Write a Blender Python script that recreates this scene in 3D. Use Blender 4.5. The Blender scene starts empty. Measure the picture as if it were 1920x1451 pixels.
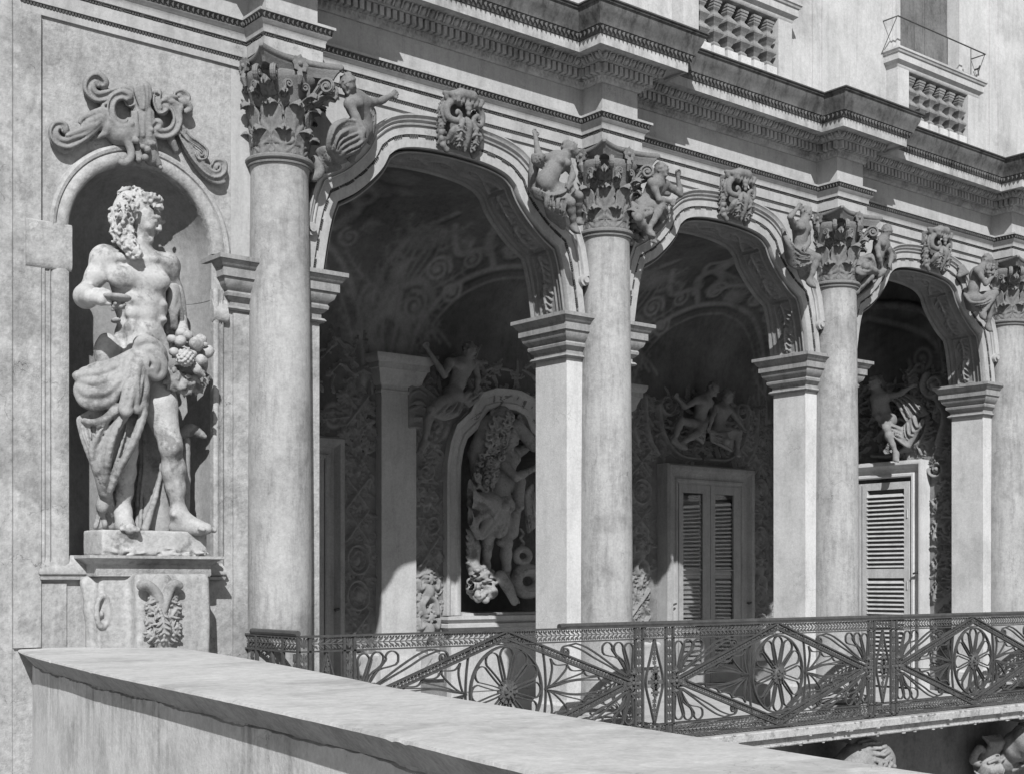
import bpy, math, random
import numpy as np
from mathutils import Vector, Matrix
random.seed(7); rng = np.random.default_rng(7)
scene = bpy.context.scene
COL = scene.collection
# ------------------------------------------------------------------ camera
CAM = (0.0, -9.89, 1.52)
YAW = math.radians(39.26)
cd = bpy.data.cameras.new('camera'); cam = bpy.data.objects.new('camera', cd); COL.objects.link(cam)
cd.sensor_width = 36.0; cd.lens = 2550/1920*36; cd.shift_y = (1087-725.5)/1920
cd.clip_start = 0.05; cd.clip_end = 600
cam.location = CAM
cam.rotation_euler = (math.pi/2, 0, -YAW)
scene.camera = cam
# ------------------------------------------------------------------ light
SUN_T = Vector((0.70, 1.0, -0.98)).normalized()      # direction the light travels
sd = bpy.data.lights.new('sun', 'SUN'); sd.energy = 4.6; sd.angle = math.radians(0.5); sd.color = (1, 1, 1)
sun = bpy.data.objects.new('sun', sd); COL.objects.link(sun)
sun.rotation_euler = SUN_T.to_track_quat('-Z', 'Y').to_euler(); sun.location = (-10, -14, 18)
w = bpy.data.worlds.new('World'); scene.world = w; w.use_nodes = True
nt = w.node_tree; nt.nodes.clear()
sky = nt.nodes.new('ShaderNodeTexSky'); sky.sky_type = 'NISHITA'; sky.sun_disc = False
toS = -SUN_T
sky.sun_elevation = math.asin(toS.z); sky.sun_rotation = math.atan2(toS.x, toS.y)
bw = nt.nodes.new('ShaderNodeRGBToBW'); bg = nt.nodes.new('ShaderNodeBackground'); wo = nt.nodes.new('ShaderNodeOutputWorld')
nt.links.new(sky.outputs[0], bw.inputs[0]); nt.links.new(bw.outputs[0], bg.inputs[0]); nt.links.new(bg.outputs[0], wo.inputs[0])
bg.inputs[1].default_value = 0.06
scene.view_settings.view_transform = 'Standard'; scene.view_settings.look = 'None'
scene.view_settings.gamma = 1.0; scene.view_settings.exposure = 0.35; scene.view_settings.use_curve_mapping = False
scene.cycles.max_bounces = 4; scene.cycles.diffuse_bounces = 2; scene.cycles.glossy_bounces = 2

# ------------------------------------------------------------------ survey helper: a point seen at (u,v) on the plate, at depth Y
def sv(u, v, Y=0.0):
    t = math.tan(YAW + math.atan((u-960)/2550)); D = Y-CAM[1]
    X = t*D; dep = X*math.sin(YAW)+D*math.cos(YAW)
    return Vector((X, Y, (1087-v)/2550*dep+CAM[2]))

# ------------------------------------------------------------------ materials (all greys: the place is seen through a monochrome plate)
MATS = {}
def mat(name, base, var=0.15, scale=2.5, streak=0.0, fine=0.10, bump=0.15, bscale=60, rough=0.85, spots=0.0, crack=0.0, spec=0.25, metal=0.0, bdist=0.01, patch=0.0, pscale=3.0, sz=None, attr=None, stretch=None):
    m = bpy.data.materials.new(name); m.use_nodes = True; t = m.node_tree; N = t.nodes; L = t.links
    b = N['Principled BSDF']; b.inputs['Roughness'].default_value = rough; b.inputs['Metallic'].default_value = metal
    b.inputs['Specular IOR Level'].default_value = spec
    geo = N.new('ShaderNodeNewGeometry')
    def noise(sc, det, rgh=0.55, vec=None):
        n = N.new('ShaderNodeTexNoise'); n.inputs['Scale'].default_value = sc; n.inputs['Detail'].default_value = det; n.inputs['Roughness'].default_value = rgh
        L.new(vec if vec else geo.outputs['Position'], n.inputs['Vector']); return n.outputs[0]
    def mth(op, a, bb=None, c=None):
        n = N.new('ShaderNodeMath'); n.operation = op
        for i, x in enumerate((a, bb, c)):
            if x is None: continue
            if isinstance(x, (int, float)): n.inputs[i].default_value = x
            else: L.new(x, n.inputs[i])
        return n.outputs[0]
    # value = base * (1 + var*(n1-.5)*2 + fine*(n2-.5)*2 - streak*...)
    v = mth('MULTIPLY_ADD', mth('SUBTRACT', noise(scale, 6, 0.62), 0.5), var*6, 1.0)
    v = mth('ADD', v, mth('MULTIPLY', mth('SUBTRACT', noise(scale*11, 5, 0.7), 0.5), fine*6))
    v = mth('ADD', v, mth('MULTIPLY', mth('SUBTRACT', noise(48, 3, 0.7), 0.5), 0.42))
    if streak:
        mp = N.new('ShaderNodeMapping'); mp.inputs['Scale'].default_value = (7, 7, 0.9); L.new(geo.outputs['Position'], mp.inputs['Vector'])
        s = noise(1.6, 5, 0.7, mp.outputs[0])
        s = mth('MULTIPLY', mth('MAXIMUM', mth('SUBTRACT', s, 0.47), 0.0), streak*6)
        s = mth('MINIMUM', s, streak)
        if sz:
            sp = N.new('ShaderNodeSeparateXYZ'); L.new(geo.outputs['Position'], sp.inputs[0])
            fz = mth('MINIMUM', mth('MAXIMUM', mth('DIVIDE', mth('SUBTRACT', mth('ADD', sp.outputs[2], mth('MULTIPLY', noise(5, 2), 0.5)), sz[0]), sz[1]-sz[0]), 0.0), 1.0)
            s = mth('MULTIPLY', mth('MULTIPLY', s, fz), mth('MINIMUM', mth('MAXIMUM', mth('MULTIPLY', mth('SUBTRACT', noise(1.4, 2), 0.44), 7.0), 0.0), 1.0))
        v = mth('SUBTRACT', v, s)
    if spots:
        s = mth('GREATER_THAN', noise(3.1, 8, 0.75), 0.645)
        v = mth('MULTIPLY_ADD', s, spots, v)
    if attr:
        at = N.new('ShaderNodeAttribute'); at.attribute_name = attr; v = mth('MULTIPLY', v, at.outputs['Fac'])
    if patch:
        pv = None
        if stretch:
            mp2 = N.new('ShaderNodeMapping'); mp2.inputs['Scale'].default_value = stretch; mp2.inputs['Rotation'].default_value = (0, 0, 0.5); L.new(geo.outputs['Position'], mp2.inputs['Vector']); pv = mp2.outputs[0]
        pn = mth('ADD', noise(pscale, 7, 0.68, pv), mth('MULTIPLY', noise(pscale*7, 3, 0.6), 0.25))
        pn = mth('MINIMUM', mth('MAXIMUM', mth('MULTIPLY', mth('SUBTRACT', pn, 0.64), 9.0), 0.0), 1.0)
        v = mth('MULTIPLY', v, mth('MULTIPLY_ADD', pn, -patch, 1.0))
    hgt = noise(bscale, 5, 0.65)
    if crack:
        vo = N.new('ShaderNodeTexVoronoi'); vo.feature = 'DISTANCE_TO_EDGE'; vo.inputs['Scale'].default_value = 3.4
        mx = N.new('ShaderNodeMixRGB'); mx.inputs[0].default_value = 0.25
        L.new(geo.outputs['Position'], mx.inputs[1])
        n = N.new('ShaderNodeTexNoise'); n.inputs['Scale'].default_value = 6; n.inputs['Detail'].default_value = 6; L.new(geo.outputs['Position'], n.inputs['Vector'])
        L.new(n.outputs[1], mx.inputs[2]); L.new(mx.outputs[0], vo.inputs['Vector'])
        c = mth('LESS_THAN', vo.outputs[0], 0.0055)
        c = mth('MULTIPLY', c, mth('GREATER_THAN', noise(1.3, 3), 0.56))
        v = mth('MULTIPLY_ADD', c, -crack, v)
    col = mth('MAXIMUM', mth('MULTIPLY', v, base), 0.01)
    L.new(col, b.inputs['Base Color'])
    bp = N.new('ShaderNodeBump'); bp.inputs['Strength'].default_value = bump; bp.inputs['Distance'].default_value = bdist
    L.new(hgt, bp.inputs['Height']); L.new(bp.outputs[0], b.inputs['Normal'])
    MATS[name] = m; return m
M_wall = mat('lime_plaster', 0.335, 0.13, 1.7, 0.14, 0.20, 0.6, 45, spots=0.22, crack=0.35, patch=0.26, pscale=1.6)
M_pier = mat('smooth_plaster', 0.49, 0.09, 2.2, 0.08, 0.07, 0.35, 60, crack=0.25, patch=0.13, pscale=1.2)
M_shaft = mat('column_stucco', 0.325, 0.12, 2.0, 0.24, 0.11, 0.4, 70, spots=0.10, crack=0.22, patch=0.22, pscale=1.4)
M_entab = mat('entablature_stucco', 0.36, 0.10, 2.0, 0.14, 0.06, 0.2, 50, crack=0.2, patch=0.14, pscale=1.3)
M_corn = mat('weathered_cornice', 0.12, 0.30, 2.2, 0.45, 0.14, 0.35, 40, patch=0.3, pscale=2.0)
M_corona = mat('stained_corona', 0.37, 0.2, 2.6, 0.3, 0.08, 0.2, 50, patch=0.2, pscale=2.0)
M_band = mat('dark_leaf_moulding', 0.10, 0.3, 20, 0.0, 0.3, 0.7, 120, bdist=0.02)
M_bead_shade = mat('bead_undercut_shade', 0.07, 0.2, 5)  # bead boxes coloured dark: shade of the undercut moulding put into the colour
M_cap = mat('capital_stucco', 0.165, 0.18, 5, 0.0, 0.14, 0.5, 90, patch=0.2, pscale=5)
M_crest = mat('cartouche_stucco', 0.225, 0.18, 5, 0.0, 0.14, 0.5, 90, patch=0.25, pscale=5)
M_stat = mat('weathered_statue_stone', 0.37, 0.14, 2.3, 0.0, 0.12, 0.5, 80, patch=0.52, pscale=3.6)
M_drap = mat('statue_drapery_stone', 0.275, 0.16, 3.2, 0.0, 0.12, 0.5, 80, patch=0.45, pscale=4.0)
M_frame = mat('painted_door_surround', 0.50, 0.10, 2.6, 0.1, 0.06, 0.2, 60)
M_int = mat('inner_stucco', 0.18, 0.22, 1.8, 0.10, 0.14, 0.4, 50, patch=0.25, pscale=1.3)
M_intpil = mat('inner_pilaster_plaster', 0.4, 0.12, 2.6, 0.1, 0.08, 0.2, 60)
M_fresco = mat('faded_fresco', 0.42, 0.25, 1.1, 0.15, 0.12, 0.25, 30, attr='paint')
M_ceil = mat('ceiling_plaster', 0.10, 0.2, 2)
M_imp = mat('impost_stucco', 0.27, 0.14, 3, 0.25, 0.10, 0.3, 60, patch=0.15, pscale=3)
M_relief = mat('stucco_relief', 0.21, 0.16, 5, 0.0, 0.1, 0.3, 60)
M_iron = mat('painted_wrought_iron', 0.060, 0.2, 12, 0.0, 0.2, 0.3, 150, rough=0.5, spec=0.4)
M_lace = mat('cast_iron_lace', 0.085, 0.3, 22, 0.0, 0.3, 0.4, 150, rough=0.6, spec=0.3)
M_frame2 = mat('shaded_door_surround', 0.29, 0.12, 2.6, 0.15, 0.08, 0.2, 60)  # darker copy of the door surround: shade put into the colour
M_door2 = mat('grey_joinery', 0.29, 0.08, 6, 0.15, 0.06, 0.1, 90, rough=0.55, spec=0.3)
M_slat = mat('pale_louvre_paint', 0.34, 0.08, 6)
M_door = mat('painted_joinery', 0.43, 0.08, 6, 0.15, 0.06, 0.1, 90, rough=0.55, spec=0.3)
M_board = mat('peeling_boards', 0.14, 0.2, 3, 0.25, 0.2, 0.3, 90, spots=0.35)
M_cop = mat('coping_render', 0.45, 0.10, 1.3, 0.0, 0.12, 0.35, 60, spots=0.12, crack=0.2, patch=0.22, pscale=1.1, stretch=(0.9, 1.8, 1))
M_par = mat('stained_parapet', 0.50, 0.13, 2.0, 0.42, 0.10, 0.35, 40, spots=0.10, crack=0.2, patch=0.2, pscale=1.8, sz=(0.45, 1.15))
M_under = mat('coping_underside', 0.30, 0.2, 3, 0.12, 0.15, 0.4, 40)  # darker grey for the downward faces of the coping
M_slab = mat('flaking_slab_edge', 0.40, 0.12, 5, 0.2, 0.12, 0.5, 30, bdist=0.02, patch=.45, pscale=5)
M_brk = mat('bracket_stone', 0.24, 0.2, 5, 0.0, 0.14, 0.4, 80, patch=.3, pscale=6)
M_dark = mat('dark_gap_shade', 0.10, 0.2, 2)  # dark backings behind slats and balusters: gap shade put into the colour
M_upper = mat('upper_wall_plaster', 0.45, 0.11, 1.5, 0.13, 0.07, 0.25, 50, crack=0.15, patch=0.16, pscale=1.0)
M_bal = mat('baluster_stone', 0.21, 0.2, 6, 0.15, 0.15, 0.4, 80)
M_floor = mat('terrace_floor', 0.40, 0.14, 2.0, 0.0, 0.1, 0.2, 40)
M_ground = mat('courtyard_gravel', 0.25, 0.2, 1.0, 0.0, 0.3, 0.5, 20)
M_niche = mat('niche_plaster', 0.27, 0.16, 1.6, 0.12, 0.12, 0.3, 60, spots=0.06)
M_white = mat('sill_stone', 0.50, 0.12, 4, 0.1, 0.08, 0.2, 60)
gm = bpy.data.materials.new('window_glass'); gm.use_nodes = True; gt = gm.node_tree; gt.nodes.clear()
g1 = gt.nodes.new('ShaderNodeBsdfTransparent'); g1.inputs[0].default_value = (.88, .88, .88, 1); g2 = gt.nodes.new('ShaderNodeBsdfGlossy'); g2.inputs['Roughness'].default_value = 0.04
gx = gt.nodes.new('ShaderNodeMixShader'); go = gt.nodes.new('ShaderNodeOutputMaterial')
gx.inputs[0].default_value = 0.10; gt.links.new(g1.outputs[0], gx.inputs[1]); gt.links.new(g2.outputs[0], gx.inputs[2]); gt.links.new(gx.outputs[0], go.inputs[0])
M_glass = gm

# ------------------------------------------------------------------ objects
def link(name, me, parent=None, m=None, smooth=False, kind=None):
    o = bpy.data.objects.new(name, me); COL.objects.link(o)
    if m is not None and len(me.materials) == 0: me.materials.append(m)
    if smooth is True:
        me.polygons.foreach_set('use_smooth', [True]*len(me.polygons))
    elif smooth:
        me.polygons.foreach_set('use_smooth', [True]*len(me.polygons)); me.set_sharp_from_angle(angle=math.radians(smooth))
    if parent is not None: o.parent = parent
    if kind: o['kind'] = kind
    return o
def thing(name, label, cat, loc=(0, 0, 0), group=None):
    o = bpy.data.objects.new(name, None); COL.objects.link(o); o.location = loc; o.empty_display_size = 0.2
    o['label'] = label; o['category'] = cat
    if group: o['group'] = group
    return o
def tag(o, label, cat, group=None):
    o['label'] = label; o['category'] = cat
    if group: o['group'] = group
    return o
class MB:
    def __init__(s): s.v = []; s.f = []
    def add(s, vs, fs):
        n = len(s.v); s.v.extend([tuple(map(float, p)) for p in vs]); s.f.extend([tuple(i+n for i in f) for f in fs])
    def box(s, x0, x1, y0, y1, z0, z1):
        s.add([(x0,y0,z0),(x1,y0,z0),(x1,y1,z0),(x0,y1,z0),(x0,y0,z1),(x1,y0,z1),(x1,y1,z1),(x0,y1,z1)],
              [(0,3,2,1),(4,5,6,7),(0,1,5,4),(1,2,6,5),(2,3,7,6),(3,0,4,7)])
    def obox(s, c, ax, ay, az, hx, hy, hz):
        c = Vector(c); P = []
        for k in (-1, 1):
            for sx, sy in ((-1,-1),(1,-1),(1,1),(-1,1)): P.append(c+ax*hx*sx+ay*hy*sy+az*hz*k)
        s.add(P, [(0,3,2,1),(4,5,6,7),(0,1,5,4),(1,2,6,5),(2,3,7,6),(3,0,4,7)])
    def grid(s, G, close_u=False, close_v=False):
        nu = len(G); nv = len(G[0]); vs = [p for r in G for p in r]; fs = []
        for i in range(nu if close_u else nu-1):
            for j in range(nv if close_v else nv-1):
                a = i*nv+j; b = ((i+1) % nu)*nv+j; c = ((i+1) % nu)*nv+(j+1) % nv; d = i*nv+(j+1) % nv
                fs.append((a, b, c, d))
        s.add(vs, fs)
    def prism(s, poly, z0, z1, axis='z'):
        n = len(poly)
        f = {'z': lambda p, h: (p[0], p[1], h), 'x': lambda p, h: (h, p[0], p[1]), 'y': lambda p, h: (p[0], h, p[1])}[axis]
        vs = [f(p, z0) for p in poly]+[f(p, z1) for p in poly]
        s.add(vs, [tuple(range(n))[::-1], tuple(range(n, 2*n))]+[(i, (i+1) % n, n+(i+1) % n, n+i) for i in range(n)])
    def lathe(s, prof, c=(0, 0), n=32, ang0=0.0, sq=None):
        G = []
        for r, z in prof:
            G.append([(c[0]+r*math.cos(ang0+2*math.pi*k/n), c[1]+r*math.sin(ang0+2*math.pi*k/n), z) for k in range(n)])
        s.grid(G, close_v=True)
    def tube(s, pts, rad, n=6, cap=True):
        pts = [Vector(p) for p in pts]
        if isinstance(rad, (int, float)): rad = [rad]*len(pts)
        G = []; prev = None
        for i, p in enumerate(pts):
            d = (pts[min(i+1, len(pts)-1)]-pts[max(i-1, 0)]).normalized()
            a = Vector((0, 1, 0)) if abs(d.y) < 0.9 else Vector((1, 0, 0))
            if prev is not None: a = prev
            u = (a-d*a.dot(d)).normalized(); prev = u; v = d.cross(u)
            G.append([p+(u*math.cos(2*math.pi*k/n)+v*math.sin(2*math.pi*k/n))*rad[i] for k in range(n)])
        base = len(s.v); s.grid(G, close_v=True)
        if cap:
            s.f.append(tuple(base+k for k in range(n))[::-1]); s.f.append(tuple(base+(len(pts)-1)*n+k for k in range(n)))
    def ribbon(s, pts, t, y0, y1, closed=False, taper=None):
        """strap iron: path in the XZ plane, thickness t in plane, depth y0..y1"""
        n = len(pts); G = []
        for i, p in enumerate(pts):
            if closed: a, b = pts[(i-1) % n], pts[(i+1) % n]
            else: a, b = pts[max(i-1, 0)], pts[min(i+1, n-1)]
            dx, dz = b[0]-a[0], b[1]-a[1]; l = math.hypot(dx, dz) or 1; nx, nz = -dz/l*t/2, dx/l*t/2
            if taper: k = taper(i/(n-1)); nx *= k; nz *= k
            G.append([(p[0]+nx, y0, p[1]+nz), (p[0]+nx, y1, p[1]+nz), (p[0]-nx, y1, p[1]-nz), (p[0]-nx, y0, p[1]-nz)])
        base = len(s.v); s.grid(G, close_u=closed, close_v=True)
        if not closed:
            s.f.append((base, base+1, base+2, base+3)); s.f.append(tuple(base+4*(n-1)+k for k in (3, 2, 1, 0)))
    def sweep(s, path, prof, close_ends=True):
        """plan path [(x,y)], profile [(p,z)] with p = projection to the outside (right-hand side of travel = -Y when going +X)"""
        n = len(path); G = []
        dirs = []
        for i in range(n-1):
            dx, dy = path[i+1][0]-path[i][0], path[i+1][1]-path[i][1]; l = math.hypot(dx, dy); dirs.append((dx/l, dy/l))
        for i in range(n):
            d0 = dirs[max(i-1, 0)]; d1 = dirs[min(i, n-2)]
            n0 = (d0[1], -d0[0]); n1 = (d1[1], -d1[0]); k = 1+n0[0]*n1[0]+n0[1]*n1[1]
            mx, my = (n0[0]+n1[0])/k, (n0[1]+n1[1])/k
            G.append([(path[i][0]+mx*p, path[i][1]+my*p, z) for p, z in prof])
        base = len(s.v); s.grid(G)
        if close_ends:
            m = len(prof); s.f.append(tuple(base+k for k in range(m))[::-1]); s.f.append(tuple(base+(n-1)*m+k for k in range(m)))
    def mesh(s, name):
        me = bpy.data.meshes.new(name); me.from_pydata(s.v, [], s.f); me.update(); return me
    def build(s, name, m, parent=None, smooth=False, kind=None, fix=True):
        me = s.mesh(name)
        if fix: fixn(me)
        return link(name, me, parent, m, smooth, kind)
import bmesh
def fixn(me):
    b = bmesh.new(); b.from_mesh(me); bmesh.ops.recalc_face_normals(b, faces=b.faces); b.to_mesh(me); b.free()
def boxobj(name, m, parent, *a, bevel=0.0, kind=None):
    b = MB(); b.box(*a); me = b.mesh(name)
    if bevel:
        bm_ = bmesh.new(); bm_.from_mesh(me); bmesh.ops.bevel(bm_, geom=list(bm_.edges), offset=bevel, segments=2, affect='EDGES', profile=0.6); bm_.to_mesh(me); bm_.free()
    return link(name, me, parent, m, False, kind)
def clone(o, parent, mtx=None, name=None):
    c = o.copy(); COL.objects.link(c); c.parent = parent
    if mtx is not None: c.matrix_local = mtx
    return c
def smoothpts(P, n=4, closed=False):
    """Catmull-Rom through control points"""
    P = [tuple(p) for p in P]; out = []; N = len(P); segs = N if closed else N-1
    for i in range(segs):
        if closed: a, b, c, d = P[(i-1) % N], P[i], P[(i+1) % N], P[(i+2) % N]
        else: a, b, c, d = P[max(i-1, 0)], P[i], P[i+1], P[min(i+2, N-1)]
        for k in range(n):
            t = k/n
            out.append(tuple(0.5*((2*b[j])+(-a[j]+c[j])*t+(2*a[j]-5*b[j]+4*c[j]-d[j])*t*t+(-a[j]+3*b[j]-3*c[j]+d[j])*t**3) for j in range(len(b))))
    if not closed: out.append(P[-1])
    return out
def spiral2(cx, cz, r, a0, turns, sgn=1, n=28, r1=0.12):
    return [(cx+(r*(1-(1-r1)*k/n))*math.cos(a0+sgn*turns*2*math.pi*k/n), cz+(r*(1-(1-r1)*k/n))*math.sin(a0+sgn*turns*2*math.pi*k/n)) for k in range(n+1)]

# ------------------------------------------------------------------ sculptor: signed distance field + surface nets
class Sculpt:
    def __init__(s, lo, hi, h):
        s.lo = np.array(lo, np.float32); s.h = h
        s.n = np.ceil((np.array(hi)-np.array(lo))/h).astype(int)+1
        s.f = np.full(s.n, 9.0, np.float32)
    def win(s, lo, hi):
        a = np.clip(np.floor((np.array(lo)-s.lo)/s.h).astype(int), 0, s.n); b = np.clip(np.ceil((np.array(hi)-s.lo)/s.h).astype(int)+1, 0, s.n)
        if (b <= a).any(): return None
        ax = [s.lo[i]+s.h*np.arange(a[i], b[i], dtype=np.float32) for i in range(3)]
        return (slice(a[0], b[0]), slice(a[1], b[1]), slice(a[2], b[2])), ax[0][:, None, None], ax[1][None, :, None], ax[2][None, None, :]
    def put(s, sl, d, k, sub=False):
        f = s.f[sl]
        if sub:
            d = -d; hh = np.maximum(k-np.abs(f-d), 0)/max(k, 1e-6); s.f[sl] = np.maximum(f, d)+hh*hh*k*0.25
        else:
            hh = np.maximum(k-np.abs(f-d), 0)/max(k, 1e-6); s.f[sl] = np.minimum(f, d)-hh*hh*k*0.25
    def cap(s, a, b, ra, rb=None, k=0.02, sub=False, flat=1.0):
        """tapered capsule; flat<1 squashes it across Y"""
        rb = ra if rb is None else rb; a = np.array(a, np.float32); b = np.array(b, np.float32); m = max(ra, rb)+k+2*s.h
        w_ = s.win(np.minimum(a, b)-m, np.maximum(a, b)+m)
        if w_ is None: return
        sl, x, y, z = w_; d = b-a; L = float(d@d) or 1e-9
        t = np.clip(((x-a[0])*d[0]+(y-a[1])*d[1]+(z-a[2])*d[2])/L, 0, 1)
        q = np.sqrt((x-a[0]-t*d[0])**2+((y-a[1]-t*d[1])/flat)**2+(z-a[2]-t*d[2])**2)-(ra+(rb-ra)*t)
        s.put(sl, q*min(1, flat) if flat < 1 else q, k, sub)
    def chain(s, pts, rad, k=0.02, n=0, flat=1.0, sub=False):
        if isinstance(rad, (int, float)): rad = [rad]*len(pts)
        if n:
            q = smoothpts([tuple(p)+(r,) for p, r in zip(pts, rad)], n); pts = [p[:3] for p in q]; rad = [max(p[3], 0.002) for p in q]
        for i in range(len(pts)-1): s.cap(pts[i], pts[i+1], rad[i], rad[i+1], k, sub, flat)
    def ell(s, c, r, k=0.02, ax=None, sub=False):
        """ellipsoid radii r; ax = direction of its local z"""
        c = np.array(c, np.float32); r = np.array(r, np.float32); m = float(r.max())+k+2*s.h
        w_ = s.win(c-m, c+m)
        if w_ is None: return
        sl, x, y, z = w_; x = x-c[0]; y = y-c[1]; z = z-c[2]
        if ax is not None:
            az = Vector(ax).normalized(); t = Vector((0, 1, 0)) if abs(az.y) < 0.9 else Vector((1, 0, 0))
            axx = t.cross(az).normalized(); ay = az.cross(axx)
            x, y, z = (x*axx[0]+y*axx[1]+z*axx[2], x*ay[0]+y*ay[1]+z*ay[2], x*az[0]+y*az[1]+z*az[2])
        q = np.sqrt((x/r[0])**2+(y/r[1])**2+(z/r[2])**2); s.put(sl, (q-1)*float(r.min()), k, sub)
    def box(s, lo, hi, k=0.01, rnd=0.01, sub=False):
        lo = np.array(lo); hi = np.array(hi); w_ = s.win(lo-k-2*s.h, hi+k+2*s.h)
        if w_ is None: return
        sl, x, y, z = w_; c = (lo+hi)/2; e = (hi-lo)/2-rnd
        dx, dy, dz = np.abs(x-c[0])-e[0], np.abs(y-c[1])-e[1], np.abs(z-c[2])-e[2]
        q = np.sqrt(np.maximum(dx, 0)**2+np.maximum(dy, 0)**2+np.maximum(dz, 0)**2)+np.minimum(np.maximum(np.maximum(dx, dy), dz), 0)-rnd
        s.put(sl, q, k, sub)
    def rough(s, amp, sc):
        """carve-like roughness from summed sines (stone wear)"""
        x = s.lo[0]+s.h*np.arange(s.n[0], dtype=np.float32)[:, None, None]; y = s.lo[1]+s.h*np.arange(s.n[1], dtype=np.float32)[None, :, None]; z = s.lo[2]+s.h*np.arange(s.n[2], dtype=np.float32)[None, None, :]
        q = np.random.default_rng(int(sc)); x, y, z = x*sc, y*sc, z*sc
        for i in range(5):
            d = q.normal(size=3); d /= np.linalg.norm(d); k = .45+.35*i; p1, p2 = q.uniform(0, 6, 2)
            s.f += (amp*.8/(1+.3*i))*np.sin((x*d[0]+p1)*k+np.sin(y*d[1]*1.7*k+p2)*1.3+z*d[2]*k)*np.sin((z*d[0]-x*d[1])*k*.8+(y*d[2])*k+p1)
    def mesh(s, name):
        f = s.f; ins = f < 0; c = np.zeros(np.array(f.shape)-1, np.int8)
        for dx in (0, 1):
            for dy in (0, 1):
                for dz in (0, 1): c += ins[dx:f.shape[0]-1+dx, dy:f.shape[1]-1+dy, dz:f.shape[2]-1+dz]
        act = (c > 0) & (c < 8); I, J, K = np.nonzero(act); n = len(I)
        idx = np.full(act.shape, -1, np.int64); idx[I, J, K] = np.arange(n)
        pos = np.zeros((n, 3)); cnt = np.zeros(n)
        for axn in range(3):
            o = [a for a in range(3) if a != axn]
            for p in (0, 1):
                for q in (0, 1):
                    off = [0, 0, 0]; off[o[0]] = p; off[o[1]] = q; of2 = list(off); of2[axn] = 1
                    a = f[I+off[0], J+off[1], K+off[2]]; b = f[I+of2[0], J+of2[1], K+of2[2]]
                    cr = (a < 0) != (b < 0); t = np.where(cr, a/np.where(cr, a-b, 1), 0)
                    v = np.tile(np.array(off, float), (n, 1)); v[:, axn] = t; pos += v*cr[:, None]; cnt += cr
        pos = pos/cnt[:, None]+np.stack([I, J, K], 1); V = pos*s.h+s.lo
        F = []
        for axn in range(3):
            o = [a for a in range(3) if a != axn]
            A = [slice(None)]*3; B = [slice(None)]*3
            A[axn] = slice(0, -1); B[axn] = slice(1, None)
            for q in o: A[q] = slice(1, -1); B[q] = slice(1, -1)
            a = ins[tuple(A)]; b = ins[tuple(B)]; e = np.nonzero(a != b); sg = a[e]
            g = [e[0].copy(), e[1].copy(), e[2].copy()]
            for q in o: g[q] = g[q]+1
            def at(d0, d1):
                h_ = [x.copy() for x in g]; h_[o[0]] = h_[o[0]]-d0; h_[o[1]] = h_[o[1]]-d1; return idx[h_[0], h_[1], h_[2]]
            q4 = np.stack([at(1, 1), at(0, 1), at(0, 0), at(1, 0)], 1)
            flip = sg if axn != 1 else ~sg
            q4 = np.where(flip[:, None], q4, q4[:, ::-1]); F.append(q4)
        F = np.concatenate(F); F = F[(F >= 0).all(1)]
        me = bpy.data.meshes.new(name); me.vertices.add(n); me.vertices.foreach_set('co', V.astype(np.float32).ravel())
        me.loops.add(len(F)*4); me.loops.foreach_set('vertex_index', F.astype(np.int32).ravel())
        me.polygons.add(len(F)); me.polygons.foreach_set('loop_start', np.arange(0, len(F)*4, 4, dtype=np.int32)); 
        me.update(calc_edges=True); me.validate(); me.polygons.foreach_set('use_smooth', [True]*len(me.polygons))
        return me
    def build(s, name, m, parent=None):
        return link(name, s.mesh(name), parent, m)

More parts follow.
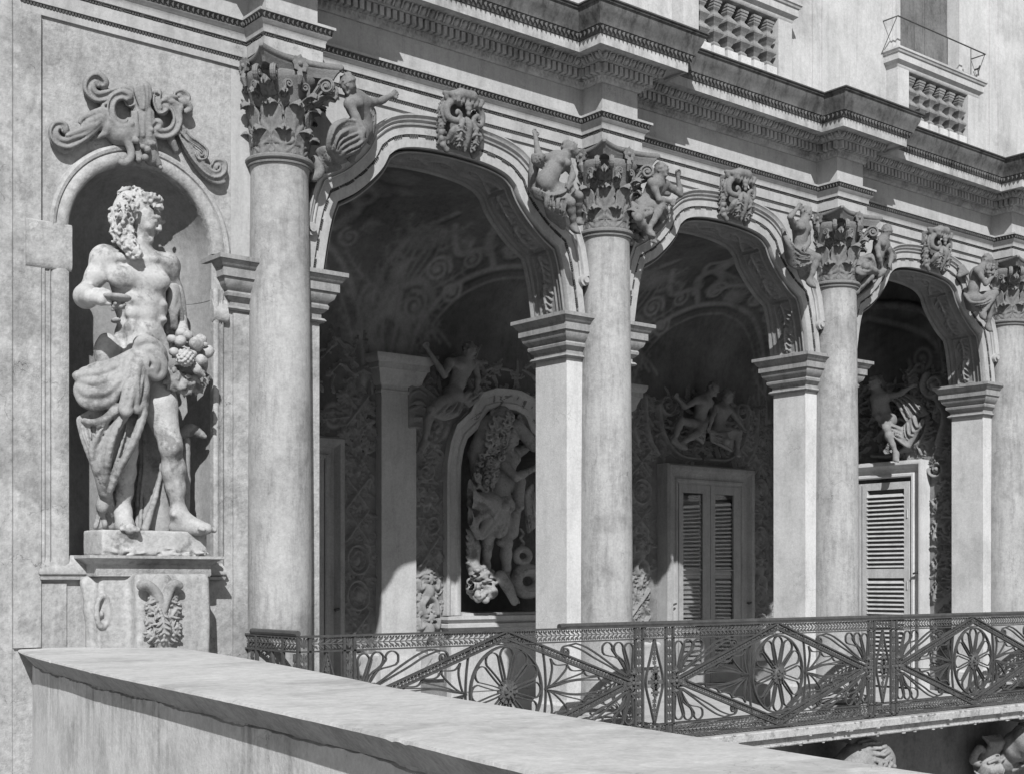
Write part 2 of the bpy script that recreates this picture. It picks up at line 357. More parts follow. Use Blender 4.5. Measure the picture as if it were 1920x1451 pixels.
# ------------------------------------------------------------------ relief canvas: a height field drawn with strokes
class Relief:
    def __init__(s, w, h, res):
        s.res = res; s.nx = int(w/res)+1; s.nz = int(h/res)+1; s.w = w; s.hh = h; s.a = np.zeros((s.nx, s.nz), np.float32)
    def _w(s, x0, x1, z0, z1):
        i0, i1 = max(int(x0/s.res), 0), min(int(x1/s.res)+2, s.nx); j0, j1 = max(int(z0/s.res), 0), min(int(z1/s.res)+2, s.nz)
        if i1 <= i0 or j1 <= j0: return None
        return slice(i0, i1), slice(j0, j1), (np.arange(i0, i1)*s.res)[:, None], (np.arange(j0, j1)*s.res)[None, :]
    def seg(s, a, b, wa, wb, h):
        m = max(wa, wb); q = s._w(min(a[0], b[0])-m, max(a[0], b[0])+m, min(a[1], b[1])-m, max(a[1], b[1])+m)
        if q is None: return
        si, sj, x, z = q; dx, dz = b[0]-a[0], b[1]-a[1]; L = dx*dx+dz*dz or 1e-9
        t = np.clip(((x-a[0])*dx+(z-a[1])*dz)/L, 0, 1); w_ = wa+(wb-wa)*t
        d = np.sqrt((x-a[0]-t*dx)**2+(z-a[1]-t*dz)**2)/np.maximum(w_, 1e-4)
        v = h*np.sqrt(np.clip(1-d*d, 0, 1))*np.minimum(1, w_/max(m, 1e-4)*0.6+0.4); s.a[si, sj] = np.maximum(s.a[si, sj], v)
    def stroke(s, pts, w_, h, n=5, taper=False):
        P = smoothpts(pts, n) if n > 1 else pts; N = len(P)
        f = (lambda i: w_*(1-0.8*i/(N-1))) if taper else (lambda i: w_)
        for i in range(N-1): s.seg(P[i], P[i+1], f(i), f(i+1), h)
    def spiral(s, cx, cz, r, a0, turns, sg, w_, h):
        P = spiral2(cx, cz, r, a0, turns, sg, int(18*turns)+4); N = len(P)
        for i in range(N-1): s.seg(P[i], P[i+1], w_*(1-.6*i/N), w_*(1-.6*(i+1)/N), h)
        s.seg((cx, cz), (cx+.001, cz), w_*1.1, w_*1.1, h*1.2)
    def leaf(s, a, b, w_, h, n=5, bend=0.0):
        dx, dz = b[0]-a[0], b[1]-a[1]; L = math.hypot(dx, dz); px, pz = -dz/L, dx/L
        mid = lambda t: (a[0]+dx*t+px*bend*math.sin(math.pi*t), a[1]+dz*t+pz*bend*math.sin(math.pi*t))
        s.stroke([mid(t/4) for t in range(5)], w_*0.22, h, 3, True)
        for i in range(n):
            t = (i+0.3)/n; p = mid(t)
            ww = w_*(1-0.65*t)
            for sg in (-1, 1):
                e = (p[0]+px*sg*ww+dx/L*ww*0.8, p[1]+pz*sg*ww+dz/L*ww*0.8)
                m2 = ((p[0]+e[0])/2+dx/L*ww*-.12, (p[1]+e[1])/2+dz/L*ww*-.12)
                s.stroke([p, m2, e], w_*0.17, h*0.8, 2, True)
    def blob(s, x, z, rx, rz, h, ang=0.0):
        m = max(rx, rz); q = s._w(x-m, x+m, z-m, z+m)
        if q is None: return
        si, sj, X, Z = q; c, sn = math.cos(ang), math.sin(ang); u = ((X-x)*c+(Z-z)*sn)/rx; v = (-(X-x)*sn+(Z-z)*c)/rz
        s.a[si, sj] = np.maximum(s.a[si, sj], h*np.sqrt(np.clip(1-u*u-v*v, 0, 1)))
    def ring(s, x, z, rx, rz, w_, h, ang=0.0):
        P = [(x+rx*math.cos(t)*math.cos(ang)-rz*math.sin(t)*math.sin(ang), z+rx*math.cos(t)*math.sin(ang)+rz*math.sin(t)*math.cos(ang)) for t in np.linspace(0, 2*math.pi, 33)]
        for i in range(32): s.seg(P[i], P[i+1], w_, w_, h)
    def noise(s, amp, sc):
        x = np.arange(s.nx)[:, None]*s.res*sc; z = np.arange(s.nz)[None, :]*s.res*sc
        s.a += amp*(np.sin(x*1.7+2*np.sin(z*.9))*np.sin(z*1.3+1.7*np.sin(x*.7))+.5*np.sin(x*3.9+z*2.1)*np.sin(z*4.3-x*1.9))
    def build(s, fn, name, m, parent=None, kind=None):
        """fn(U,V,H) -> x,y,z arrays"""
        U, V = np.meshgrid(np.arange(s.nx)*s.res, np.arange(s.nz)*s.res, indexing='ij')
        x, y, z = fn(U, V, s.a); P = np.stack(np.broadcast_arrays(x, y, z), -1).reshape(-1, 3)
        i = np.arange(s.nx-1)[:, None]*s.nz+np.arange(s.nz-1)[None, :]; i = i.ravel()
        F = np.stack([i, i+s.nz, i+s.nz+1, i+1], 1)
        me = bpy.data.meshes.new(name); me.vertices.add(len(P)); me.vertices.foreach_set('co', P.astype(np.float32).ravel())
        me.loops.add(len(F)*4); me.loops.foreach_set('vertex_index', F.astype(np.int32).ravel())
        me.polygons.add(len(F)); me.polygons.foreach_set('loop_start', np.arange(0, len(F)*4, 4, dtype=np.int32)); me.update(calc_edges=True); me.validate()
        me.polygons.foreach_set('use_smooth', [True]*len(me.polygons))
        return link(name, me, parent, m, False, kind)

def svx(u, v, X):
    """the same for a point on a wall X = const"""
    t = math.tan(YAW + math.atan((u-960)/2550)); D = X/t; dep = X*math.sin(YAW)+D*math.cos(YAW)
    return Vector((X, D+CAM[1], (1087-v)/2550*dep+CAM[2]))
# ================================================================== ARCHITECTURE
CX = [5.558, 9.205, 12.841, 16.49]           # column axes
BAY = [7.3815, 11.023, 14.6655]              # arch centres
PH = 0.433                                   # half width of a pier
WT = 0.47                                    # thickness of the arcade wall
ARC_H = smoothpts([(0,5.367),(.25,5.358),(.47,5.331),(.62,5.285),(.715,5.212)], 3)[:-1] + \
        smoothpts([(.715,5.212),(.775,5.10),(.86,5.00),(.96,4.905),(1.08,4.81),(1.237,4.72)], 3)[:-1] + \
        smoothpts([(1.237,4.72),(1.285,4.60),(1.325,4.44),(1.355,4.28),(1.385,4.09)], 3)
ARC = [(-x, z) for x, z in ARC_H[::-1]] + ARC_H[1:]
def offs(P, d):
    out = []
    for i in range(len(P)):
        a = P[max(i-1, 0)]; b = P[i]; c = P[min(i+1, len(P)-1)]
        d0 = (b[0]-a[0], b[1]-a[1]); d1 = (c[0]-b[0], c[1]-b[1])
        l0 = math.hypot(*d0); l1 = math.hypot(*d1)
        if l0 < 1e-6: d0, l0 = d1, l1
        if l1 < 1e-6: d1, l1 = d0, l0
        n0 = (-d0[1]/l0, d0[0]/l0); n1 = (-d1[1]/l1, d1[0]/l1); k = max(1+n0[0]*n1[0]+n0[1]*n1[1], 0.5)
        out.append((b[0]+(n0[0]+n1[0])/k*d, b[1]+(n0[1]+n1[1])/k*d))
    return out
facade = thing('palace_facade', 'arcaded palace facade of pale stucco with heavy broken entablature', 'building')
AT = 5.645
# --- arcade wall with the curved openings
def spandrel(cx):
    b = MB(); top = AT; P = ARC
    F = [(cx+x, 0.0, z) for x, z in P]; T = [(cx+x, 0.0, top) for x, z in P]
    b.grid([F, T]); b.grid([[(x, WT, z) for x, _, z in F], [(x, WT, z) for x, _, z in T]])
    b.grid([F, [(x, WT, z) for x, _, z in F]])
    return b
wallb = MB()
for cx in BAY:
    s_ = spandrel(cx); wallb.add(s_.v, s_.f)
for i, cx in enumerate(CX):
    wallb.box(cx-(.4375 if i else .392), cx+.4375 if i < 3 else 19.5, 0, WT, 4.0, AT)
wallb.box(3.507, 19.5, 0, WT, AT, 6.9)
wallb.build('arcade_wall', M_entab, facade)
# --- piers with imposts
IMP = [(0,3.68),(.03,3.68),(.045,3.695),(.03,3.715),(.012,3.72),(.012,3.755),(.03,3.765),(.055,3.79),(.06,3.815),(.05,3.83),(.06,3.845),(.09,3.87),(.105,3.91),(.105,3.925),(.125,3.93),(.125,4.0),(.14,4.01),(.165,4.05),(.18,4.055),(.18,4.09),(0,4.094)]
for i, cx in enumerate(CX):
    x0, x1 = cx-(PH if i else .395), cx+PH
    p = boxobj('pier', M_pier if i else M_wall, facade, x0, x1, .003, WT-.003, -.2, 4.0)
    b = MB()
    b.sweep([(cx, WT-.003), (x0, WT-.003), (x0, .003), (x1, .003), (x1, WT-.003), (cx, WT-.003)], IMP); b.build('impost', M_imp, p, 30)
    b = MB(); b.sweep([(x0, WT), (x0, .003), (x1, .003), (x1, WT)], [(0, .35), (.02, .35), (.025, .33), (.05, .3), (.05, 0), (0, 0)]); b.build('pier_base', M_pier, p)
boxobj('side_pier', M_pier, facade, 16.93, 19.5, .003, WT, -.2, 4.1)
# --- archivolts
def arch_sweep(P, prof):
    b = MB(); G = []
    L = [offs(P, n) for n, y in prof]
    for i in range(len(P)): G.append([(L[k][i][0], prof[k][1], L[k][i][1]) for k in range(len(prof))])
    b.grid(G); return b
def arc_samples(P, step):
    """points every 'step' along P with tangent angle"""
    out = []; acc = 0; nxt = step/2
    for a, b in zip(P[:-1], P[1:]):
        l = math.hypot(b[0]-a[0], b[1]-a[1])
        while l > 1e-9 and acc+l >= nxt:
            t = (nxt-acc)/l; out.append((a[0]+(b[0]-a[0])*t, a[1]+(b[1]-a[1])*t, math.atan2(b[1]-a[1], b[0]-a[0]))); nxt += step
        acc += l
    return out
me_av = None
def archivolt_meshes():
    full = ARC; top = [p for p in ARC if p[1] > 4.60]
    A = arch_sweep(full, [(0,.004),(0,-.045),(.003,-.05),(.088,-.052),(.090,-.040),(.108,-.040),(.11,-.066),(.185,-.068),(.185,.0)])
    TP = offs(top, .186)
    # outer hood moulding, with little scroll ends beside the columns
    e = TP[-1]; tail = smoothpts([e, (e[0]+.035, e[1]-.16), (e[0]+.05, e[1]-.26)], 3)[1:]
    TP = [(-x, z) for x, z in tail[::-1]]+TP+tail
    M = arch_sweep(TP, [(0,-.0),(0,-.085),(.012,-.09),(.02,-.075),(.032,-.075),(.04,-.10),(.058,-.105),(.075,-.125),(.085,-.125),(.085,0)])
    for sg in (-1, 1):
        ex, ez = tail[-1][0]*sg, tail[-1][1]
        for r_, y_ in ((.055, -.11), (.03, -.135)):
            ring = [(ex+sg*.04+r_*math.cos(t), ez-.03+r_*math.sin(t)) for t in np.linspace(0, 2*math.pi, 15)[:-1]]; M.prism(ring, y_, 0, 'y')
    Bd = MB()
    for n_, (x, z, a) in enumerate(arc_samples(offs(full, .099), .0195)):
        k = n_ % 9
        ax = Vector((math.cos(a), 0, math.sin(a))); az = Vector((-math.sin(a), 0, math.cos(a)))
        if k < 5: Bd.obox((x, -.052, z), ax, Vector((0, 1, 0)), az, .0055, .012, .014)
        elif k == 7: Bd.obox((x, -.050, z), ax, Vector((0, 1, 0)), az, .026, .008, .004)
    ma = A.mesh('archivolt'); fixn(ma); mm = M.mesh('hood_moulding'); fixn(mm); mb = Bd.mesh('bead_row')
    return ma, mm, mb
ma, mm, mb_ = archivolt_meshes()
# intrados relief (guilloche and foliage between two raised ribs)
def arc_len(P):
    s = [0]
    for a, b in zip(P[:-1], P[1:]): s.append(s[-1]+math.hypot(b[0]-a[0], b[1]-a[1]))
    return np.array(s)
SL = arc_len(ARC); AX = np.array([p[0] for p in ARC]); AZ = np.array([p[1] for p in ARC])
NOF = offs(ARC, -1.0); NX = np.clip(np.array([p[0] for p in NOF])-AX, -1.3, 1.3); NZ = np.clip(np.array([p[1] for p in NOF])-AZ, -1.3, 1.3)
R = Relief(float(SL[-1]), .50, .009); W_ = float(SL[-1])
kinks = [float(SL[int(np.argmin(np.hypot(AX-sx*kx, AZ-kz)))]) for sx in (-1, 1) for kx, kz in ((1.237, 4.72), (.715, 5.212))]; kinks.sort()
for v_, h_, w2 in ((.012, .040, .016), (.045, .022, .01), (.062, .03, .008), (.13, .02, .007), (.37, .02, .007), (.44, .03, .008), (.465, .03, .01), (.488, .045, .016)): R.seg((0, v_), (W_, v_), w2, w2, h_)
edges = [0]+kinks+[W_]
for a, b in zip(edges[:-1], edges[1:]):
    for e_ in (a+.03, b-.03): R.seg((e_, .13), (e_, .37), .012, .012, .022)
    n_ = max(1, int((b-a)/.30)); st = (b-a-.08)/n_
    for i in range(n_):
        x0 = a+.05+i*st
        if b-a > 1.0:
            for sg in (-1, 1): R.stroke([(x0, .25-sg*.09), (x0+st*.25, .25-sg*.06), (x0+st*.5, .25), (x0+st*.75, .25+sg*.06), (x0+st, .25+sg*.09)], .022, .035, 4)
            R.blob(x0+st*.5, .25, .03, .03, .03); R.leaf((x0+st*.1, .25), (x0+st*.9, .25), .06, .028, 3)
        else:
            R.leaf((x0, .25), (x0+st*.95, .25), .10, .045, 4, .02 if i % 2 else -.02); R.blob(x0+st*.2, .20, .03, .02, .03)
def intr(U, V, H):
    x = np.interp(U, SL, AX); z = np.interp(U, SL, AZ); nx = np.interp(U, SL, NX); nz = np.interp(U, SL, NZ)
    return x+nx*(H+.004), V-.015+0*H, z+nz*(H+.004)
o0 = None
for i, cx in enumerate(BAY):
    a = link('archivolt', ma, facade, M_entab, 40); a.location = (cx, 0, 0)
    h_ = link('hood_moulding', mm, a, M_entab, 40)
    bd = link('bead_row', mb_, a, M_bead_shade); bd['kind'] = 'stuff'
    if o0 is None: o0 = R.build(intr, 'soffit_relief', M_relief, a)
    else: clone(o0, a)
# --- entablature
PATH = [(3.506, .1), (3.506, 0)]
for cx in CX: PATH += [(cx-.235, 0), (cx-.235, -.29), (cx+.235, -.29), (cx+.235, 0)]
PATH += [(19.5, 0)]
def swp(name, prof, m, smooth=35, parent=facade, kind=None):
    b = MB(); b.sweep(PATH, prof); return b.build(name, m, parent, smooth, kind)
for cx in CX: boxobj('ressaut_core', M_entab, facade, cx-.232, cx+.232, -.287, .05, AT+.002, 6.84)
arch_ = swp('architrave', [(0,AT),(.02,AT),(.02,5.700),(.012,5.704),(.012,5.722),(.034,5.726),(.034,5.822),(.024,5.826),(.024,5.846),(.05,5.85),(.05,5.885),(.055,5.895),(.062,5.912),(.085,5.93),(.09,5.938),(0,5.938)], M_entab)
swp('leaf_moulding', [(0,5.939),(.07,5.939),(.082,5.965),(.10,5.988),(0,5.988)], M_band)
swp('top_fillet', [(0,5.989),(.112,5.989),(.112,6.010),(0,6.016)], M_entab)
swp('frieze', [(0,6.017),(.002,6.017),(.002,6.31),(0,6.31)], M_entab)
cor = swp('bed_moulding', [(0,6.311),(.02,6.311),(.045,6.345),(.06,6.368),(.072,6.37),(.072,6.455),(.135,6.458),(.15,6.48),(.19,6.515),(.22,6.522),(.335,6.525),(.335,6.502),(.352,6.500)], M_corona)
swp('corona', [(.35,6.498),(.352,6.498),(.352,6.592),(.30,6.594)], M_corona)
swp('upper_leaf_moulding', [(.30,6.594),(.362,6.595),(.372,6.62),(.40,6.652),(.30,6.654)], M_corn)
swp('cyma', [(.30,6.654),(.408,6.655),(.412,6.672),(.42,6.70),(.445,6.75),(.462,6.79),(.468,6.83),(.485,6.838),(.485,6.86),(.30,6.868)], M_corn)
lead = swp('lead_flashing', [(.0,6.98),(.497,6.872),(.500,6.862),(.500,6.856),(.47,6.862),(.0,6.93)], M_iron)
def along(path, p, step, i0=1):
    n = len(path); dirs = []
    for i in range(n-1):
        dx, dy = path[i+1][0]-path[i][0], path[i+1][1]-path[i][1]; l = math.hypot(dx, dy); dirs.append((dx/l, dy/l))
    pts = []
    for i in range(n):
        d0 = dirs[max(i-1, 0)]; d1 = dirs[min(i, n-2)]; n0 = (d0[1], -d0[0]); n1 = (d1[1], -d1[0]); k = 1+n0[0]*n1[0]+n0[1]*n1[1]
        pts.append((path[i][0]+(n0[0]+n1[0])/k*p, path[i][1]+(n0[1]+n1[1])/k*p))
    for i in range(i0, n-1):
        a, b = pts[i], pts[i+1]; l = math.hypot(b[0]-a[0], b[1]-a[1]); m = max(1, round(l/step)); d = dirs[i]
        if (b[0]-a[0])*d[0]+(b[1]-a[1])*d[1] < 0: continue
        for j in range(m): t = (j+.5)/m; yield a[0]+(b[0]-a[0])*t, a[1]+(b[1]-a[1])*t, d, (d[1], -d[0]), j, m
Z = Vector((0, 0, 1)); Y = Vector((0, 1, 0)); X = Vector((1, 0, 0))
def rowstuff(name, p, step, m, fn, parent=facade):
    b = MB()
    for x, y, d, n, j, mm_ in along(PATH, p, step): fn(b, x, y, Vector((d[0], d[1], 0)), Vector((n[0], n[1], 0)), j)
    o = b.build(name, m, parent, False, 'stuff', fix=False); return o
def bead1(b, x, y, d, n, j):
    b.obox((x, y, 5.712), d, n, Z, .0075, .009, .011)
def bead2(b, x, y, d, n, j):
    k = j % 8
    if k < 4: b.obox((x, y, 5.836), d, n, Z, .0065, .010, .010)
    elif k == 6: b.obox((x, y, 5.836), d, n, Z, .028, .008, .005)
rowstuff('lower_bead_row', .018, .024, M_bead_shade, bead1); rowstuff('upper_bead_row', .03, .021, M_bead_shade, bead2)
def dent(b, x, y, d, n, j): b.obox((x, y, 6.412), d, n, Z, .021, .03, .04)
rowstuff('dentil_band', .10, .068, M_corona, dent)
def egg(b, x, y, d, n, j):
    c = Vector((x, y, 6.487)); G = []
    up = (n*.8+Z*.6)
    for i in range(5):
        f_ = math.pi*i/4; G.append([c+d*(.030*math.sin(f_)*math.cos(t))+n*(.03*math.sin(f_)*math.sin(t))-(Z*.8-n*-.5)*(.036*math.cos(f_)) for t in np.linspace(0, 2*math.pi, 7)[:-1]])
    b.grid(G, close_v=True)
    b.obox(c+d*.045+n*.008, d, n, (Z*.8+n*.6), .007, .012, .035)
rowstuff('egg_band', .185, .09, M_corona, egg)
def lf(z0, s_, p2):
    def f(b, x, y, d, n, j):
        c = Vector((x, y, z0))
        b.add([c-d*s_+Z*s_*.8, c+d*s_+Z*s_*.8, c+n*p2-Z*s_, c+n*(p2+.012)+Z*s_*.7], [(0, 3, 2), (3, 1, 2), (0, 1, 3), (0, 2, 1)])
    return f
rowstuff('leaf_row', .045, .05, M_corona, lf(6.342, .026, .02))
rowstuff('band_leaf_row', .085, .042, M_band, lf(5.964, .022, .012))
rowstuff('upper_leaf_row', .385, .055, M_corn, lf(6.626, .026, .012))
# --- wall with the statue niche (left end)
NC, NR, NS, NB = 4.4125, .5825, 4.105, 1.705
nb = MB(); xs = [NC-NR*math.cos(t) for t in np.linspace(0, math.pi, 33)]; arcz = [NS+NR*math.sin(t) for t in np.linspace(0, math.pi, 33)]
nb.grid([[(x, 0, z) for x, z in zip(xs, arcz)], [(x, 0, AT) for x in xs]])
nb.grid([[(x, 0, -2.5) for x in xs], [(x, 0, NB) for x in xs]])
nb.add([(3.0,0,-2.5),(NC-NR,0,-2.5),(NC-NR,0,AT),(3.0,0,AT)], [(0,1,2,3)]); nb.add([(NC+NR,0,-2.5),(5.165,0,-2.5),(5.165,0,AT),(NC+NR,0,AT)], [(0,1,2,3)])
nb.add([(3.0,0,AT),(3.506,0,AT),(3.506,0,9.5),(3.0,0,9.5)], [(0,1,2,3)])
nb.add([(3.0,0,-2.5),(3.0,0,9.5),(3.0,1.2,9.5),(3.0,1.2,-2.5)], [(0,1,2,3)])
nb.build('niche_wall', M_wall, facade, fix=False)
ni = MB(); G = []
for z in (NB, 2.5, 3.3, 3.74): G.append([(NC-NR*math.cos(t), .52*math.sin(t)**.8, z) for t in np.linspace(0, math.pi, 33)])
ni.grid(G)
G = []
for z in (3.745, NS): G.append([(NC-(NR+.0)*math.cos(t), .545*math.sin(t)**.8 if 0 < t < math.pi else 0, z) for t in np.linspace(0, math.pi, 33)])
for f_ in np.linspace(.1, math.pi/2-.02, 10): G.append([(NC-NR*math.cos(t)*math.cos(f_), .545*max(math.sin(t), 0)**.8*math.cos(f_), NS+NR*math.sin(f_)) for t in np.linspace(0, math.pi, 33)])
ni.grid(G)
ni.build('niche_shell', M_niche, facade, True)
bl = MB(); bl.prism([(NC-NR*math.cos(t), .53*max(math.sin(t), 0)**.8) for t in np.linspace(0, math.pi, 25)], NB-.02, NB+.001); bl.build('niche_floor', M_niche, facade)
# niche ring
RG = [(NC-(NR)*math.cos(t), NS+(NR)*math.sin(t)) for t in np.linspace(0, math.pi, 41)]
nr = arch_sweep(RG, [(-.002,.06),(-.002,-.015),(.012,-.035),(.045,-.05),(.085,-.045),(.10,-.03),(.108,-.045),(.13,-.05),(.15,-.035),(.158,0)]); nr.build('niche_ring', M_wall, facade, 40)
# side frames below the springing
for x0, x1, s_ in ((3.625, 3.832, 1), (4.993, 5.085, -1)):
    b = MB(); w2 = x1-x0
    pr = [(0,0),(0,-.03),(.10,-.034),(.13,-.018),(.27,-.018),(.30,-.034),(.36,-.018),(.40,-.03),(.55,-.042),(.8,-.046),(.97,-.035),(1,.02)]
    if s_ < 0: pr = [(1-a, y) for a, y in pr][::-1]
    b.prism([(x0+a*w2, y) for a, y in pr], 1.60, 3.83); b.build('niche_jamb', M_wall, facade, 50)
# left impost block of the niche, bottom curling
b = MB(); b.prism(smoothpts([(-.004, 3.86), (-.02, 3.80), (-.038, 3.80), (-.052, 3.85), (-.048, 4.0), (-.048, 4.13), (-.004, 4.135)], 3), 3.505, 3.845, 'x'); b.build('niche_impost', M_wall, facade, 40)
b = MB(); b.prism(smoothpts([(-.003, 3.60), (-.02, 3.57), (-.05, 3.59), (-.055, 3.65), (-.02, 3.75)], 3), 4.99, 5.12, 'x'); b.build('niche_impost', M_wall, facade, 40)
# corner pilaster strip and panels beneath
boxobj('corner_strip', M_wall, facade, 3.42, 3.620, -.032, .02, 1.03, AT)
boxobj('corner_strip', M_wall, facade, 3.0, 3.416, -.012, .02, -2.5, 9.5)
boxobj('base_panel', M_wall, facade, 3.626, 3.815, -.016, .02, 1.0, 1.50)
boxobj('base_panel', M_wall, facade, 3.42, 3.60, -.008, .02, -2.5, 1.03)
b = MB(); b.sweep([(3.66, .05), (3.66, 0), (5.04, 0), (5.04, .05)], [(0,1.52),(.05,1.525),(.055,1.545),(.035,1.55),(.06,1.565),(.065,1.58),(.05,1.62),(.025,1.66),(.012,1.70),(0,1.705)]); b.build('niche_sill', M_wall, facade, 40)
# pilaster strip between niche and first column
boxobj('wall_strip', M_wall, facade, 5.18, 5.32, -.02, .02, .0, 3.66)
# --- upper storey
UY = -.05
ub = MB()
ub.box(3.506, 14.10, UY, .5, 6.9, 12.0); ub.box(15.36, 19.5, UY, .5, 6.9, 12); ub.box(14.10, 15.36, UY, .5, 6.9, 7.70)
ub.build('upper_wall', M_upper, facade)
for x0, x1, y_ in ((12.45, 13.25, -.07), (12.6, 13.1, -.085), (16.1, 16.95, -.07), (16.28, 16.8, -.085), (8.8, 9.6, -.07), (13.98, 14.095, -.065), (15.365, 15.5, -.065)):
    boxobj('pilaster_strip', M_upper, facade, x0, x1, y_, UY+.02, 6.9, 12)
# ================================================================== LOGGIA INTERIOR (setting)
RY = 3.75; RX0, RX1 = 5.9, 16.4; CV = 4.15; CR = 1.72
def pt_rear(U, V, H):
    a = np.clip((V-CV)/CR, 0, math.pi/2)
    H = np.where(H > 0, H*np.where(V < CV, 1.5, .9), H); y = np.where(V < CV, RY, RY-CR*(1-np.cos(a))); z = np.where(V < CV, V, CV+CR*np.sin(a))
    fl = np.maximum(V-CV-CR*math.pi/2, 0); y = y-fl
    ny = -np.cos(a); nz = -np.sin(a)
    return U+RX0, y+ny*H, z+nz*H
Rr = Relief(RX1-RX0, CV+CR*math.pi/2+.5, .0135)
def ux(x): return x-RX0
def pan(cx, w_, zs, seed):
    """a narrow trophy panel: scrolls, leaves, shield and a putto in low relief"""
    r = random.Random(seed); x = ux(cx); z = .35
    while z < zs:
        k = r.choice('slpcx')
        if k == 's':
            sg = r.choice((-1, 1)); Rr.spiral(x+sg*w_*.12, z+.14, w_*.3, r.uniform(0, 6), 1.6, sg, .022, .045); Rr.leaf((x-sg*w_*.3, z), (x+sg*w_*.2, z+.3), w_*.22, .04, 4, .04); z += .34
        elif k == 'l':
            for sg in (-1, 1): Rr.leaf((x, z), (x+sg*w_*.28, z+.28), w_*.2, .04, 5, sg*.03)
            Rr.blob(x, z+.05, .05, .05, .05); z += .3
        elif k == 'p':
            Rr.blob(x, z+.33, .075, .085, .07); Rr.blob(x, z+.18, .085, .12, .075); Rr.stroke([(x-.03, z+.1), (x-.1, z+.0), (x-.06, z-.1)], .04, .06); Rr.stroke([(x+.03, z+.1), (x+.1, z+.04), (x+.12, z-.1)], .04, .06)
            for sg in (-1, 1): Rr.stroke([(x+sg*.06, z+.24), (x+sg*.13, z+.2), (x+sg*.15, z+.3)], .03, .05); Rr.leaf((x+sg*.07, z+.2), (x+sg*w_*.42, z+.26), .06, .035, 4)
            for q in range(8): Rr.blob(x+.06*math.cos(q*.8), z+.35+.07*math.sin(q*.8), .022, .022, .08)
            z += .48
        elif k == 'c':
            Rr.ring(x, z+.19, w_*.36, .17, .02, .05, .2); Rr.ring(x+.02, z+.19, w_*.2, .11, .012, .035, .2); Rr.blob(x, z+.19, .05, .07, .05)
            for t in range(14): Rr.blob(x+w_*.42*math.cos(t*.45), z+.19+.2*math.sin(t*.45), .014, .014, .035)
            z += .42
        else:
            Rr.stroke([(x-w_*.36, z), (x+w_*.36, z+.36)], .022, .045, 1); Rr.stroke([(x+w_*.36, z), (x-w_*.36, z+.36)], .018, .04, 1)
            for q in range(5): Rr.leaf((x, z+.18), (x+w_*.4*math.cos(q*1.25), z+.18+.17*math.sin(q*1.25)), .05, .035, 3)
            z += .38
pan(8.76, .42, 3.4, 11); pan(9.80, .40, 2.9, 5); pan(12.25, .40, 2.9, 8); pan(13.45, .5, 3.2, 3); pan(15.98, .42, 3.4, 21); pan(6.2, .4, 3.3, 2)
def filler(R_, x0, x1, z0, z1, n, h=.03, sd=1, L=.16):
    q = random.Random(sd)
    for i in range(n):
        x, z, a = q.uniform(x0, x1), q.uniform(z0, z1), q.uniform(0, 6.28); P = [(x, z)]; b_ = q.uniform(-1.2, 1.2)
        for k in range(3): a += b_*.5; P.append((P[-1][0]+L/3*math.cos(a), P[-1][1]+L/3*math.sin(a)))
        R_.stroke(P, q.uniform(.010, .026), h*q.uniform(.6, 1.2), 3, True)
        if q.random() < .25: R_.spiral(x, z, q.uniform(.03, .07), a, 1.3, q.choice((-1, 1)), .012, h)
        if q.random() < .3: R_.leaf((x, z), (P[-1][0], P[-1][1]), .05, h, 3)
for cx_, w2 in ((8.76, .24), (9.80, .22), (12.25, .22), (13.42, .26), (15.98, .22), (16.3, .1)): filler(Rr, ux(cx_-w2), ux(cx_+w2), .35, 3.9, 150, .024, int(cx_*10))
filler(Rr, ux(13.6), ux(16.1), 3.3, 4.15, 190, .045, 5, .24); filler(Rr, ux(9.6), ux(12.6), 3.6, 4.3, 120, .035, 6, .24); filler(Rr, ux(7.0), ux(9.0), 3.3, 4.3, 110, .035, 7, .24)
# recessed niche for the hero statue
ncx = ux(11.035); nx_ = (np.arange(Rr.nx)*Rr.res)[:, None]; nz_ = (np.arange(Rr.nz)*Rr.res)[None, :]
NPH = [(0,3.735),(.16,3.73),(.31,3.68),(.36,3.62),(.42,3.49),(.53,3.40),(.64,3.31),(.70,3.17),(.745,2.95),(.75,2.75)]
tz = np.interp(np.abs(nx_-ncx), [p[0] for p in NPH], [p[1] for p in NPH], right=0)
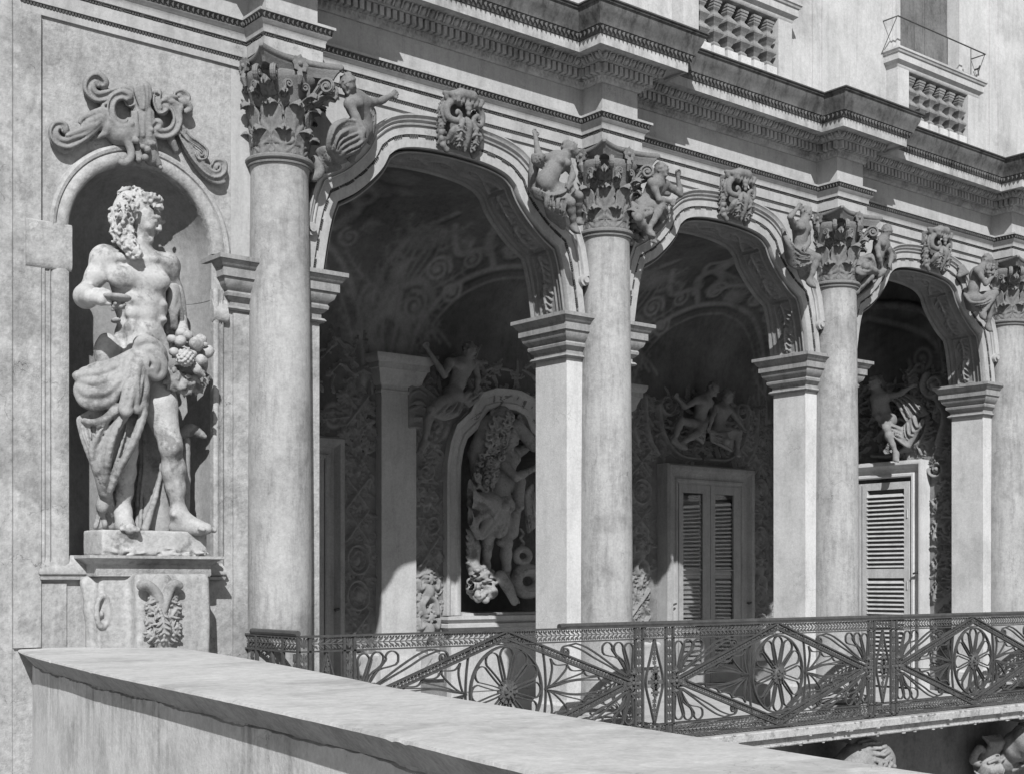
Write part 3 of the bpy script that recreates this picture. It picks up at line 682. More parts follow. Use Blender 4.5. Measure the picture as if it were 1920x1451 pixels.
# vault and lunettes: painted scrollwork, cartouches and cloud figures in very low relief
class Paint:
    """painted scrollwork: light strokes with a darker painted edge beside them"""
    def __init__(s, w_, h_, res): s.l = Relief(w_, h_, res); s.d = Relief(w_, h_, res)
    def st(s, P, w_, v=.5, n=5, tp=False): s.l.stroke(P, w_, v, n, tp); s.d.stroke([(x+w_*.5, z-w_*.55) for x, z in P], w_*1.25, v*.8, n, tp)
    def sp(s, x, z, r_, a0, t, sg, w_, v=.5): s.l.spiral(x, z, r_, a0, t, sg, w_, v); s.d.spiral(x+w_*.5, z-w_*.5, r_, a0, t, sg, w_*1.2, v*.8)
    def lf(s, a, b, w_, v=.5, n=6, bend=0): s.l.leaf(a, b, w_, v, n, bend); s.d.leaf((a[0]+.02, a[1]-.02), (b[0]+.02, b[1]-.02), w_*1.1, v*.7, n, bend)
    def bl(s, x, z, rx, rz, v=.6, ang=0): s.l.blob(x, z, rx, rz, v, ang); s.d.blob(x+rx*.25, z-rz*.3, rx*1.15, rz*1.15, v*.75, ang)
    def value(s, seed):
        L_, D_ = s.l.a, s.d.a; x = np.arange(L_.shape[0])[:, None]*s.l.res; z = np.arange(L_.shape[1])[None, :]*s.l.res
        n = .5+.16*np.sin(x*1.9+seed+1.6*np.sin(z*1.3+seed))+.12*np.sin(z*2.7+1.9*np.sin(x*2.3+seed))+.07*np.sin(x*7.1+z*5.3)*np.sin(z*6.1-x*3.7)
        k = L_.copy(); B_ = k
        v = .42*n+.10+L_*.80*(1-.45*(n-.5))-np.where(L_ > .04, 0, D_*.38)
        for _ in range(2):
            v[1:-1, :] = (v[:-2, :]+2*v[1:-1, :]+v[2:, :])/4; v[:, 1:-1] = (v[:, :-2]+2*v[:, 1:-1]+v[:, 2:])/4
        return np.clip(v, .06, 1.0)
def putto(P_, x, z, s_, fl=1, v=.6):
    P_.bl(x, z+.42*s_, .11*s_, .13*s_, v); P_.bl(x, z+.16*s_, .15*s_, .22*s_, v*.9, .2*fl); P_.st([(x+fl*.1*s_, z+.28*s_), (x+fl*.32*s_, z+.36*s_), (x+fl*.5*s_, z+.22*s_)], .055*s_, v*.8); P_.st([(x-fl*.1*s_, z+.25*s_), (x-fl*.28*s_, z+.1*s_), (x-fl*.2*s_, z-.1*s_)], .05*s_, v*.75)
    P_.st([(x, z), (x+fl*.25*s_, z-.12*s_), (x+fl*.22*s_, z-.42*s_)], .085*s_, v*.85); P_.st([(x-fl*.05*s_, z), (x-fl*.18*s_, z-.2*s_), (x-fl*.02*s_, z-.5*s_)], .08*s_, v*.8)
    for q in range(5): P_.st([(x-fl*.1*s_+.05*q*s_, z+.02*s_), (x+fl*(.1+.12*q)*s_, z-.08*s_), (x+fl*(.3+.14*q)*s_, z-.02*q*s_-.2*s_)], .022*s_, v*.6)
PT = Paint(RX1-RX0, CV+CR*math.pi/2+.5, .0135); rr = random.Random(4)
for bi, bay in enumerate(BAY):
    x = ux(bay)
    for sg in (-1, 1):
        PT.st([(x+sg*1.30, 3.3), (x+sg*1.50, 3.9), (x+sg*1.40, 4.6), (x+sg*1.05, 5.15), (x+sg*.55, 5.5), (x, 5.62)], .045, .40)
        PT.st([(x+sg*1.18, 3.35), (x+sg*1.36, 3.9), (x+sg*1.27, 4.5), (x+sg*.95, 5.0), (x+sg*.5, 5.33), (x, 5.45)], .02, .34)
        PT.sp(x+sg*1.08, 3.42, .17, 0, 1.9, sg, .035, .42); PT.sp(x+sg*.42, 5.80, .16, 1, 1.9, -sg, .035, .45); PT.sp(x+sg*1.52, 4.85, .19, 2, 1.9, sg, .035, .4); PT.sp(x+sg*.95, 5.55, .14, 2, 1.7, sg, .03, .42)
        for q in range(6): PT.lf((x+sg*(1.66-.03*q), 3.2+q*.36), (x+sg*(1.40-.11*q), 3.55+q*.40), .14, .34, 6, sg*.06)
        for q in range(4): PT.lf((x+sg*(.15+.3*q), 5.68), (x+sg*(.25+.33*q), 6.05-.08*q), .13, .38, 6, sg*.05)
        PT.st([(x+sg*1.75, 2.6), (x+sg*1.68, 3.3), (x+sg*1.8, 3.9), (x+sg*1.72, 4.6), (x+sg*1.82, 5.4)], .035, .32)
        for q in range(11): PT.lf((x+sg*1.77, 2.7+.3*q), (x+sg*1.60, 2.95+.3*q), .1, .30, 4, sg*.03)
    PT.st([(x-.5, 5.7), (x-.2, 5.95), (x+.2, 5.95), (x+.5, 5.7)], .05, .42); PT.bl(x, 5.75, .22, .16, .4)
    putto(PT, x-.75, 6.15, .9, 1, .42); putto(PT, x+.7, 6.1, .9, -1, .40)
    for q in range(12): PT.bl(x+rr.uniform(-1.2, 1.2), 6.5+rr.uniform(-.25, .35), rr.uniform(.1, .28), rr.uniform(.06, .14), rr.uniform(.1, .22), rr.uniform(-.4, .4))
for ax_ in (ux(9.25), ux(12.9)):
    putto(PT, ax_-.1, 4.75, 1.15, 1, .48); PT.bl(ax_+.05, 5.75, .35, .2, .30, .3); PT.st([(ax_-.25, 4.2), (ax_-.35, 4.9), (ax_-.2, 5.6), (ax_+.2, 6.2)], .05, .34)
    for q in range(7): PT.lf((ax_-.28+.02*q, 4.3+q*.25), (ax_-.52+.03*q, 4.55+q*.25), .13, .34, 6, .05); PT.lf((ax_+.3, 4.2+q*.28), (ax_+.5, 4.5+q*.27), .12, .3, 5, -.05)
    PT.sp(ax_+.42, 5.35, .18, 0, 2.1, 1, .035, .5); PT.sp(ax_+.72, 5.10, .15, 1, 1.8, -1, .03, .48); PT.st([(ax_+.3, 6.0), (ax_+.6, 5.6), (ax_+.95, 5.75), (ax_+1.2, 5.5)], .05, .40)
    for q in range(6): PT.st([(ax_-.1+.07*q, 5.9), (ax_-.2+.1*q, 5.5), (ax_-.15+.06*q, 5.1)], .02, .34)
# scrolls crowning the rear door of the third bay
dx_ = ux(14.73)
for sg in (-1, 1):
    Rr.stroke([(dx_+sg*.1, 3.28), (dx_+sg*.55, 3.32), (dx_+sg*.85, 3.6), (dx_+sg*.95, 4.0)], .035, .07); Rr.spiral(dx_+sg*.8, 4.02, .16, 0, 1.7, sg, .035, .08)
    Rr.stroke([(dx_+sg*.95, 3.3), (dx_+sg*1.15, 3.6), (dx_+sg*1.2, 4.1)], .04, .06)
    for q in range(4): Rr.leaf((dx_+sg*1.05, 3.3+.2*q), (dx_+sg*1.25, 3.55+.2*q), .1, .05, 4)
Rr.noise(.004, 7.0)
Rr.a = np.where((nz_ < tz) & (nz_ > 1.09), -.62, Rr.a)
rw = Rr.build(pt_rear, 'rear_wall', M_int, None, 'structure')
def paintattr(o, vals):
    at = o.data.attributes.new('paint', 'FLOAT', 'POINT'); at.data.foreach_set('value', vals.ravel().astype(np.float32))
paintattr(rw, PT.value(1.0))
def paint(o, R_, zdark):
    o.data.materials.append(M_relief); o.data.materials.append(M_fresco)
    a = R_.a; am = np.maximum(np.maximum(a[:-1, :-1], a[1:, :-1]), np.maximum(a[:-1, 1:], a[1:, 1:])); zz = np.broadcast_to((np.arange(R_.nz-1)*R_.res)[None, :], am.shape)
    xx = np.broadcast_to((np.arange(R_.nx-1)*R_.res)[:, None], am.shape)
    mi = np.where(am > .010, np.where(zz < CV+.2, 1, 0), np.where(zz > zdark+.12*np.sin(xx*3.1), 2, 0)); mi = np.where(am < -.1, 2, mi)
    if len(o.data.polygons) == mi.size: o.data.polygons.foreach_set('material_index', mi.ravel().astype(np.int32)); o.data.update()
paint(rw, Rr, 3.0)
rw['label'] = 'rear loggia wall with low stucco relief curving into a painted vault'
# pilasters of the rear wall
for px in (5.75, 9.297, 12.92):
    p = boxobj('pilaster', M_intpil, rw, px-.252, px+.252, RY-.12, RY+.02, 0, 4.0)
    b = MB(); b.sweep([(px-.252, RY), (px-.252, RY-.12), (px+.252, RY-.12), (px+.252, RY)], [(-.01,3.75),(.02,3.76),(.02,3.79),(.003,3.80),(.003,3.84),(.02,3.85),(.05,3.88),(.06,3.93),(.10,4.03),(.12,4.035),(.12,4.10),(.15,4.12),(.17,4.17),(.17,4.2),(0,4.2)]); b.build('impost', M_intpil, p, 40)
    b = MB(); b.sweep([(px-.252, RY), (px-.252, RY-.12), (px+.252, RY-.12), (px+.252, RY)], [(0,.62),(.015,.62),(.02,.58),(.04,.55),(.04,.0),(0,0)]); b.build('pilaster_base', M_intpil, p, 40)
# dado moulding between the pilasters
for x0, x1 in ((9.56, 10.02), (12.05, 12.66), (13.18, 13.80), (15.67, 16.39), (8.5, 9.04)):
    b = MB(); b.prism([(RY, .30), (RY-.05, .30), (RY-.055, .55), (RY-.075, .58), (RY-.08, .62), (RY-.05, .64), (RY, .65)], x0, x1, 'x'); b.build('dado_moulding', M_intpil, rw, 40)
# --- niche surround (in the rear wall)
NP = [(-x, z) for x, z in NPH[::-1]]+NPH[1:]
NPf = [(11.035-.75, 1.08)]+[(11.035+x, z) for x, z in NP]+[(11.035+.75, 1.08)]
sur = arch_sweep(NPf, [(-.012, RY+.1),(-.012, RY-.03),(.02, RY-.05),(.06, RY-.05),(.075, RY-.03),(.15, RY-.03),(.17, RY-.06),(.20, RY-.085),(.24, RY-.085),(.245, RY)]); sur.build('niche_surround', M_intpil, rw, 45)
b = MB(); b.sweep([(10.06, RY), (10.06, RY-.10), (12.01, RY-.10), (12.01, RY)], [(0,.86),(.02,.87),(.03,.92),(.07,.93),(.07,.97),(.03,.985),(.05,1.0),(.08,1.03),(.08,1.07),(-.3,1.085)]); b.build('niche_sill', M_intpil, rw, 40)
boxobj('niche_apron', M_intpil, rw, 10.1, 11.97, RY-.09, RY+.02, 0, .86)
boxobj('apron_panel', M_intpil, rw, 10.25, 11.82, RY-.105, RY-.088, .12, .72, bevel=.01)
boxobj('niche_ledge', M_intpil, rw, 10.31, 11.76, RY-.05, RY+.6, 1.07, 1.105)
# --- end wall at the far side of the loggia
Re = Relief(3.35, 5.9, .0135)
def pe(y): return y-.44
for sg, cy in ((-1, 2.07), (1, 2.07)):
    y = pe(cy)
    Re.stroke([(y+sg*.15, 3.3), (y+sg*.5, 3.28), (y+sg*.85, 3.5), (y+sg*.8, 3.75)], .045, .10); Re.spiral(y+sg*.62, 3.62, .19, 0, 1.6, -sg, .045, .10)
    for q in range(9): Re.leaf((y+sg*1.12, .4+.42*q), (y+sg*1.3, .75+.42*q), .11, .05, 5, sg*.04*(-1)**q)
    Re.spiral(y+sg*1.18, 3.05, .13, 0, 1.5, sg, .03, .07); Re.spiral(y+sg*1.15, 4.2, .2, 1, 1.6, sg, .05, .1); Re.stroke([(y+sg*1.2, 3.4), (y+sg*1.3, 3.8), (y+sg*1.1, 4.1)], .05, .09)
    Re.stroke([(y+sg*1.3, 4.4), (y+sg*1.2, 4.9), (y+sg*.9, 5.3), (y, 5.5)], .06, .06)
for q in range(7): Re.leaf((pe(1.2)+.02*q, 3.4+.13*q), (pe(1.05)+.06*q, 3.75+.12*q), .12, .08, 5, .05)
filler(Re, .1, 3.2, 3.3, 4.4, 260, .06, 9, .28); filler(Re, .08, .48, .3, 3.3, 160, .035, 10, .16); filler(Re, 2.85, 3.3, .3, 3.3, 120, .035, 11, .16)
Re.noise(.004, 7.0)
ew = Re.build(lambda U, V, H: (RX1-H*1.3, U+.44, V), 'end_wall', M_int, None, 'structure')
PE = Paint(3.35, 5.9, .0135)
for sg in (-1, 1):
    y = pe(2.07); PE.st([(y+sg*1.3, 3.4), (y+sg*1.35, 4.2), (y+sg*1.0, 4.9), (y, 5.3)], .045, .3); PE.sp(y+sg*.9, 4.6, .2, 0, 1.9, sg, .035, .3)
    for q in range(6): PE.lf((y+sg*1.4, 3.2+.3*q), (y+sg*1.15, 3.5+.32*q), .14, .28, 6, sg*.05)
for q in range(14): PE.bl(rr.uniform(.2, 3.1), rr.uniform(4.0, 5.6), rr.uniform(.15, .4), rr.uniform(.08, .2), rr.uniform(.06, .16))
paintattr(ew, PE.value(2.0))
paint(ew, Re, 3.4)
ew['label'] = 'far end wall of the loggia with stucco relief around the louvred door'
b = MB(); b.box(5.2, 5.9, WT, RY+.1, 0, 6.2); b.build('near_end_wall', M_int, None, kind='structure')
b = MB(); b.box(5.2, 19.5, .30, 4.4, 5.92, 6.1); b.box(5.2, 19.5, 4.45, 4.6, -.3, 6.1); b.box(16.46, 16.6, .3, 4.5, -.3, 6.1); b.build('loggia_ceiling', M_ceil, None, kind='structure')
# --- floors, ground
b = MB(); b.box(3.0, 19.5, -.02, 4.5, -.12, 0.0); b.build('loggia_floor', M_floor, None, kind='structure')
b = MB(); b.add([(-120,-120,-5.2),(140,-120,-5.2),(140,140,-5.2),(-120,140,-5.2)], [(0,1,2,3)]); b.build('courtyard_ground', M_ground, None, kind='structure')
# --- doors
def door_frame(name, W2, H, fw, label, fm=None):
    """door in local coords: X along wall, -Y out of wall, Z up"""
    t = thing(name, label, 'door')
    P = [(-W2+fw, .0), (-W2+fw, H-fw), (W2-fw, H-fw), (W2-fw, .0)]
    pr = [(0,.04),(0,-.03),(.015,-.04),(.045,-.04),(.055,-.02),(.085,-.015),(.12,-.03),(.15,-.075),(.17,-.10),(.20,-.105),(.225,-.10),(fw,-.06),(fw,.15)]
    G = []; L = [offs(P, n) for n, y in pr]
    b = MB()
    for i in range(4): G.append([(L[k][i][0], pr[k][1], L[k][i][1]) for k in range(len(pr))])
    b.grid(G); b.build('frame', fm or M_frame, t, 30)
    return t
def leaf_frame(parent, x0, x1, z0, z1, rails, stile, m=M_door, y0=-.035, y1=.0, name='leaf'):
    b = MB(); b.box(x0, x0+stile, y0, y1, z0, z1); b.box(x1-stile, x1, y0, y1, z0, z1)
    for a, c in rails: b.box(x0+stile, x1-stile, y0+.001, y1-.001, a, c)
    o = b.build(name, m, parent, fix=False); return o
slat_me = {}
def slats(parent, x0, x1, z0, z1, pitch, y, m=M_door, ang=38):
    key = (round(x1-x0, 3), round(pitch, 3))
    if key not in slat_me:
        b = MB(); a = math.radians(ang); hx = (x1-x0)/2
        b.obox((0, 0, 0), X, Vector((0, math.cos(a), math.sin(a))), Vector((0, -math.sin(a), math.cos(a))), hx, pitch*.56, .005)
        slat_me[key] = b.mesh('slat'); slat_me[key].materials.append(m)
    n = int((z1-z0)/pitch)
    for i in range(n):
        o = link('slat', slat_me[key], parent); o.location = ((x0+x1)/2, y, z0+pitch*(i+.5)); o.rotation_euler = (0, random.uniform(-.004, .004), 0)
def cockspur(t, x, z):
    b = MB(); b.tube([(x, -.03, z), (x, -.09, z)], .012); b.tube([(x-.03, -.09, z-.01), (x+.03, -.09, z+.01)], .014); b.build('shutter_catch', M_iron, t)
def french(label):
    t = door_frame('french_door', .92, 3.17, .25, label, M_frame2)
    for sg in (-1, 1):
        x0, x1 = (-.655, -.005) if sg < 0 else (.005, .655)
        if sg < 0: gx0, gx1 = -.57, -.16
        else: gx0, gx1 = .10, .50
        b = MB(); b.box(x0, gx0, -.035, 0, .03, 2.89); b.box(gx1, x1, -.035, 0, .03, 2.89)
        for a, c in ((.03, .28), (2.77, 2.89), (.77, .80), (1.66, 1.675)): b.box(gx0, gx1, -.034, -.001, a, c)
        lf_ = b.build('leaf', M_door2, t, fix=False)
        b = MB(); b.box(gx0, gx1, -.012, -.008, .28, 2.77); b.build('pane', M_glass, lf_, fix=False)
        slats(lf_, gx0-.02, gx1+.02, .3, 2.72, .068, .040, M_slat, 50)
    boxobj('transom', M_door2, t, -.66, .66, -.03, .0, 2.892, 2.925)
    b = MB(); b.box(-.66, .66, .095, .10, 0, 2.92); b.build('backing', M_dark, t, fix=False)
    cockspur(t, -.80, 1.18); cockspur(t, .80, 1.18)
    return t
boxpanel = None
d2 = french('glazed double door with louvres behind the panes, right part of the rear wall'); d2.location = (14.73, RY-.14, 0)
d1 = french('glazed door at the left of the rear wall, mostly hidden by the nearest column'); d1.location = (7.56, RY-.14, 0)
for d_ in (d1, d2): d_['group'] = 'glazed doors of the rear wall'
def louvre_door():
    t = door_frame('louvred_door', 1.04, 3.18, .22, 'pale sunlit louvred double door in the far end wall')
    for sg in (-1, 1):
        x0, x1 = (-.80, -.012) if sg < 0 else (.012, .80)
        l_ = leaf_frame(t, x0, x1, .03, 2.90, ((.03, .15), (1.55, 1.68), (2.80, 2.90)), .085)
        slats(l_, x0+.086, x1-.086, 1.69, 2.79, .062, -.018); slats(l_, x0+.086, x1-.086, .16, 1.54, .062, -.018)
        for hz in (2.45, 1.45, .4):
            b = MB(); b.tube([(x0+.03 if sg < 0 else x1-.03, -.042, hz-.06), (x0+.03 if sg < 0 else x1-.03, -.042, hz+.06)], .009); b.build('hinge', M_door, l_)
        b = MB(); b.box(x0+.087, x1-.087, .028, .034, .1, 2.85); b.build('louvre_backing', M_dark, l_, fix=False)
    b = MB(); b.tube([(-.10, -.05, 1.38), (-.10, -.09, 1.38), (-.05, -.09, 1.38)], .009); b.build('handle', M_iron, t)
    cockspur(t, .93, 1.62)
    return t
d3 = louvre_door(); d3.location = (RX1-.10, 2.07, 0); d3.rotation_euler = (0, 0, -math.pi/2)
# the deep reveal boxes round the door leaves
# ================================================================== COLUMNS
CY = -.09
def leaf_mesh(name, h, w0, curl, out, nu=15, nv=26, R=.24):
    Gf, Gb = [], []
    for j in range(nv):
        s = j/(nv-1); t = min(s/.72, 1.0)
        cx_ = out*t*t; cz = h*t
        if s > .72:
            a = (s-.72)/.28*math.radians(175); cx_ += curl*(1-math.cos(a)); cz += curl*math.sin(a)*.9
            nx, nz = math.cos(a), -math.sin(a)*-1
            nrm = (math.cos(a), 0, math.sin(a))
            nrm = (math.cos(a)*1.0, 0, -math.sin(a)*-1.0)
        else: nrm = (1, 0, 0)
        lob = abs(math.sin(s*math.pi*5.5))**.5
        wd = w0*(1-.28*s)*(0.84+.16*lob)*(1 if s < .70 else max(.5, 1-(s-.70)*1.9))
        if s > .86: wd *= math.sqrt(max(1-((s-.86)/.145)**2, .04))
        rf, rb = [], []
        for i in range(nu):
            u = -1+2*i/(nu-1); y = u*wd
            rib = .012*math.exp(-(u/.13)**2)+.0085*math.cos(abs(u)*9-s*30)*min(1, abs(u)*3)
            sag = y*y/(2*R)
            x = cx_+rib-sag*(1-.5*s); z = cz - abs(u)*.02*(1 if s > .3 else 0) - (abs(u)**2)*.015*(s > .72)
            rf.append((x, y, z)); rb.append((x-.016 if s < .72 else x-.012*nrm[0], y*.97, z-.012 if s > .72 else z))
        Gf.append(rf); Gb.append(rb)
    b = MB(); b.grid(Gf); b.grid(Gb)
    nf = nu*nv
    for j in range(nv-1):
        for e in (0, nu-1): b.f.append((j*nu+e, (j+1)*nu+e, nf+(j+1)*nu+e, nf+j*nu+e))
    for i in range(nu-1): b.f.append(((nv-1)*nu+i, (nv-1)*nu+i+1, nf+(nv-1)*nu+i+1, nf+(nv-1)*nu+i))
    me = b.mesh(name); fixn(me); me.materials.append(M_cap); me.polygons.foreach_set('use_smooth', [True]*len(me.polygons)); return me
L1 = leaf_mesh('leaf', .20, .112, .028, .030); L2 = leaf_mesh('leaf', .39, .108, .032, .050); L3 = leaf_mesh('leaf', .17, .06, .03, .08)
def volute_mesh():
    b = MB()
    P = [(.0, .0), (.05, .10), (.10, .17)]; S = spiral2(.165, .165, .068, math.pi*.95, 1.75, -1, 26, .15)
    P = smoothpts(P+[S[0]], 4)[:-1]+S
    b.ribbon(P, .018, -.022, .022, taper=lambda t: 1-.4*t)
    b2 = MB(); b2.tube([(x, 0, z) for x, z in P], [.016]*len(P), 6)
    b.add(b2.v, b2.f); b.lathe([(.001, -.001)], (0, 0), 3)
    b.tube([(.165, -.028, .165), (.165, .028, .165)], .016)
    me = b.mesh('volute'); fixn(me); me.materials.append(M_cap); return me
VOL = volute_mesh()
def helix_mesh():
    b = MB(); P = smoothpts([(.0, -.0), (.02, .09)], 3)[:-1]+spiral2(.045, .115, .036, math.pi, 1.5, -1, 18, .15)
    b.ribbon(P, .013, -.02, .02); b.tube([(x, 0, z) for x, z in P], .011, 5); me = b.mesh('helix'); fixn(me); me.materials.append(M_cap); return me
HEL = helix_mesh()
def flower_mesh():
    b = MB()
    for k in range(8):
        a = k*math.pi/4; c, s_ = math.cos(a), math.sin(a)
        for (r0, r1, wd, out) in ((.012, .075, .024, .03),):
            pts = [(r0, 0), (.03, wd*.8), (.055, wd), (r1, 0), (.055, -wd), (.03, -wd*.8)]
            G = [(out if i in (1, 2, 4, 5) else (.035 if i == 3 else .03), p[0]*c-p[1]*s_, p[0]*s_+p[1]*c) for i, p in enumerate(pts)]
            G2 = [(.0, y*.8, z*.8) for x, y, z in G]
            b.add(G+G2, [tuple(range(6)), tuple(range(6, 12))[::-1]]+[(i, (i+1) % 6, 6+(i+1) % 6, 6+i) for i in range(6)])
    b.lathe([(0, 0)], (0, 0), 3)
    for k in range(5):
        a = math.pi*k/4-math.pi/2
    G = [[(.03+.022*math.cos(f_), .022*math.sin(f_)*math.cos(t), .022*math.sin(f_)*math.sin(t)) for t in np.linspace(0, 2*math.pi, 9)[:-1]] for f_ in np.linspace(.01, math.pi/2, 4)]
    b.grid(G, close_v=True); b.tube([(.01, 0, -.03), (.03, 0, -.10), (.01, 0, -.16)], [.02, .026, .012], 6)
    me = b.mesh('flower'); fixn(me); me.materials.append(M_cap); return me
FLW = flower_mesh()
def bell_me():
    b = MB(); b.lathe([(.2, 4.925), (.222, 4.93), (.218, 5.1), (.222, 5.3), (.245, 5.42), (.285, 5.52), (.315, 5.57), (.3, 5.585)], (0, 0), 40); me = b.mesh('bell'); me.materials.append(M_cap); return me
BELL = bell_me(); BELL.polygons.foreach_set('use_smooth', [True]*len(BELL.polygons))
def abacus_me():
    b = MB(); G = []
    def outl(s_, r):
        P = []
        for k in range(4):
            a = k*math.pi/2; c, sn = math.cos(a), math.sin(a)
            pts = []
            for t in np.linspace(-1, 1, 11):
                y = t*(.36*s_); x = (.285+.095*abs(t)**2.0)*s_
                pts.append((x, y))
            P += [(x*c-y*sn, x*sn+y*c) for x, y in pts]
        return P
    for s_, z in ((.80, 5.575), (.86, 5.58), (.88, 5.60), (.92, 5.628), (.955, 5.643), (.955, 5.652), (1.0, 5.66), (1.02, 5.672), (1.02, 5.685), (1.0, 5.699), (.6, 5.70)):
        G.append([(x, y, z) for x, y in outl(s_, 0)])
    b.grid(G, close_v=True); b.f.append(tuple(range(len(G[0])))); b.f.append(tuple((len(G)-1)*len(G[0])+k for k in range(len(G[0])))); me = b.mesh('abacus'); fixn(me); me.materials.append(M_cap); return me
ABA = abacus_me()
shb = MB(); prof = [(.268, .355), (.266, .40)]+[(.262-.028*max(0, (z-1.6)/3.2)**1.4, z) for z in np.linspace(.5, 2.0, 7)]+[(.262-.028*max(0, (z-1.6)/3.2)**1.4, z) for z in np.linspace(2.2, 4.80, 12)]+[(.240, 4.835), (.246, 4.862)]
shb.lathe(prof, (0, 0), 64); SH = shb.mesh('shaft')
asb = MB(); asb.lathe([(.2, 4.855), (.262, 4.858), (.264, 4.872), (.256, 4.878), (.270, 4.882), (.281, 4.895), (.281, 4.912), (.27, 4.925), (.2, 4.932)], (0, 0), 56); AS = asb.mesh('astragal')
bsb = MB(); bsb.lathe([(.2, .10), (.34, .115), (.368, .135), (.372, .165), (.345, .198), (.31, .205), (.31, .215), (.285, .235), (.287, .262), (.308, .272), (.33, .285), (.33, .31), (.305, .33), (.287, .332), (.285, .352), (.262, .362)], (0, 0), 56); BS = bsb.mesh('base')
clabels = ['thick nearest column beside the statue niche, highest capital in the picture', 'second column from the statue niche, figures perched on both sides of its capital',
           'third column from the statue niche, in front of the pier left of the louvred door', 'farthest column, cut by the right edge of the photograph']
def mt(x, y, z, rz=0.0, tilt=0.0): return Matrix.Translation((x, y, z)) @ Matrix.Rotation(rz, 4, 'Z') @ Matrix.Rotation(tilt, 4, 'Y')
for i, cx in enumerate(CX):
    t = thing('column', clabels[i], 'column', (cx, CY, 0), 'columns of the arcade')
    link('shaft', SH, t, M_shaft, 40); link('astragal', AS, t, M_cap, 40); bs = link('base', BS, t, M_shaft, 40)
    boxobj('plinth', M_shaft, t, -.375, .375, -.375, .375, 0, .115, bevel=.006)
    link('bell', BELL, t); link('abacus', ABA, t, None, 35)
    for k in range(8):
        a = k*math.pi/4
        o = link('leaf', L1, t); o.matrix_local = mt(.228*math.cos(a+math.pi/8), .228*math.sin(a+math.pi/8), 4.93, a+math.pi/8)
        o = link('leaf', L2, t); o.matrix_local = mt(.222*math.cos(a), .222*math.sin(a), 4.935, a)
        o = link('leaf', L3, t); o.matrix_local = mt(.225*math.cos(a+math.pi/8), .225*math.sin(a+math.pi/8), 5.24, a+math.pi/8)
    for k in range(4):
        a = k*math.pi/2+math.pi/4
        o = link('leaf', L3, t); o.matrix_local = mt(.262*math.cos(a), .262*math.sin(a), 5.30, a, .25) @ Matrix.Scale(1.15, 4)
        for sg in (-1, 1):
            o = link('volute', VOL, t); o.matrix_local = mt(.25*math.cos(a+sg*.20), .25*math.sin(a+sg*.20), 5.34, a+sg*.10)
            a2 = k*math.pi/2
            o = link('helix', HEL, t); m_ = mt(.268*math.cos(a2)-sg*.12*math.sin(a2), .268*math.sin(a2)+sg*.12*math.cos(a2), 5.36, a2-sg*math.pi/2, 0.0)
            o.matrix_local = m_
        o = link('flower', FLW, t); o.matrix_local = mt(.30*math.cos(k*math.pi/2), .30*math.sin(k*math.pi/2), 5.635, k*math.pi/2)
# ================================================================== UPPER BALUSTRADES AND WINDOW
def baluster_mesh(H):
    p = [(.052, 0), (.052, .04), (.045, .05), (.03, .07), (.05, .11), (.082, .155), (.082, .175), (.055, .215), (.036, .235), (.036, .25), (.055, .29), (.078, .325), (.078, .345), (.05, .385), (.034, .405), (.034, .42), (.05, .45), (.05, .465), (.058, .475), (.058, .50), (.066, .505), (.066, .53)]
    b = MB(); b.lathe([(r*1.38, z*H/.53) for r, z in p], (0, 0), 4, math.pi/4); b.f.append((3, 2, 1, 0)); me = b.mesh('baluster'); fixn(me); me.materials.append(M_bal); return me
BH = .50; BALM = baluster_mesh(BH)
pbb = MB(); pbb.box(-.082, .082, -.085, .085, 0, .085); PBM = pbb.mesh('baluster_block'); PBM.materials.append(M_white)
def balustrade(cx, label):
    t = thing('window_balustrade', label, 'balustrade', (cx, 0, 0), 'stone balustrades under the upper windows')
    boxobj('plinth', M_white, t, -.86, .86, -.22, UY+.001, 6.90, 7.03, bevel=.006)
    for sg in (-1, 1): boxobj('post', M_upper, t, sg*.75-.115, sg*.75+.115, -.21, UY+.001, 7.03, 7.66)
    b = MB(); b.sweep([(-.86, UY+.02), (-.86, -.20), (.86, -.20), (.86, UY+.02)], [(-.3, 7.655), (.0, 7.655), (.02, 7.68), (.02, 7.70), (.04, 7.715), (.06, 7.73), (.06, 7.81), (.075, 7.815), (.085, 7.84), (.095, 7.845), (.095, 7.87), (-.3, 7.875)]); r_ = b.build('rail', M_upper, t, 40)
    for k in range(6):
        x = -.53+k*.212
        o = link('baluster_block', PBM, t); o.location = (x, -.125, 7.03)
        o = link('baluster', BALM, t); o.location = (x, -.125, 7.115)
    boxobj('baluster_gap_shade', M_dark, t, -.64, .64, UY-.004, UY+.01, 7.03, 7.655)  # dark sheet added for the shade between the balusters
    return t
balustrade(BAY[1]+.02, 'stone balustrade with square bulbed balusters, the left one, cut by the top edge')
balustrade(BAY[2]+.07, 'stone balustrade with square bulbed balusters below the boarded upper window')
t = thing('boarded_window', 'tall window closed by grey peeling boards above the balustrade', 'window', (BAY[2]+.065, .1, 7.70))
for k in range(5): boxobj('board', M_board, t, -.63+k*.252, -.63+(k+1)*.252-.006, -.02-.004*(k % 2), .02, .0, 4.2)
for sg in (-1, 1): boxobj('jamb', M_upper, t, min(sg*.63, sg*.70), max(sg*.63, sg*.70), -.19, .02, .0, 4.2)
t = thing('window_guard', 'thin iron rod guard rail over the window sill', 'railing', (BAY[2]+.07, 0, 7.87))
b = MB(); b.tube([(-.93, UY, .36), (-.93, -.26, .36), (.95, -.26, .36), (.95, UY, .36)], .0085); b.build('top_rod', M_iron, t)
for x in (-.60, .10, .62):
    b = MB(); b.tube([(x, -.26, 0), (x, -.26, .36)], .006); b.build('upright', M_iron, t)
for sg in (-1, 1):
    b = MB(); b.tube([(sg*.94, -.26, .36), (sg*.97, UY, -.05)], .005); b.build('stay', M_iron, t)
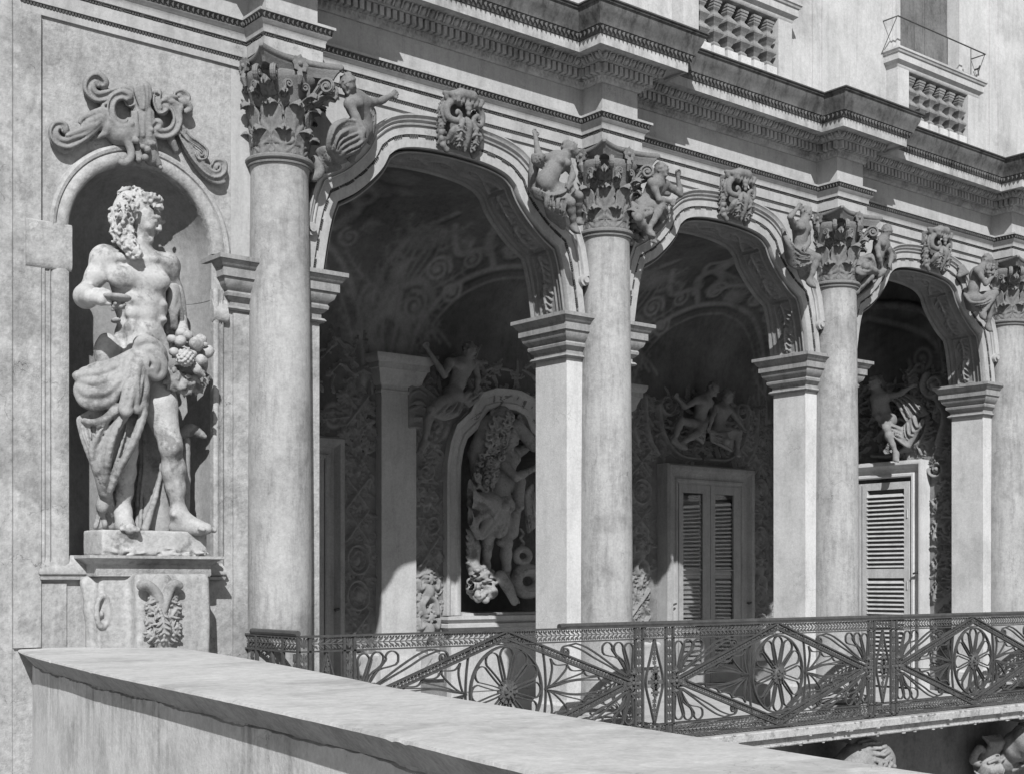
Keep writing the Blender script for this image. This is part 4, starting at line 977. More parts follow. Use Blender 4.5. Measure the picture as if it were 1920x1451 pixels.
t = thing('shutter_hook', 'small iron shutter hook on the upper wall right of the boarded window', 'hook', (16.02-.28, UY-.02, 8.10))
b = MB(); b.tube([(0, 0, 0), (0, -.06, 0), (.03, -.06, .04)], .012); b.build('hook_bar', M_iron, t)
b = MB(); b.tube([(0, -.05, 0), (0, -.06, -.09)], .01); b.build('drop', M_iron, t)
# ================================================================== BALCONY SLAB AND WHAT IS UNDER IT
b = MB(); b.sweep([(5.02, .0), (5.02, -.86), (19.5, -.86)], [(-.86, 0.002), (.075, .002), (.085, -.01), (.085, -.078), (.03, -.088), (.02, -.155), (.036, -.164), (.03, -.176), (-.86, -.19)])
b.build('balcony_slab', M_slab, None, 30, kind='structure')
# chips of lime along the slab edge
b = MB(); r = random.Random(3)
for k in range(150):
    x = r.uniform(7.5, 18.5); z = r.choice((-.002, -.085, -.16, -.18)); s_ = r.uniform(.005, .016)
    b.obox((x, -.945+(.03 if z < -.1 else 0), z), X, Y, Z, s_*1.6, .008, s_*.5)
b.build('slab_edge_flaking', M_slab, None, kind='stuff')
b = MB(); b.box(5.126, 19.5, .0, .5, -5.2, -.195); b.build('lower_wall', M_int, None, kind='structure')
def console(cx, label, cy=-.45, s=1.0):
    S = Sculpt((cx-.5, -1.0, -1.25), (cx+.5, .05, -.17), .016)
    S.box((cx-.2*s, -.55, -.30), (cx+.2*s, .03, -.19), .01, .01)
    # great scroll rolled across X
    for k, (yy, zz, r_) in enumerate(((-.60, -.52, .22), (-.45, -.62, .2), (-.25, -.80, .18), (-.1, -1.0, .14))): S.cap((cx-.18*s, yy, zz), (cx+.18*s, yy, zz), r_, None, .04)
    for sx in (-1, 1):
        S.chain([(cx+sx*.2*s, -.60+.17*math.cos(t), -.52+.17*math.sin(t)) for t in np.linspace(0, 5.2, 10)], .035, .01)
        S.ell((cx+sx*.2*s, -.60, -.52), (.07, .07, .07), .01)
    for k in range(9):
        a = k/8*2.6-.4
        S.chain([(cx-.16*s, -.60-.23*math.cos(a), -.52+.23*math.sin(a)), (cx, -.60-.26*math.cos(a-.15), -.52+.26*math.sin(a-.15)), (cx+.16*s, -.60-.23*math.cos(a), -.52+.23*math.sin(a))], .022, .008)
    for k in range(7):
        x = cx-.15+.05*k; S.ell((x, -.86, -.55+.03*(k % 2)), (.03, .03, .03), .01)
    for sx in (-1, 1):
        for q in range(4): S.chain([(cx, -.78+.12*q, -.68-.07*q), (cx+sx*.1, -.82+.12*q, -.66-.07*q), (cx+sx*.18, -.74+.12*q, -.74-.07*q)], [.03, .035, .015], .012)
    S.rough(.003, 40)
    o = S.build('balcony_console', M_brk); tag(o, label, 'bracket', 'carved brackets under the balcony'); return o
console(12.72, 'carved scroll bracket under the balcony, catching the sun behind the coping')
console(9.12, 'carved scroll bracket under the balcony hidden behind the parapet')
console(16.30, 'carved scroll bracket under the balcony at the right edge')
def lowmask(c):
    cx, cy, cz = c; S = Sculpt((cx-.5, cy-.35, cz-.55), (cx+.5, cy+.3, cz+.5), .014)
    S.ell((cx, cy, cz), (.20, .17, .26), .03)
    S.ell((cx, cy-.17, cz-.03), (.04, .06, .075), .03)
    for sx in (-1, 1):
        S.ell((cx+sx*.08, cy-.15, cz+.04), (.045, .05, .025), .01, sub=True); S.ell((cx+sx*.08, cy-.125, cz+.04), (.03, .03, .02), .005)
        S.chain([(cx+sx*.02, cy-.17, cz+.07), (cx+sx*.09, cy-.18, cz+.10), (cx+sx*.16, cy-.12, cz+.06)], .022, .012)
        S.ell((cx+sx*.10, cy-.13, cz-.06), (.05, .05, .05), .03)
        for q in range(6): S.chain([(cx+sx*.1, cy-.05, cz-.12-.03*q), (cx+sx*(.2+.03*q), cy-.1, cz-.18-.02*q), (cx+sx*(.3+.01*q), cy, cz-.05-.08*q)], [.04, .035, .015], .015)
        S.chain([(cx+sx*.12, cy, cz+.2), (cx+sx*.28, cy-.05, cz+.24), (cx+sx*.34, cy, cz+.1), (cx+sx*.26, cy-.03, cz+.05)], .045, .02, 3)
    S.chain([(cx-.06, cy-.15, cz-.13), (cx, cy-.17, cz-.12), (cx+.06, cy-.15, cz-.13)], .018, .008); S.ell((cx, cy-.15, cz-.16), (.05, .03, .015), .005, sub=True)
    for q in range(7): S.chain([(cx-.12+.04*q, cy-.08, cz+.2), (cx-.15+.05*q, cy-.14, cz+.30), (cx-.18+.06*q, cy-.05, cz+.38)], [.04, .035, .02], .012)
    S.rough(.003, 45); return S.build('stone_mask', M_brk)
tag(lowmask((15.8, -.22, -.86)), 'grimacing stone mask below the balcony in the lower right corner', 'mask')
# ================================================================== WROUGHT IRON BALCONY RAILING
YR = -.845; ya, yb = YR-.013, YR+.013
rail = thing('balcony_railing', 'wrought iron balcony railing with lozenges, wheels and leafy cast bands', 'railing', (0, 0, 0))
CL = [5.545, 9.12, 12.68, 16.25]; PC = [(a+b)/2 for a, b in zip(CL[:-1], CL[1:])]; HW = (CL[1]-CL[0])/2-.25
def lace(b, p0, p1, wd, y, horiz=True, pitch=.052, flip=1):
    """open cast leaf work between two bars; p in the rail plane (s,z)"""
    dx, dz = p1[0]-p0[0], p1[1]-p0[1]; L = math.hypot(dx, dz); d = (dx/L, dz/L); n = (-d[1], d[0]); N = max(1, int(L/pitch)); r = random.Random(int(p0[0]*100))
    def put(pts, th=.005):
        vs = [(p[0], y-th, p[1]) for p in pts]+[(p[0], y+th, p[1]) for p in pts]; m = len(pts)
        b.add(vs, [tuple(range(m))[::-1], tuple(range(m, 2*m))]+[(i, (i+1) % m, m+(i+1) % m, m+i) for i in range(m)])
    def q(s_, t_): return (p0[0]+d[0]*s_+n[0]*t_, p0[1]+d[1]*s_+n[1]*t_)
    for k in range(N):
        s0 = (k+.1)*L/N; l = L/N
        for sg in (-1, 1):
            e = wd*.48
            put([q(s0, sg*.003), q(s0+l*.35, sg*e*.35+sg*.008), q(s0+l*.95*flip, sg*e), q(s0+l*.80, sg*e*.42)])
            put([q(s0+l*.1, sg*e*.62), q(s0+l*.3, sg*e*.98), q(s0+l*.45, sg*e*.8), q(s0+l*.3, sg*e*.58)])
        put([q(s0, -.004), q(s0+l*1.0, -.004), q(s0+l*1.0, .004), q(s0, .004)])
def barobj(name, parent, segs, t=.014, y0=ya, y1=yb, m=M_iron):
    b = MB()
    for s_ in segs: b.ribbon(s_, t, y0, y1)
    return b.build(name, m, parent)
XE = 18.6
lo_ = barobj('lower_rail', rail, [[(5.29, .035), (XE, .035)]], .02); barobj('band_rail', rail, [[(5.29, .158), (XE, .158)]], .012); barobj('band_rail', rail, [[(5.29, .972), (XE, .972)]], .012)
barobj('top_rail', rail, [[(5.29, 1.088), (XE, 1.088)]], .016, YR-.02, YR+.02)
b = MB(); b.tube([(7.95, YR, 1.112), (XE, YR, 1.112)], .024, 8); b.tube([(7.93, YR, 1.105), (7.99, YR, 1.108)], .03, 8); b.build('handrail', M_iron, rail, 40)
for i in range(3):
    for z_ in (.097, 1.03):
        b = MB(); c = PC[i]
        lace(b, (c-HW, z_), (c-.04, z_), .10, YR); lace(b, (c+HW, z_), (c+.04, z_), .10, YR); b.build('leaf_band', M_lace, rail, False, 'stuff', fix=False)
def petal_me():
    b = MB(); P = []
    for t in np.linspace(0, 1, 9): P.append((.075+.235*t, .009+.062*t**1.25))
    for a in np.linspace(math.pi/2, -math.pi/2, 9)[1:-1]: P.append((.31+.072*math.cos(a), .071*math.sin(a)))
    for t in np.linspace(1, 0, 9): P.append((.075+.235*t, -.009-.062*t**1.25))
    b.ribbon(P, .0085, -.013, .013); return b.mesh('petal')
PET = petal_me(); PET.materials.append(M_iron)
hb = MB()
G = [[(.078*math.sin(f_)*math.cos(t), -.035*math.cos(f_)-.012, .078*math.sin(f_)*math.sin(t)) for t in np.linspace(0, 2*math.pi, 17)[:-1]] for f_ in np.linspace(.02, math.pi, 8)]
hb.grid(G, close_v=True)
for k in range(14):
    a = k*2*math.pi/14; hb.obox((.082*math.cos(a), -.012, .082*math.sin(a)), Vector((math.cos(a), 0, math.sin(a))), Y, Vector((-math.sin(a), 0, math.cos(a))), .022, .014, .011)
for k in range(6):
    a = k*math.pi/3; hb.obox((.035*math.cos(a), -.05, .035*math.sin(a)), Vector((math.cos(a), 0, math.sin(a))), Y, Vector((-math.sin(a), 0, math.cos(a))), .022, .008, .012)
HUB = hb.mesh('hub'); fixn(HUB); HUB.materials.append(M_lace)
rg = MB(); ring_ = [(.392*math.cos(t), .392*math.sin(t)) for t in np.linspace(0, 2*math.pi, 49)[:-1]]; rg.ribbon(ring_, .015, -.016, .016, closed=True)
for sg in (-1, 1): rg.ribbon([(sg*(.392-.0+.05*math.sin(t)**2), .41*math.cos(t)) for t in np.linspace(.35, math.pi-.35, 25)], .010, -.013, .013)
RIM = rg.mesh('wheel'); fixn(RIM); RIM.materials.append(M_iron)
CZ_ = .565
def strap_me(P, t=.0105, taper=None, name='strap'):
    b = MB(); b.ribbon(P, t, -.011, .011, taper=taper); me = b.mesh(name); fixn(me); me.materials.append(M_iron); return me
STR = []   # fan straps in the quarter (+x,+z) relative to wheel centre; mirrored 4 times
e0 = (.445, .0)
hwI, hhI = HW-.16, .415
for k, fx in enumerate((.36, .50, .64, .77, .89)):
    ex = hwI*fx; ez = hhI*(1-fx)
    c1 = (.445+.10+.05*k, .03+.012*(4-k)); 
    P = smoothpts([(.43, .002), (.47+.02*k, .02), (.50+.075*k, .06+.004*(4-k)) if k else (.50, .10), (ex-.01, ez*.75+.01) if k else (.515, .19), (ex, ez)], 4); STR.append(('strap', strap_me(P)))
    if k < 4:
        fx2 = (.50, .64, .77, .89)[k]; ex2, ez2 = hwI*fx2, hhI*(1-fx2); mx, mz = (ex+ex2)/2, (ez+ez2)/2
        STR.append(('scallop', strap_me(smoothpts([(ex, ez), (mx-.035, mz-.028), (ex2, ez2)], 4))))
# corner fans around (-HW, 0), quarter (+x,+z): origin at the side vertex of the lozenge
FAN = []
for k, (xc, wd, top) in enumerate(((.085, .055, .375), (.215, .058, .385), (.355, .062, .388))):
    bx = .05+.02*k
    P = [(bx-.006, .045+.01*k)]
    P += [(bx*.4+xc*.6-wd*.55-.01*k, .17+.02*k), (xc-wd, top-.075)]
    cap_ = [(xc+wd*math.cos(a), top-.055+.055*math.sin(a)) for a in np.linspace(math.pi*.95, .05*math.pi, 7)]
    Q = [(xc+wd*.92-.02, top-.11), (bx*.4+xc*.6+wd*.2-.03*k, .17+.03*k), (bx+.02, .06+.012*k)]
    FAN.append(('loop', strap_me(smoothpts(P+cap_+Q, 3), name='loop')))
S1 = spiral2(.865, .318, .055, math.pi*.55, 1.9, -1, 30, .15)
P = smoothpts([(.11, .075), (.28, .17), (.45, .27), (.62, .355), (.74, .39)], 4)+S1; FAN.append(('scroll', strap_me(P, .013, name='scroll')))
P = smoothpts([(.14, .08), (.34, .175), (.52, .255), (.66, .325), (.78, .365), (.83, .372)], 4); FAN.append(('scroll', strap_me(P, .012, name='scroll')))
def mirror4(lst, parent, ox, oz, quads, org=None):
    for sx, sz in quads:
        for nm, me in lst:
            o = link(nm, me, parent); o.location = (ox(sx), YR, oz); o.scale = (sx, 1, sz)
for i in range(3):
    c = PC[i]
    L0 = [(c-HW+.0, CZ_), (c, 1.085), (c+HW, CZ_), (c, .045)]
    dd = (HW*2, 1.04)
    def loz(f_): return [(c+(p[0]-c)*f_[0], CZ_+(p[1]-CZ_)*f_[1]) for p in L0]
    Lo, Li = loz((1, 1)), loz(((HW-.17)/HW, (.52-.066)/.52)); Lm = loz(((HW-.085)/HW, (.52-.033)/.52))
    lz = MB()
    for Q in (Lo, Li):
        for a in range(4): lz.ribbon([Q[a], Q[(a+1) % 4]], .015, ya-.006, yb+.006)
    lo = lz.build('lozenge', M_iron, rail)
    lb = MB()
    for a in range(4): lace(lb, Lm[a], Lm[(a+1) % 4], .042, YR, pitch=.036)
    lb.build('lozenge_leafwork', M_lace, lo, False, 'stuff', fix=False)
    wh = link('wheel', RIM, rail); wh.location = (c, YR, CZ_)
    hh_ = link('hub', HUB, wh)
    for k in range(12):
        o = link('petal', PET, wh); o.rotation_euler = (0, k*math.pi/6, 0)
    mirror4(STR, rail, lambda s_: c, CZ_, ((1, 1), (-1, 1), (1, -1), (-1, -1)))
    mirror4(FAN, rail, lambda s_: c-s_*HW, CZ_, ((1, 1), (-1, 1), (1, -1), (-1, -1)))
def rosette(b, x, z, s_=1.0):
    for k in range(8):
        a = k*math.pi/4; rr_ = (.055 if k % 2 else .075)*s_
        b.obox((x+rr_*.6*math.cos(a), YR-.012, z+rr_*.6*math.sin(a)*1.3), Vector((math.cos(a), 0, math.sin(a))), Y, Vector((-math.sin(a), 0, math.cos(a))), rr_*.5, .008, .017*s_)
    G = [[(x+.025*math.sin(f_)*math.cos(t), YR-.012-.025*math.cos(f_), z+.025*math.sin(f_)*math.sin(t)) for t in np.linspace(0, 2*math.pi, 9)[:-1]] for f_ in np.linspace(.02, math.pi, 5)]
    b.grid(G, close_v=True)
for k, c in enumerate(CL):
    for sg in (-1, 1):
        p = barobj('post', rail, [[(c+sg*.25, .0), (c+sg*.25, 1.08)], [(c+sg*.155, .0), (c+sg*.155, 1.08)]], .022)
        b = MB(); lace(b, (c+sg*.2025, .18), (c+sg*.2025, .95), .062, YR, pitch=.075); lace(b, (c+sg*.2025, .05), (c+sg*.2025, .15), .06, YR); lace(b, (c+sg*.2025, .985), (c+sg*.2025, 1.07), .06, YR); b.build('post_leafwork', M_lace, p, False, 'stuff', fix=False)
    b = MB(); lace(b, (c-.14, 1.03), (c+.14, 1.03), .09, YR); lace(b, (c-.14, .097), (c+.14, .097), .09, YR); b.build('leaf_band', M_lace, rail, False, 'stuff', fix=False)
    p = barobj('spindle_lozenge', rail, [smoothpts([(c, .965), (c-.05, .80), (c-.115, .565), (c-.05, .33), (c, .165)], 4), smoothpts([(c, .965), (c+.05, .80), (c+.115, .565), (c+.05, .33), (c, .165)], 4)], .012)
    b = MB(); rosette(b, c, .565, 1.1); rosette(b, c, .665, .6); rosette(b, c, .465, .6); lace(b, (c, .72), (c, .93), .05, YR, pitch=.04); lace(b, (c, .41), (c, .2), .05, YR, pitch=.04); b.build('rosette', M_lace, p, False, fix=False)
# side rosettes where the lozenge meets the posts
for i in range(3):
    for sg in (-1, 1):
        b = MB(); x = PC[i]+sg*(HW-.04); rosette(b, x, .565, .9); rosette(b, x-sg*-.01, .66, .5); rosette(b, x-sg*-.01, .47, .5); b.build('rosette', M_lace, rail, False, fix=False)
# return of the railing to the wall
def ret(name, z, t, m=M_iron, rad=None):
    b = MB()
    if rad: b.tube([(5.29, YR+.0, z), (5.29, -.12, z)], rad, 8)
    else: b.box(5.279, 5.301, YR, .0, z-t/2, z+t/2)
    return b.build(name, m, rail, 30 if rad else False)
ret('return_rail', .972, .014); ret('return_rail', 1.085, .016); ret('return_rail', .158, .012); ret('return_rail', .035, .02); ret('return_handrail', 1.112, 0, rad=.024)
for y_ in (YR, -.62, -.20): boxobj('return_post', M_iron, rail, 5.278, 5.302, y_-.012, y_+.012, 0, 1.08)
b = MB(); lace(b, (0, 1.03), (.8, 1.03), .10, 0); lace(b, (0.05, .2), (.05, .95), .05, 0, pitch=.07); lace(b, (.72, .2), (.72, .95), .05, 0, pitch=.07); b.v = [(5.29+y, YR+x, z) for x, y, z in b.v]; b.build('return_leaf_band', M_lace, rail, False, 'stuff')
b = MB(); b.v = []; 
for sg in (-1, 1): b.ribbon([(.30, .965), (.30+sg*.10, .56), (.30, .165)], .012, -.012, .012)
b.v = [(5.29+y, YR+x+.1, z) for x, y, z in b.v]; b.build('return_lozenge', M_iron, rail)
# ================================================================== FOREGROUND PARAPET
par = thing('curved_parapet', 'broad curved terrace parapet with a worn sloping coping in the foreground', 'wall')
Lf = [(3.46, .0), (3.34, -.45), (3.20, -1.15), (3.085, -1.86), (2.935, -2.80), (2.81, -3.79), (2.68, -4.79), (2.49, -6.1), (2.33, -6.99), (2.15, -8.2), (1.95, -9.6)]
Rt = [(4.50, .0), (4.46, -.55), (4.385, -1.15), (4.27, -1.78), (4.05, -2.85), (3.80, -3.90), (3.585, -4.75), (3.36, -6.1), (3.24, -6.85), (3.10, -7.75), (2.95, -9.4)]
Lf = smoothpts(Lf, 26); Rt = smoothpts(Rt, 26); r = random.Random(9)
ZC = 1.02
def inset(P, Q, d): l = math.hypot(Q[0]-P[0], Q[1]-P[1]); return (P[0]+(Q[0]-P[0])*d/l, P[1]+(Q[1]-P[1])*d/l)
G = []; Gw = []; Gc = []
for i, (p, q) in enumerate(zip(Lf, Rt)):
    wv = .003*math.sin(i*.21)+r.uniform(-.0015, .0015)
    j1 = r.uniform(-.0008, .0008)+(r.uniform(.003, .008) if r.random() < .025 else 0); j2 = r.uniform(-.001, .001)
    row = [(*inset(p, q, .105), ZC-.112), (*inset(p, q, .098), ZC-.102+wv), (*inset(p, q, .02+j2), ZC-.022+j2), (*inset(p, q, j1), ZC-.014-j1), (*inset(p, q, .005+j1), ZC-.003-abs(j1)*.5), (*inset(p, q, .03), ZC)]
    for t in (.25, .5, .75): row.append((p[0]+(q[0]-p[0])*t, p[1]+(q[1]-p[1])*t, ZC+.003*math.sin(i*.1+t*4)+.002*math.sin(i*.37+t*9)))
    row += [(*inset(q, p, .03), ZC), (*inset(q, p, .002), ZC-.006), (*inset(q, p, 0), ZC-.02), (*inset(q, p, .10), ZC-.11)]
    G.append(row)
    zj = ZC-.114+.006*math.sin(i*.33)+.005*math.sin(i*.12)+r.uniform(-.004, .004)
    a, c_ = inset(p, q, .105), inset(q, p, .105)
    Gw.append([(*a, -5.2), (*a, .2), (*a, zj-.012), (*inset(p, q, .12), zj-.006), (*inset(p, q, .12), zj+.01), (*inset(q, p, .12), zj+.01), (*c_, zj-.01), (*c_, -5.2)])
b = MB(); b.grid(G); cp = b.build('coping', M_cop, par, 25)
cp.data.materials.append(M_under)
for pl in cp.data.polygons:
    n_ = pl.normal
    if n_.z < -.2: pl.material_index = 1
b = MB(); b.grid(Gw); b.build('parapet_wall', M_par, par, 25)
# ================================================================== SCULPTURE
def bounds(P, m): 
    P = [np.array(p) for p in P]; return np.min(P, 0)-m, np.max(P, 0)+m
def lerpc(a, b, t): return a+(b-a)*t
def sheet(S, C1, C2, n, r, amp, k=.018, out=Vector((0, -1, 0)), m=5, seed=0):
    """cloth between two guide curves, gathered into n folds"""
    A = [Vector(p) for p in smoothpts(C1, m)]; B = [Vector(p) for p in smoothpts(C2, m)]; N = min(len(A), len(B)); q = random.Random(seed)
    W = [(A[j]-B[j]).length for j in range(N)]; nb_ = max(3, int(max(W)/(r*1.0)))
    for i in range(nb_+1):
        t = i/nb_; S.chain([A[j].lerp(B[j], t)-out*(amp*.8+r*.3) for j in range(N)], [max(min(.7*W[j]/nb_, r), r*.6) for j in range(N)], .02)
    ts = sorted([min(max((i+.5+q.uniform(-.34, .34))/n, .03), .97) for i in range(n)]+[0.0, 1.0])
    def line(t, j0, j1, ph, a_, edge):
        pts = []
        for j in range(j0, j1):
            w_ = j/(N-1); e = min(1, (j-j0+1)/3, (j1-j)/3); tt = t+(0 if edge else (.34/n)*math.sin(2.6*w_+ph)*w_)
            pts.append(A[j].lerp(B[j], min(max(tt, 0), 1))+out*(amp*a_*(.3+.7*w_)*e))
        return pts
    for i, t in enumerate(ts):
        ph = q.uniform(0, 6); a_ = q.uniform(.6, 1.6); j0 = q.choice((0, 0, 1, int(N*.3))); j1 = N-q.choice((0, 0, 1, int(N*.3))); edge = t in (0.0, 1.0)
        if edge: j0, j1, a_ = 0, N, .45
        pts = line(t, j0, j1, ph, a_, edge)
        if len(pts) < 2: continue
        rad = [(r*.40 if edge else max(r*.4, min(.24*W[j]/n, r*1.2)*(.8+.3*math.sin(ph*3+j*.4))))*(.55+.45*min(1, (j-j0+1)/3, (j1-j)/3)) for j in range(j0, j1)]
        S.chain(pts, rad, min(k*.5, .008))
        if not edge: S.chain([p+out*(rad[m_]*.7) for m_, p in enumerate(pts)], [x*.5 for x in rad], .008)
    for t0, t1 in zip(ts[:-1], ts[1:]):
        if t1-t0 < .35/n: continue
        j0, j1 = int(N*.08), int(N*q.uniform(.7, 1)); pts = line((t0+t1)/2, j0, j1, q.uniform(0, 6), -.15, False)
        if len(pts) > 2: S.chain(pts, [r*.30*math.sin(math.pi*(m_+.5)/len(pts)) for m_ in range(len(pts))], .008, sub=True)
def hand(S, w_, p, s, curl=.5, side=None):
    """w_ wrist, p = knuckle centre; palm, four unequal fingers, thumb"""
    w_ = Vector(w_); p = Vector(p); d = (p-w_).normalized(); t = Vector(side) if side else d.cross(Vector((0, 1, 0)))
    t = (t-d*t.dot(d)).normalized(); n = d.cross(t); r = .012*s
    S.cap(w_, p, .026*s, .030*s, .012*s, flat=.8)
    for i, ln in enumerate((.055, .066, .063, .050)):
        a = p+t*((i-1.5)*.019*s)+d*.005*s; b = a+(d*(1-.25*curl)+n*.6*curl)*ln*.55*s; c = b+(d*(1-1.1*curl)+n*curl)*ln*.5*s
        S.chain([a, b, c], [r, r*.92, r*.75], .006*s)
    a = w_.lerp(p, .3)-t*.022*s; b = a-t*.025*s+d*.03*s+n*.012*s; S.chain([a, b, b+d*.028*s+n*.012*s], [r*1.2, r, r*.8], .008*s)
def foot(S, ank, heel, toe, s):
    ank, heel, toe = Vector(ank), Vector(heel), Vector(toe); d = (toe-heel).normalized(); up = Vector((0, 0, 1)); sd = d.cross(up).normalized()
    S.chain([ank, heel.lerp(toe, .25)+up*.02*s], [.042*s, .040*s], .03*s); S.cap(heel, heel.lerp(toe, .5), .038*s, .036*s, .03*s); S.cap(heel.lerp(toe, .4)+up*.005*s, toe-d*.035*s, .038*s, .028*s, .025*s)
    S.cap(ank, toe-d*.08*s+up*.0, .03*s, .026*s, .03*s)
    for i, l in enumerate((.72, .66, .58, .5, .4)):
        a = toe-d*.05*s+sd*((i-2)*.018*s); S.cap(a, a+d*.05*l*s-up*.004*s, (.015 if i == 0 else .0115)*s, (.014 if i == 0 else .0095)*s, .006*s)
def face(S, c, r, f, up, hairy=True, seed=0, curls=26):
    c = Vector(c); f = Vector(f).normalized(); up = Vector(up); up = (up-f*up.dot(f)).normalized(); s = f.cross(up)
    P = lambda a, b, d: c+f*(a*r)+s*(b*r)+up*(d*r)
    S.ell(P(-.05, 0, .15), (.80*r, .95*r, .92*r), .1*r, ax=up); S.ell(P(.18, 0, -.35), (.58*r, .62*r, .80*r), .25*r, ax=up)
    S.cap(P(.84, 0, .20), P(1.04, 0, -.20), .075*r, .115*r, .05*r); S.cap(P(.9, -.1, -.24), P(.9, .1, -.24), .085*r, None, .04*r)
    for g in (-1, 1):
        S.ell(P(.93, g*.33, .10), (.20*r, .16*r, .13*r), .07*r, sub=True); S.ell(P(.76, g*.32, .08), (.15*r, .15*r, .12*r), .03*r)
        S.chain([P(.90, g*.10, .27), P(.90, g*.34, .34), P(.68, g*.60, .24)], [.07*r, .08*r, .06*r], .07*r); S.ell(P(.60, g*.42, -.28), (.24*r, .22*r, .26*r), .15*r)
        S.cap(P(.84, g*.02, -.49), P(.77, g*.20, -.51), .05*r, .03*r, .02*r); S.cap(P(.83, g*.02, -.62), P(.77, g*.17, -.60), .055*r, .03*r, .02*r)
        S.ell(P(0, g*.78, -.05), (.08*r, .16*r, .22*r), .05*r)
    S.cap(P(.84, -.15, -.565), P(.84, .15, -.565), .022*r, None, .02*r, sub=True); S.ell(P(.74, 0, -.90), (.20*r, .19*r, .17*r), .12*r)
    if hairy:
        q = random.Random(seed)
        for i in range(curls):
            th = q.uniform(.65, 2*math.pi-.65); ph = q.uniform(-.5, 1.45); R_ = r*.98
            p = P(R_/r*math.cos(th)*math.cos(ph)*.95, R_/r*math.sin(th)*math.cos(ph)*.85, R_/r*math.sin(ph)+.12); S.ell(p, (.2*r, .2*r, .17*r), .05*r)
def figure(S, J, s=1.0, k=.03, fdir=(0, -1, 0), up=(0, 0, 1), belly=1.0, fem=False, seed=0, curls=26, hands=True):
    g = lambda n: Vector(J[n]) if n in J else None
    h, ch, pe_ = g('head'), g('chest'), g('pelvis'); ne = g('neck') or h.lerp(ch, .5); ab = g('belly') or ch.lerp(pe_, .55)
    d = (ne-pe_).normalized()
    face(S, h, .098*s, fdir, up, True, seed, curls)
    S.cap(h, ne, .05*s, .058*s, k*s); S.cap(ne, ch, .06*s, .10*s, k*s)
    S.ell(ch, (.145*s, .10*s, .15*s), k*1.2*s, ax=d); S.ell(ab, (.115*s*belly, .09*s*belly, .13*s), k*1.5*s, ax=d); S.ell(pe_, (.155*s, .12*s, .12*s), k*1.5*s, ax=d)
    shl, shr = g('sh1'), g('sh2')
    for n_, sh in (('1', shl), ('2', shr)):
        if sh is None: continue
        S.cap(ne.lerp(ch, .4), sh, .07*s, .062*s, k*s); el, ha = g('el'+n_), g('ha'+n_)
        if fem: S.ell(ch.lerp(sh, .45)+Vector((0, -.10*s, -.03*s)), (.055*s,)*3, .02*s)
        else: S.ell(ch.lerp(sh, .45)+Vector((0, -.07*s, 0)), (.08*s, .05*s, .06*s), .03*s)
        if el is None: continue
        m_ = sh.lerp(el, .45); S.chain([sh, m_, el], [.052*s, .047*s, .036*s], k*.7*s)
        if ha is None: continue
        S.chain([el, el.lerp(ha, .3), ha], [.038*s, .040*s, .024*s], k*.6*s)
        if hands: hand(S, ha, ha+(ha-el).normalized()*.055*s, s, .6)
    for n_ in '12':
        kn, an, to = g('kn'+n_), g('an'+n_), g('to'+n_)
        if kn is None: continue
        hp = pe_+(kn-pe_).normalized()*.05*s
        S.chain([hp, hp.lerp(kn, .4), kn], [.092*s, .080*s, .054*s], k*s); S.ell(kn, (.055*s,)*3, .02*s)
        if an is None: continue
        S.chain([kn, kn.lerp(an, .3)+Vector((0, .01*s, 0)), kn.lerp(an, .65), an], [.048*s, .055*s, .040*s, .028*s], k*.8*s)
        if to is not None: foot(S, an, an+Vector((0, 0, -.035*s))-(to-an).normalized()*.02*s, to, s)
# ------------------------------------------------------------------ the statue in the niche
st = thing('niche_statue', 'over life size wreathed youth with fruit and loincloth standing in the left niche', 'statue', (0, 0, 0))
q_ = sv
B = Sculpt((3.72, -.72, 1.86), (5.12, .30, 4.60), .0095)
fd = Vector((.68, -.70, -.40)); hc = q_(270, 412, -.16)
face(B, hc, .142, fd, (0.10, 0, 1), False)
B.cap(q_(266, 435, -.13), q_(258, 482, -.13), .072, .088, .05)
for u in (248, 272): B.cap(q_(264, 450, -.2), q_(u, 492, -.22), .016, .012, .03)
# torso
chc = q_(258, 522, -.12)
B.ell(chc, (.225, .15, .20), .06); B.ell(q_(264, 575, -.12), (.205, .14, .18), .06); B.ell(q_(262, 630, -.12), (.190, .145, .16), .06); B.ell(q_(244, 688, -.10), (.225, .16, .17), .06)
B.cap(q_(258, 485, -.10), q_(203, 487, -.14), .10, .085, .06); B.cap(q_(258, 487, -.10), q_(316, 499, -.08), .10, .085, .06)
B.ell(q_(228, 520, -.235), (.125, .065, .085), .035); B.ell(q_(292, 526, -.225), (.115, .065, .085), .035)
for v, w_ in ((562, .062), (588, .060), (615, .060)):
    B.ell(q_(248, v, -.232), (w_*.9, .036, .045), .035); B.ell(q_(276, v+2, -.228), (w_*.9, .036, .045), .035)
B.ell(q_(262, 648, -.24), (.095, .05, .085), .04)
for v0, v1 in ((560, 585), (590, 612)):
    for u in (217, 304): B.ell(q_(u, (v0+v1)/2, -.185), (.032, .05, .022), .03)
B.ell(q_(200, 660, -.13), (.09, .11, .14), .05); B.ell(q_(300, 662, -.12), (.07, .09, .12), .05)
B.chain([q_(262, 500, -.315), q_(261, 545, -.305), q_(262, 600, -.295), q_(262, 655, -.30)], .011, .03, 3, sub=True)
B.ell(q_(262, 640, -.31), (.014, .03, .018), .012, sub=True)
B.chain([q_(205, 545, -.27), q_(235, 550, -.31), q_(262, 545, -.31), q_(292, 553, -.30), q_(320, 545, -.25)], .007, .02, 3, sub=True)
B.chain([q_(196, 660, -.27), q_(225, 682, -.30), q_(262, 700, -.30), q_(298, 682, -.27)], .008, .02, 3, sub=True)
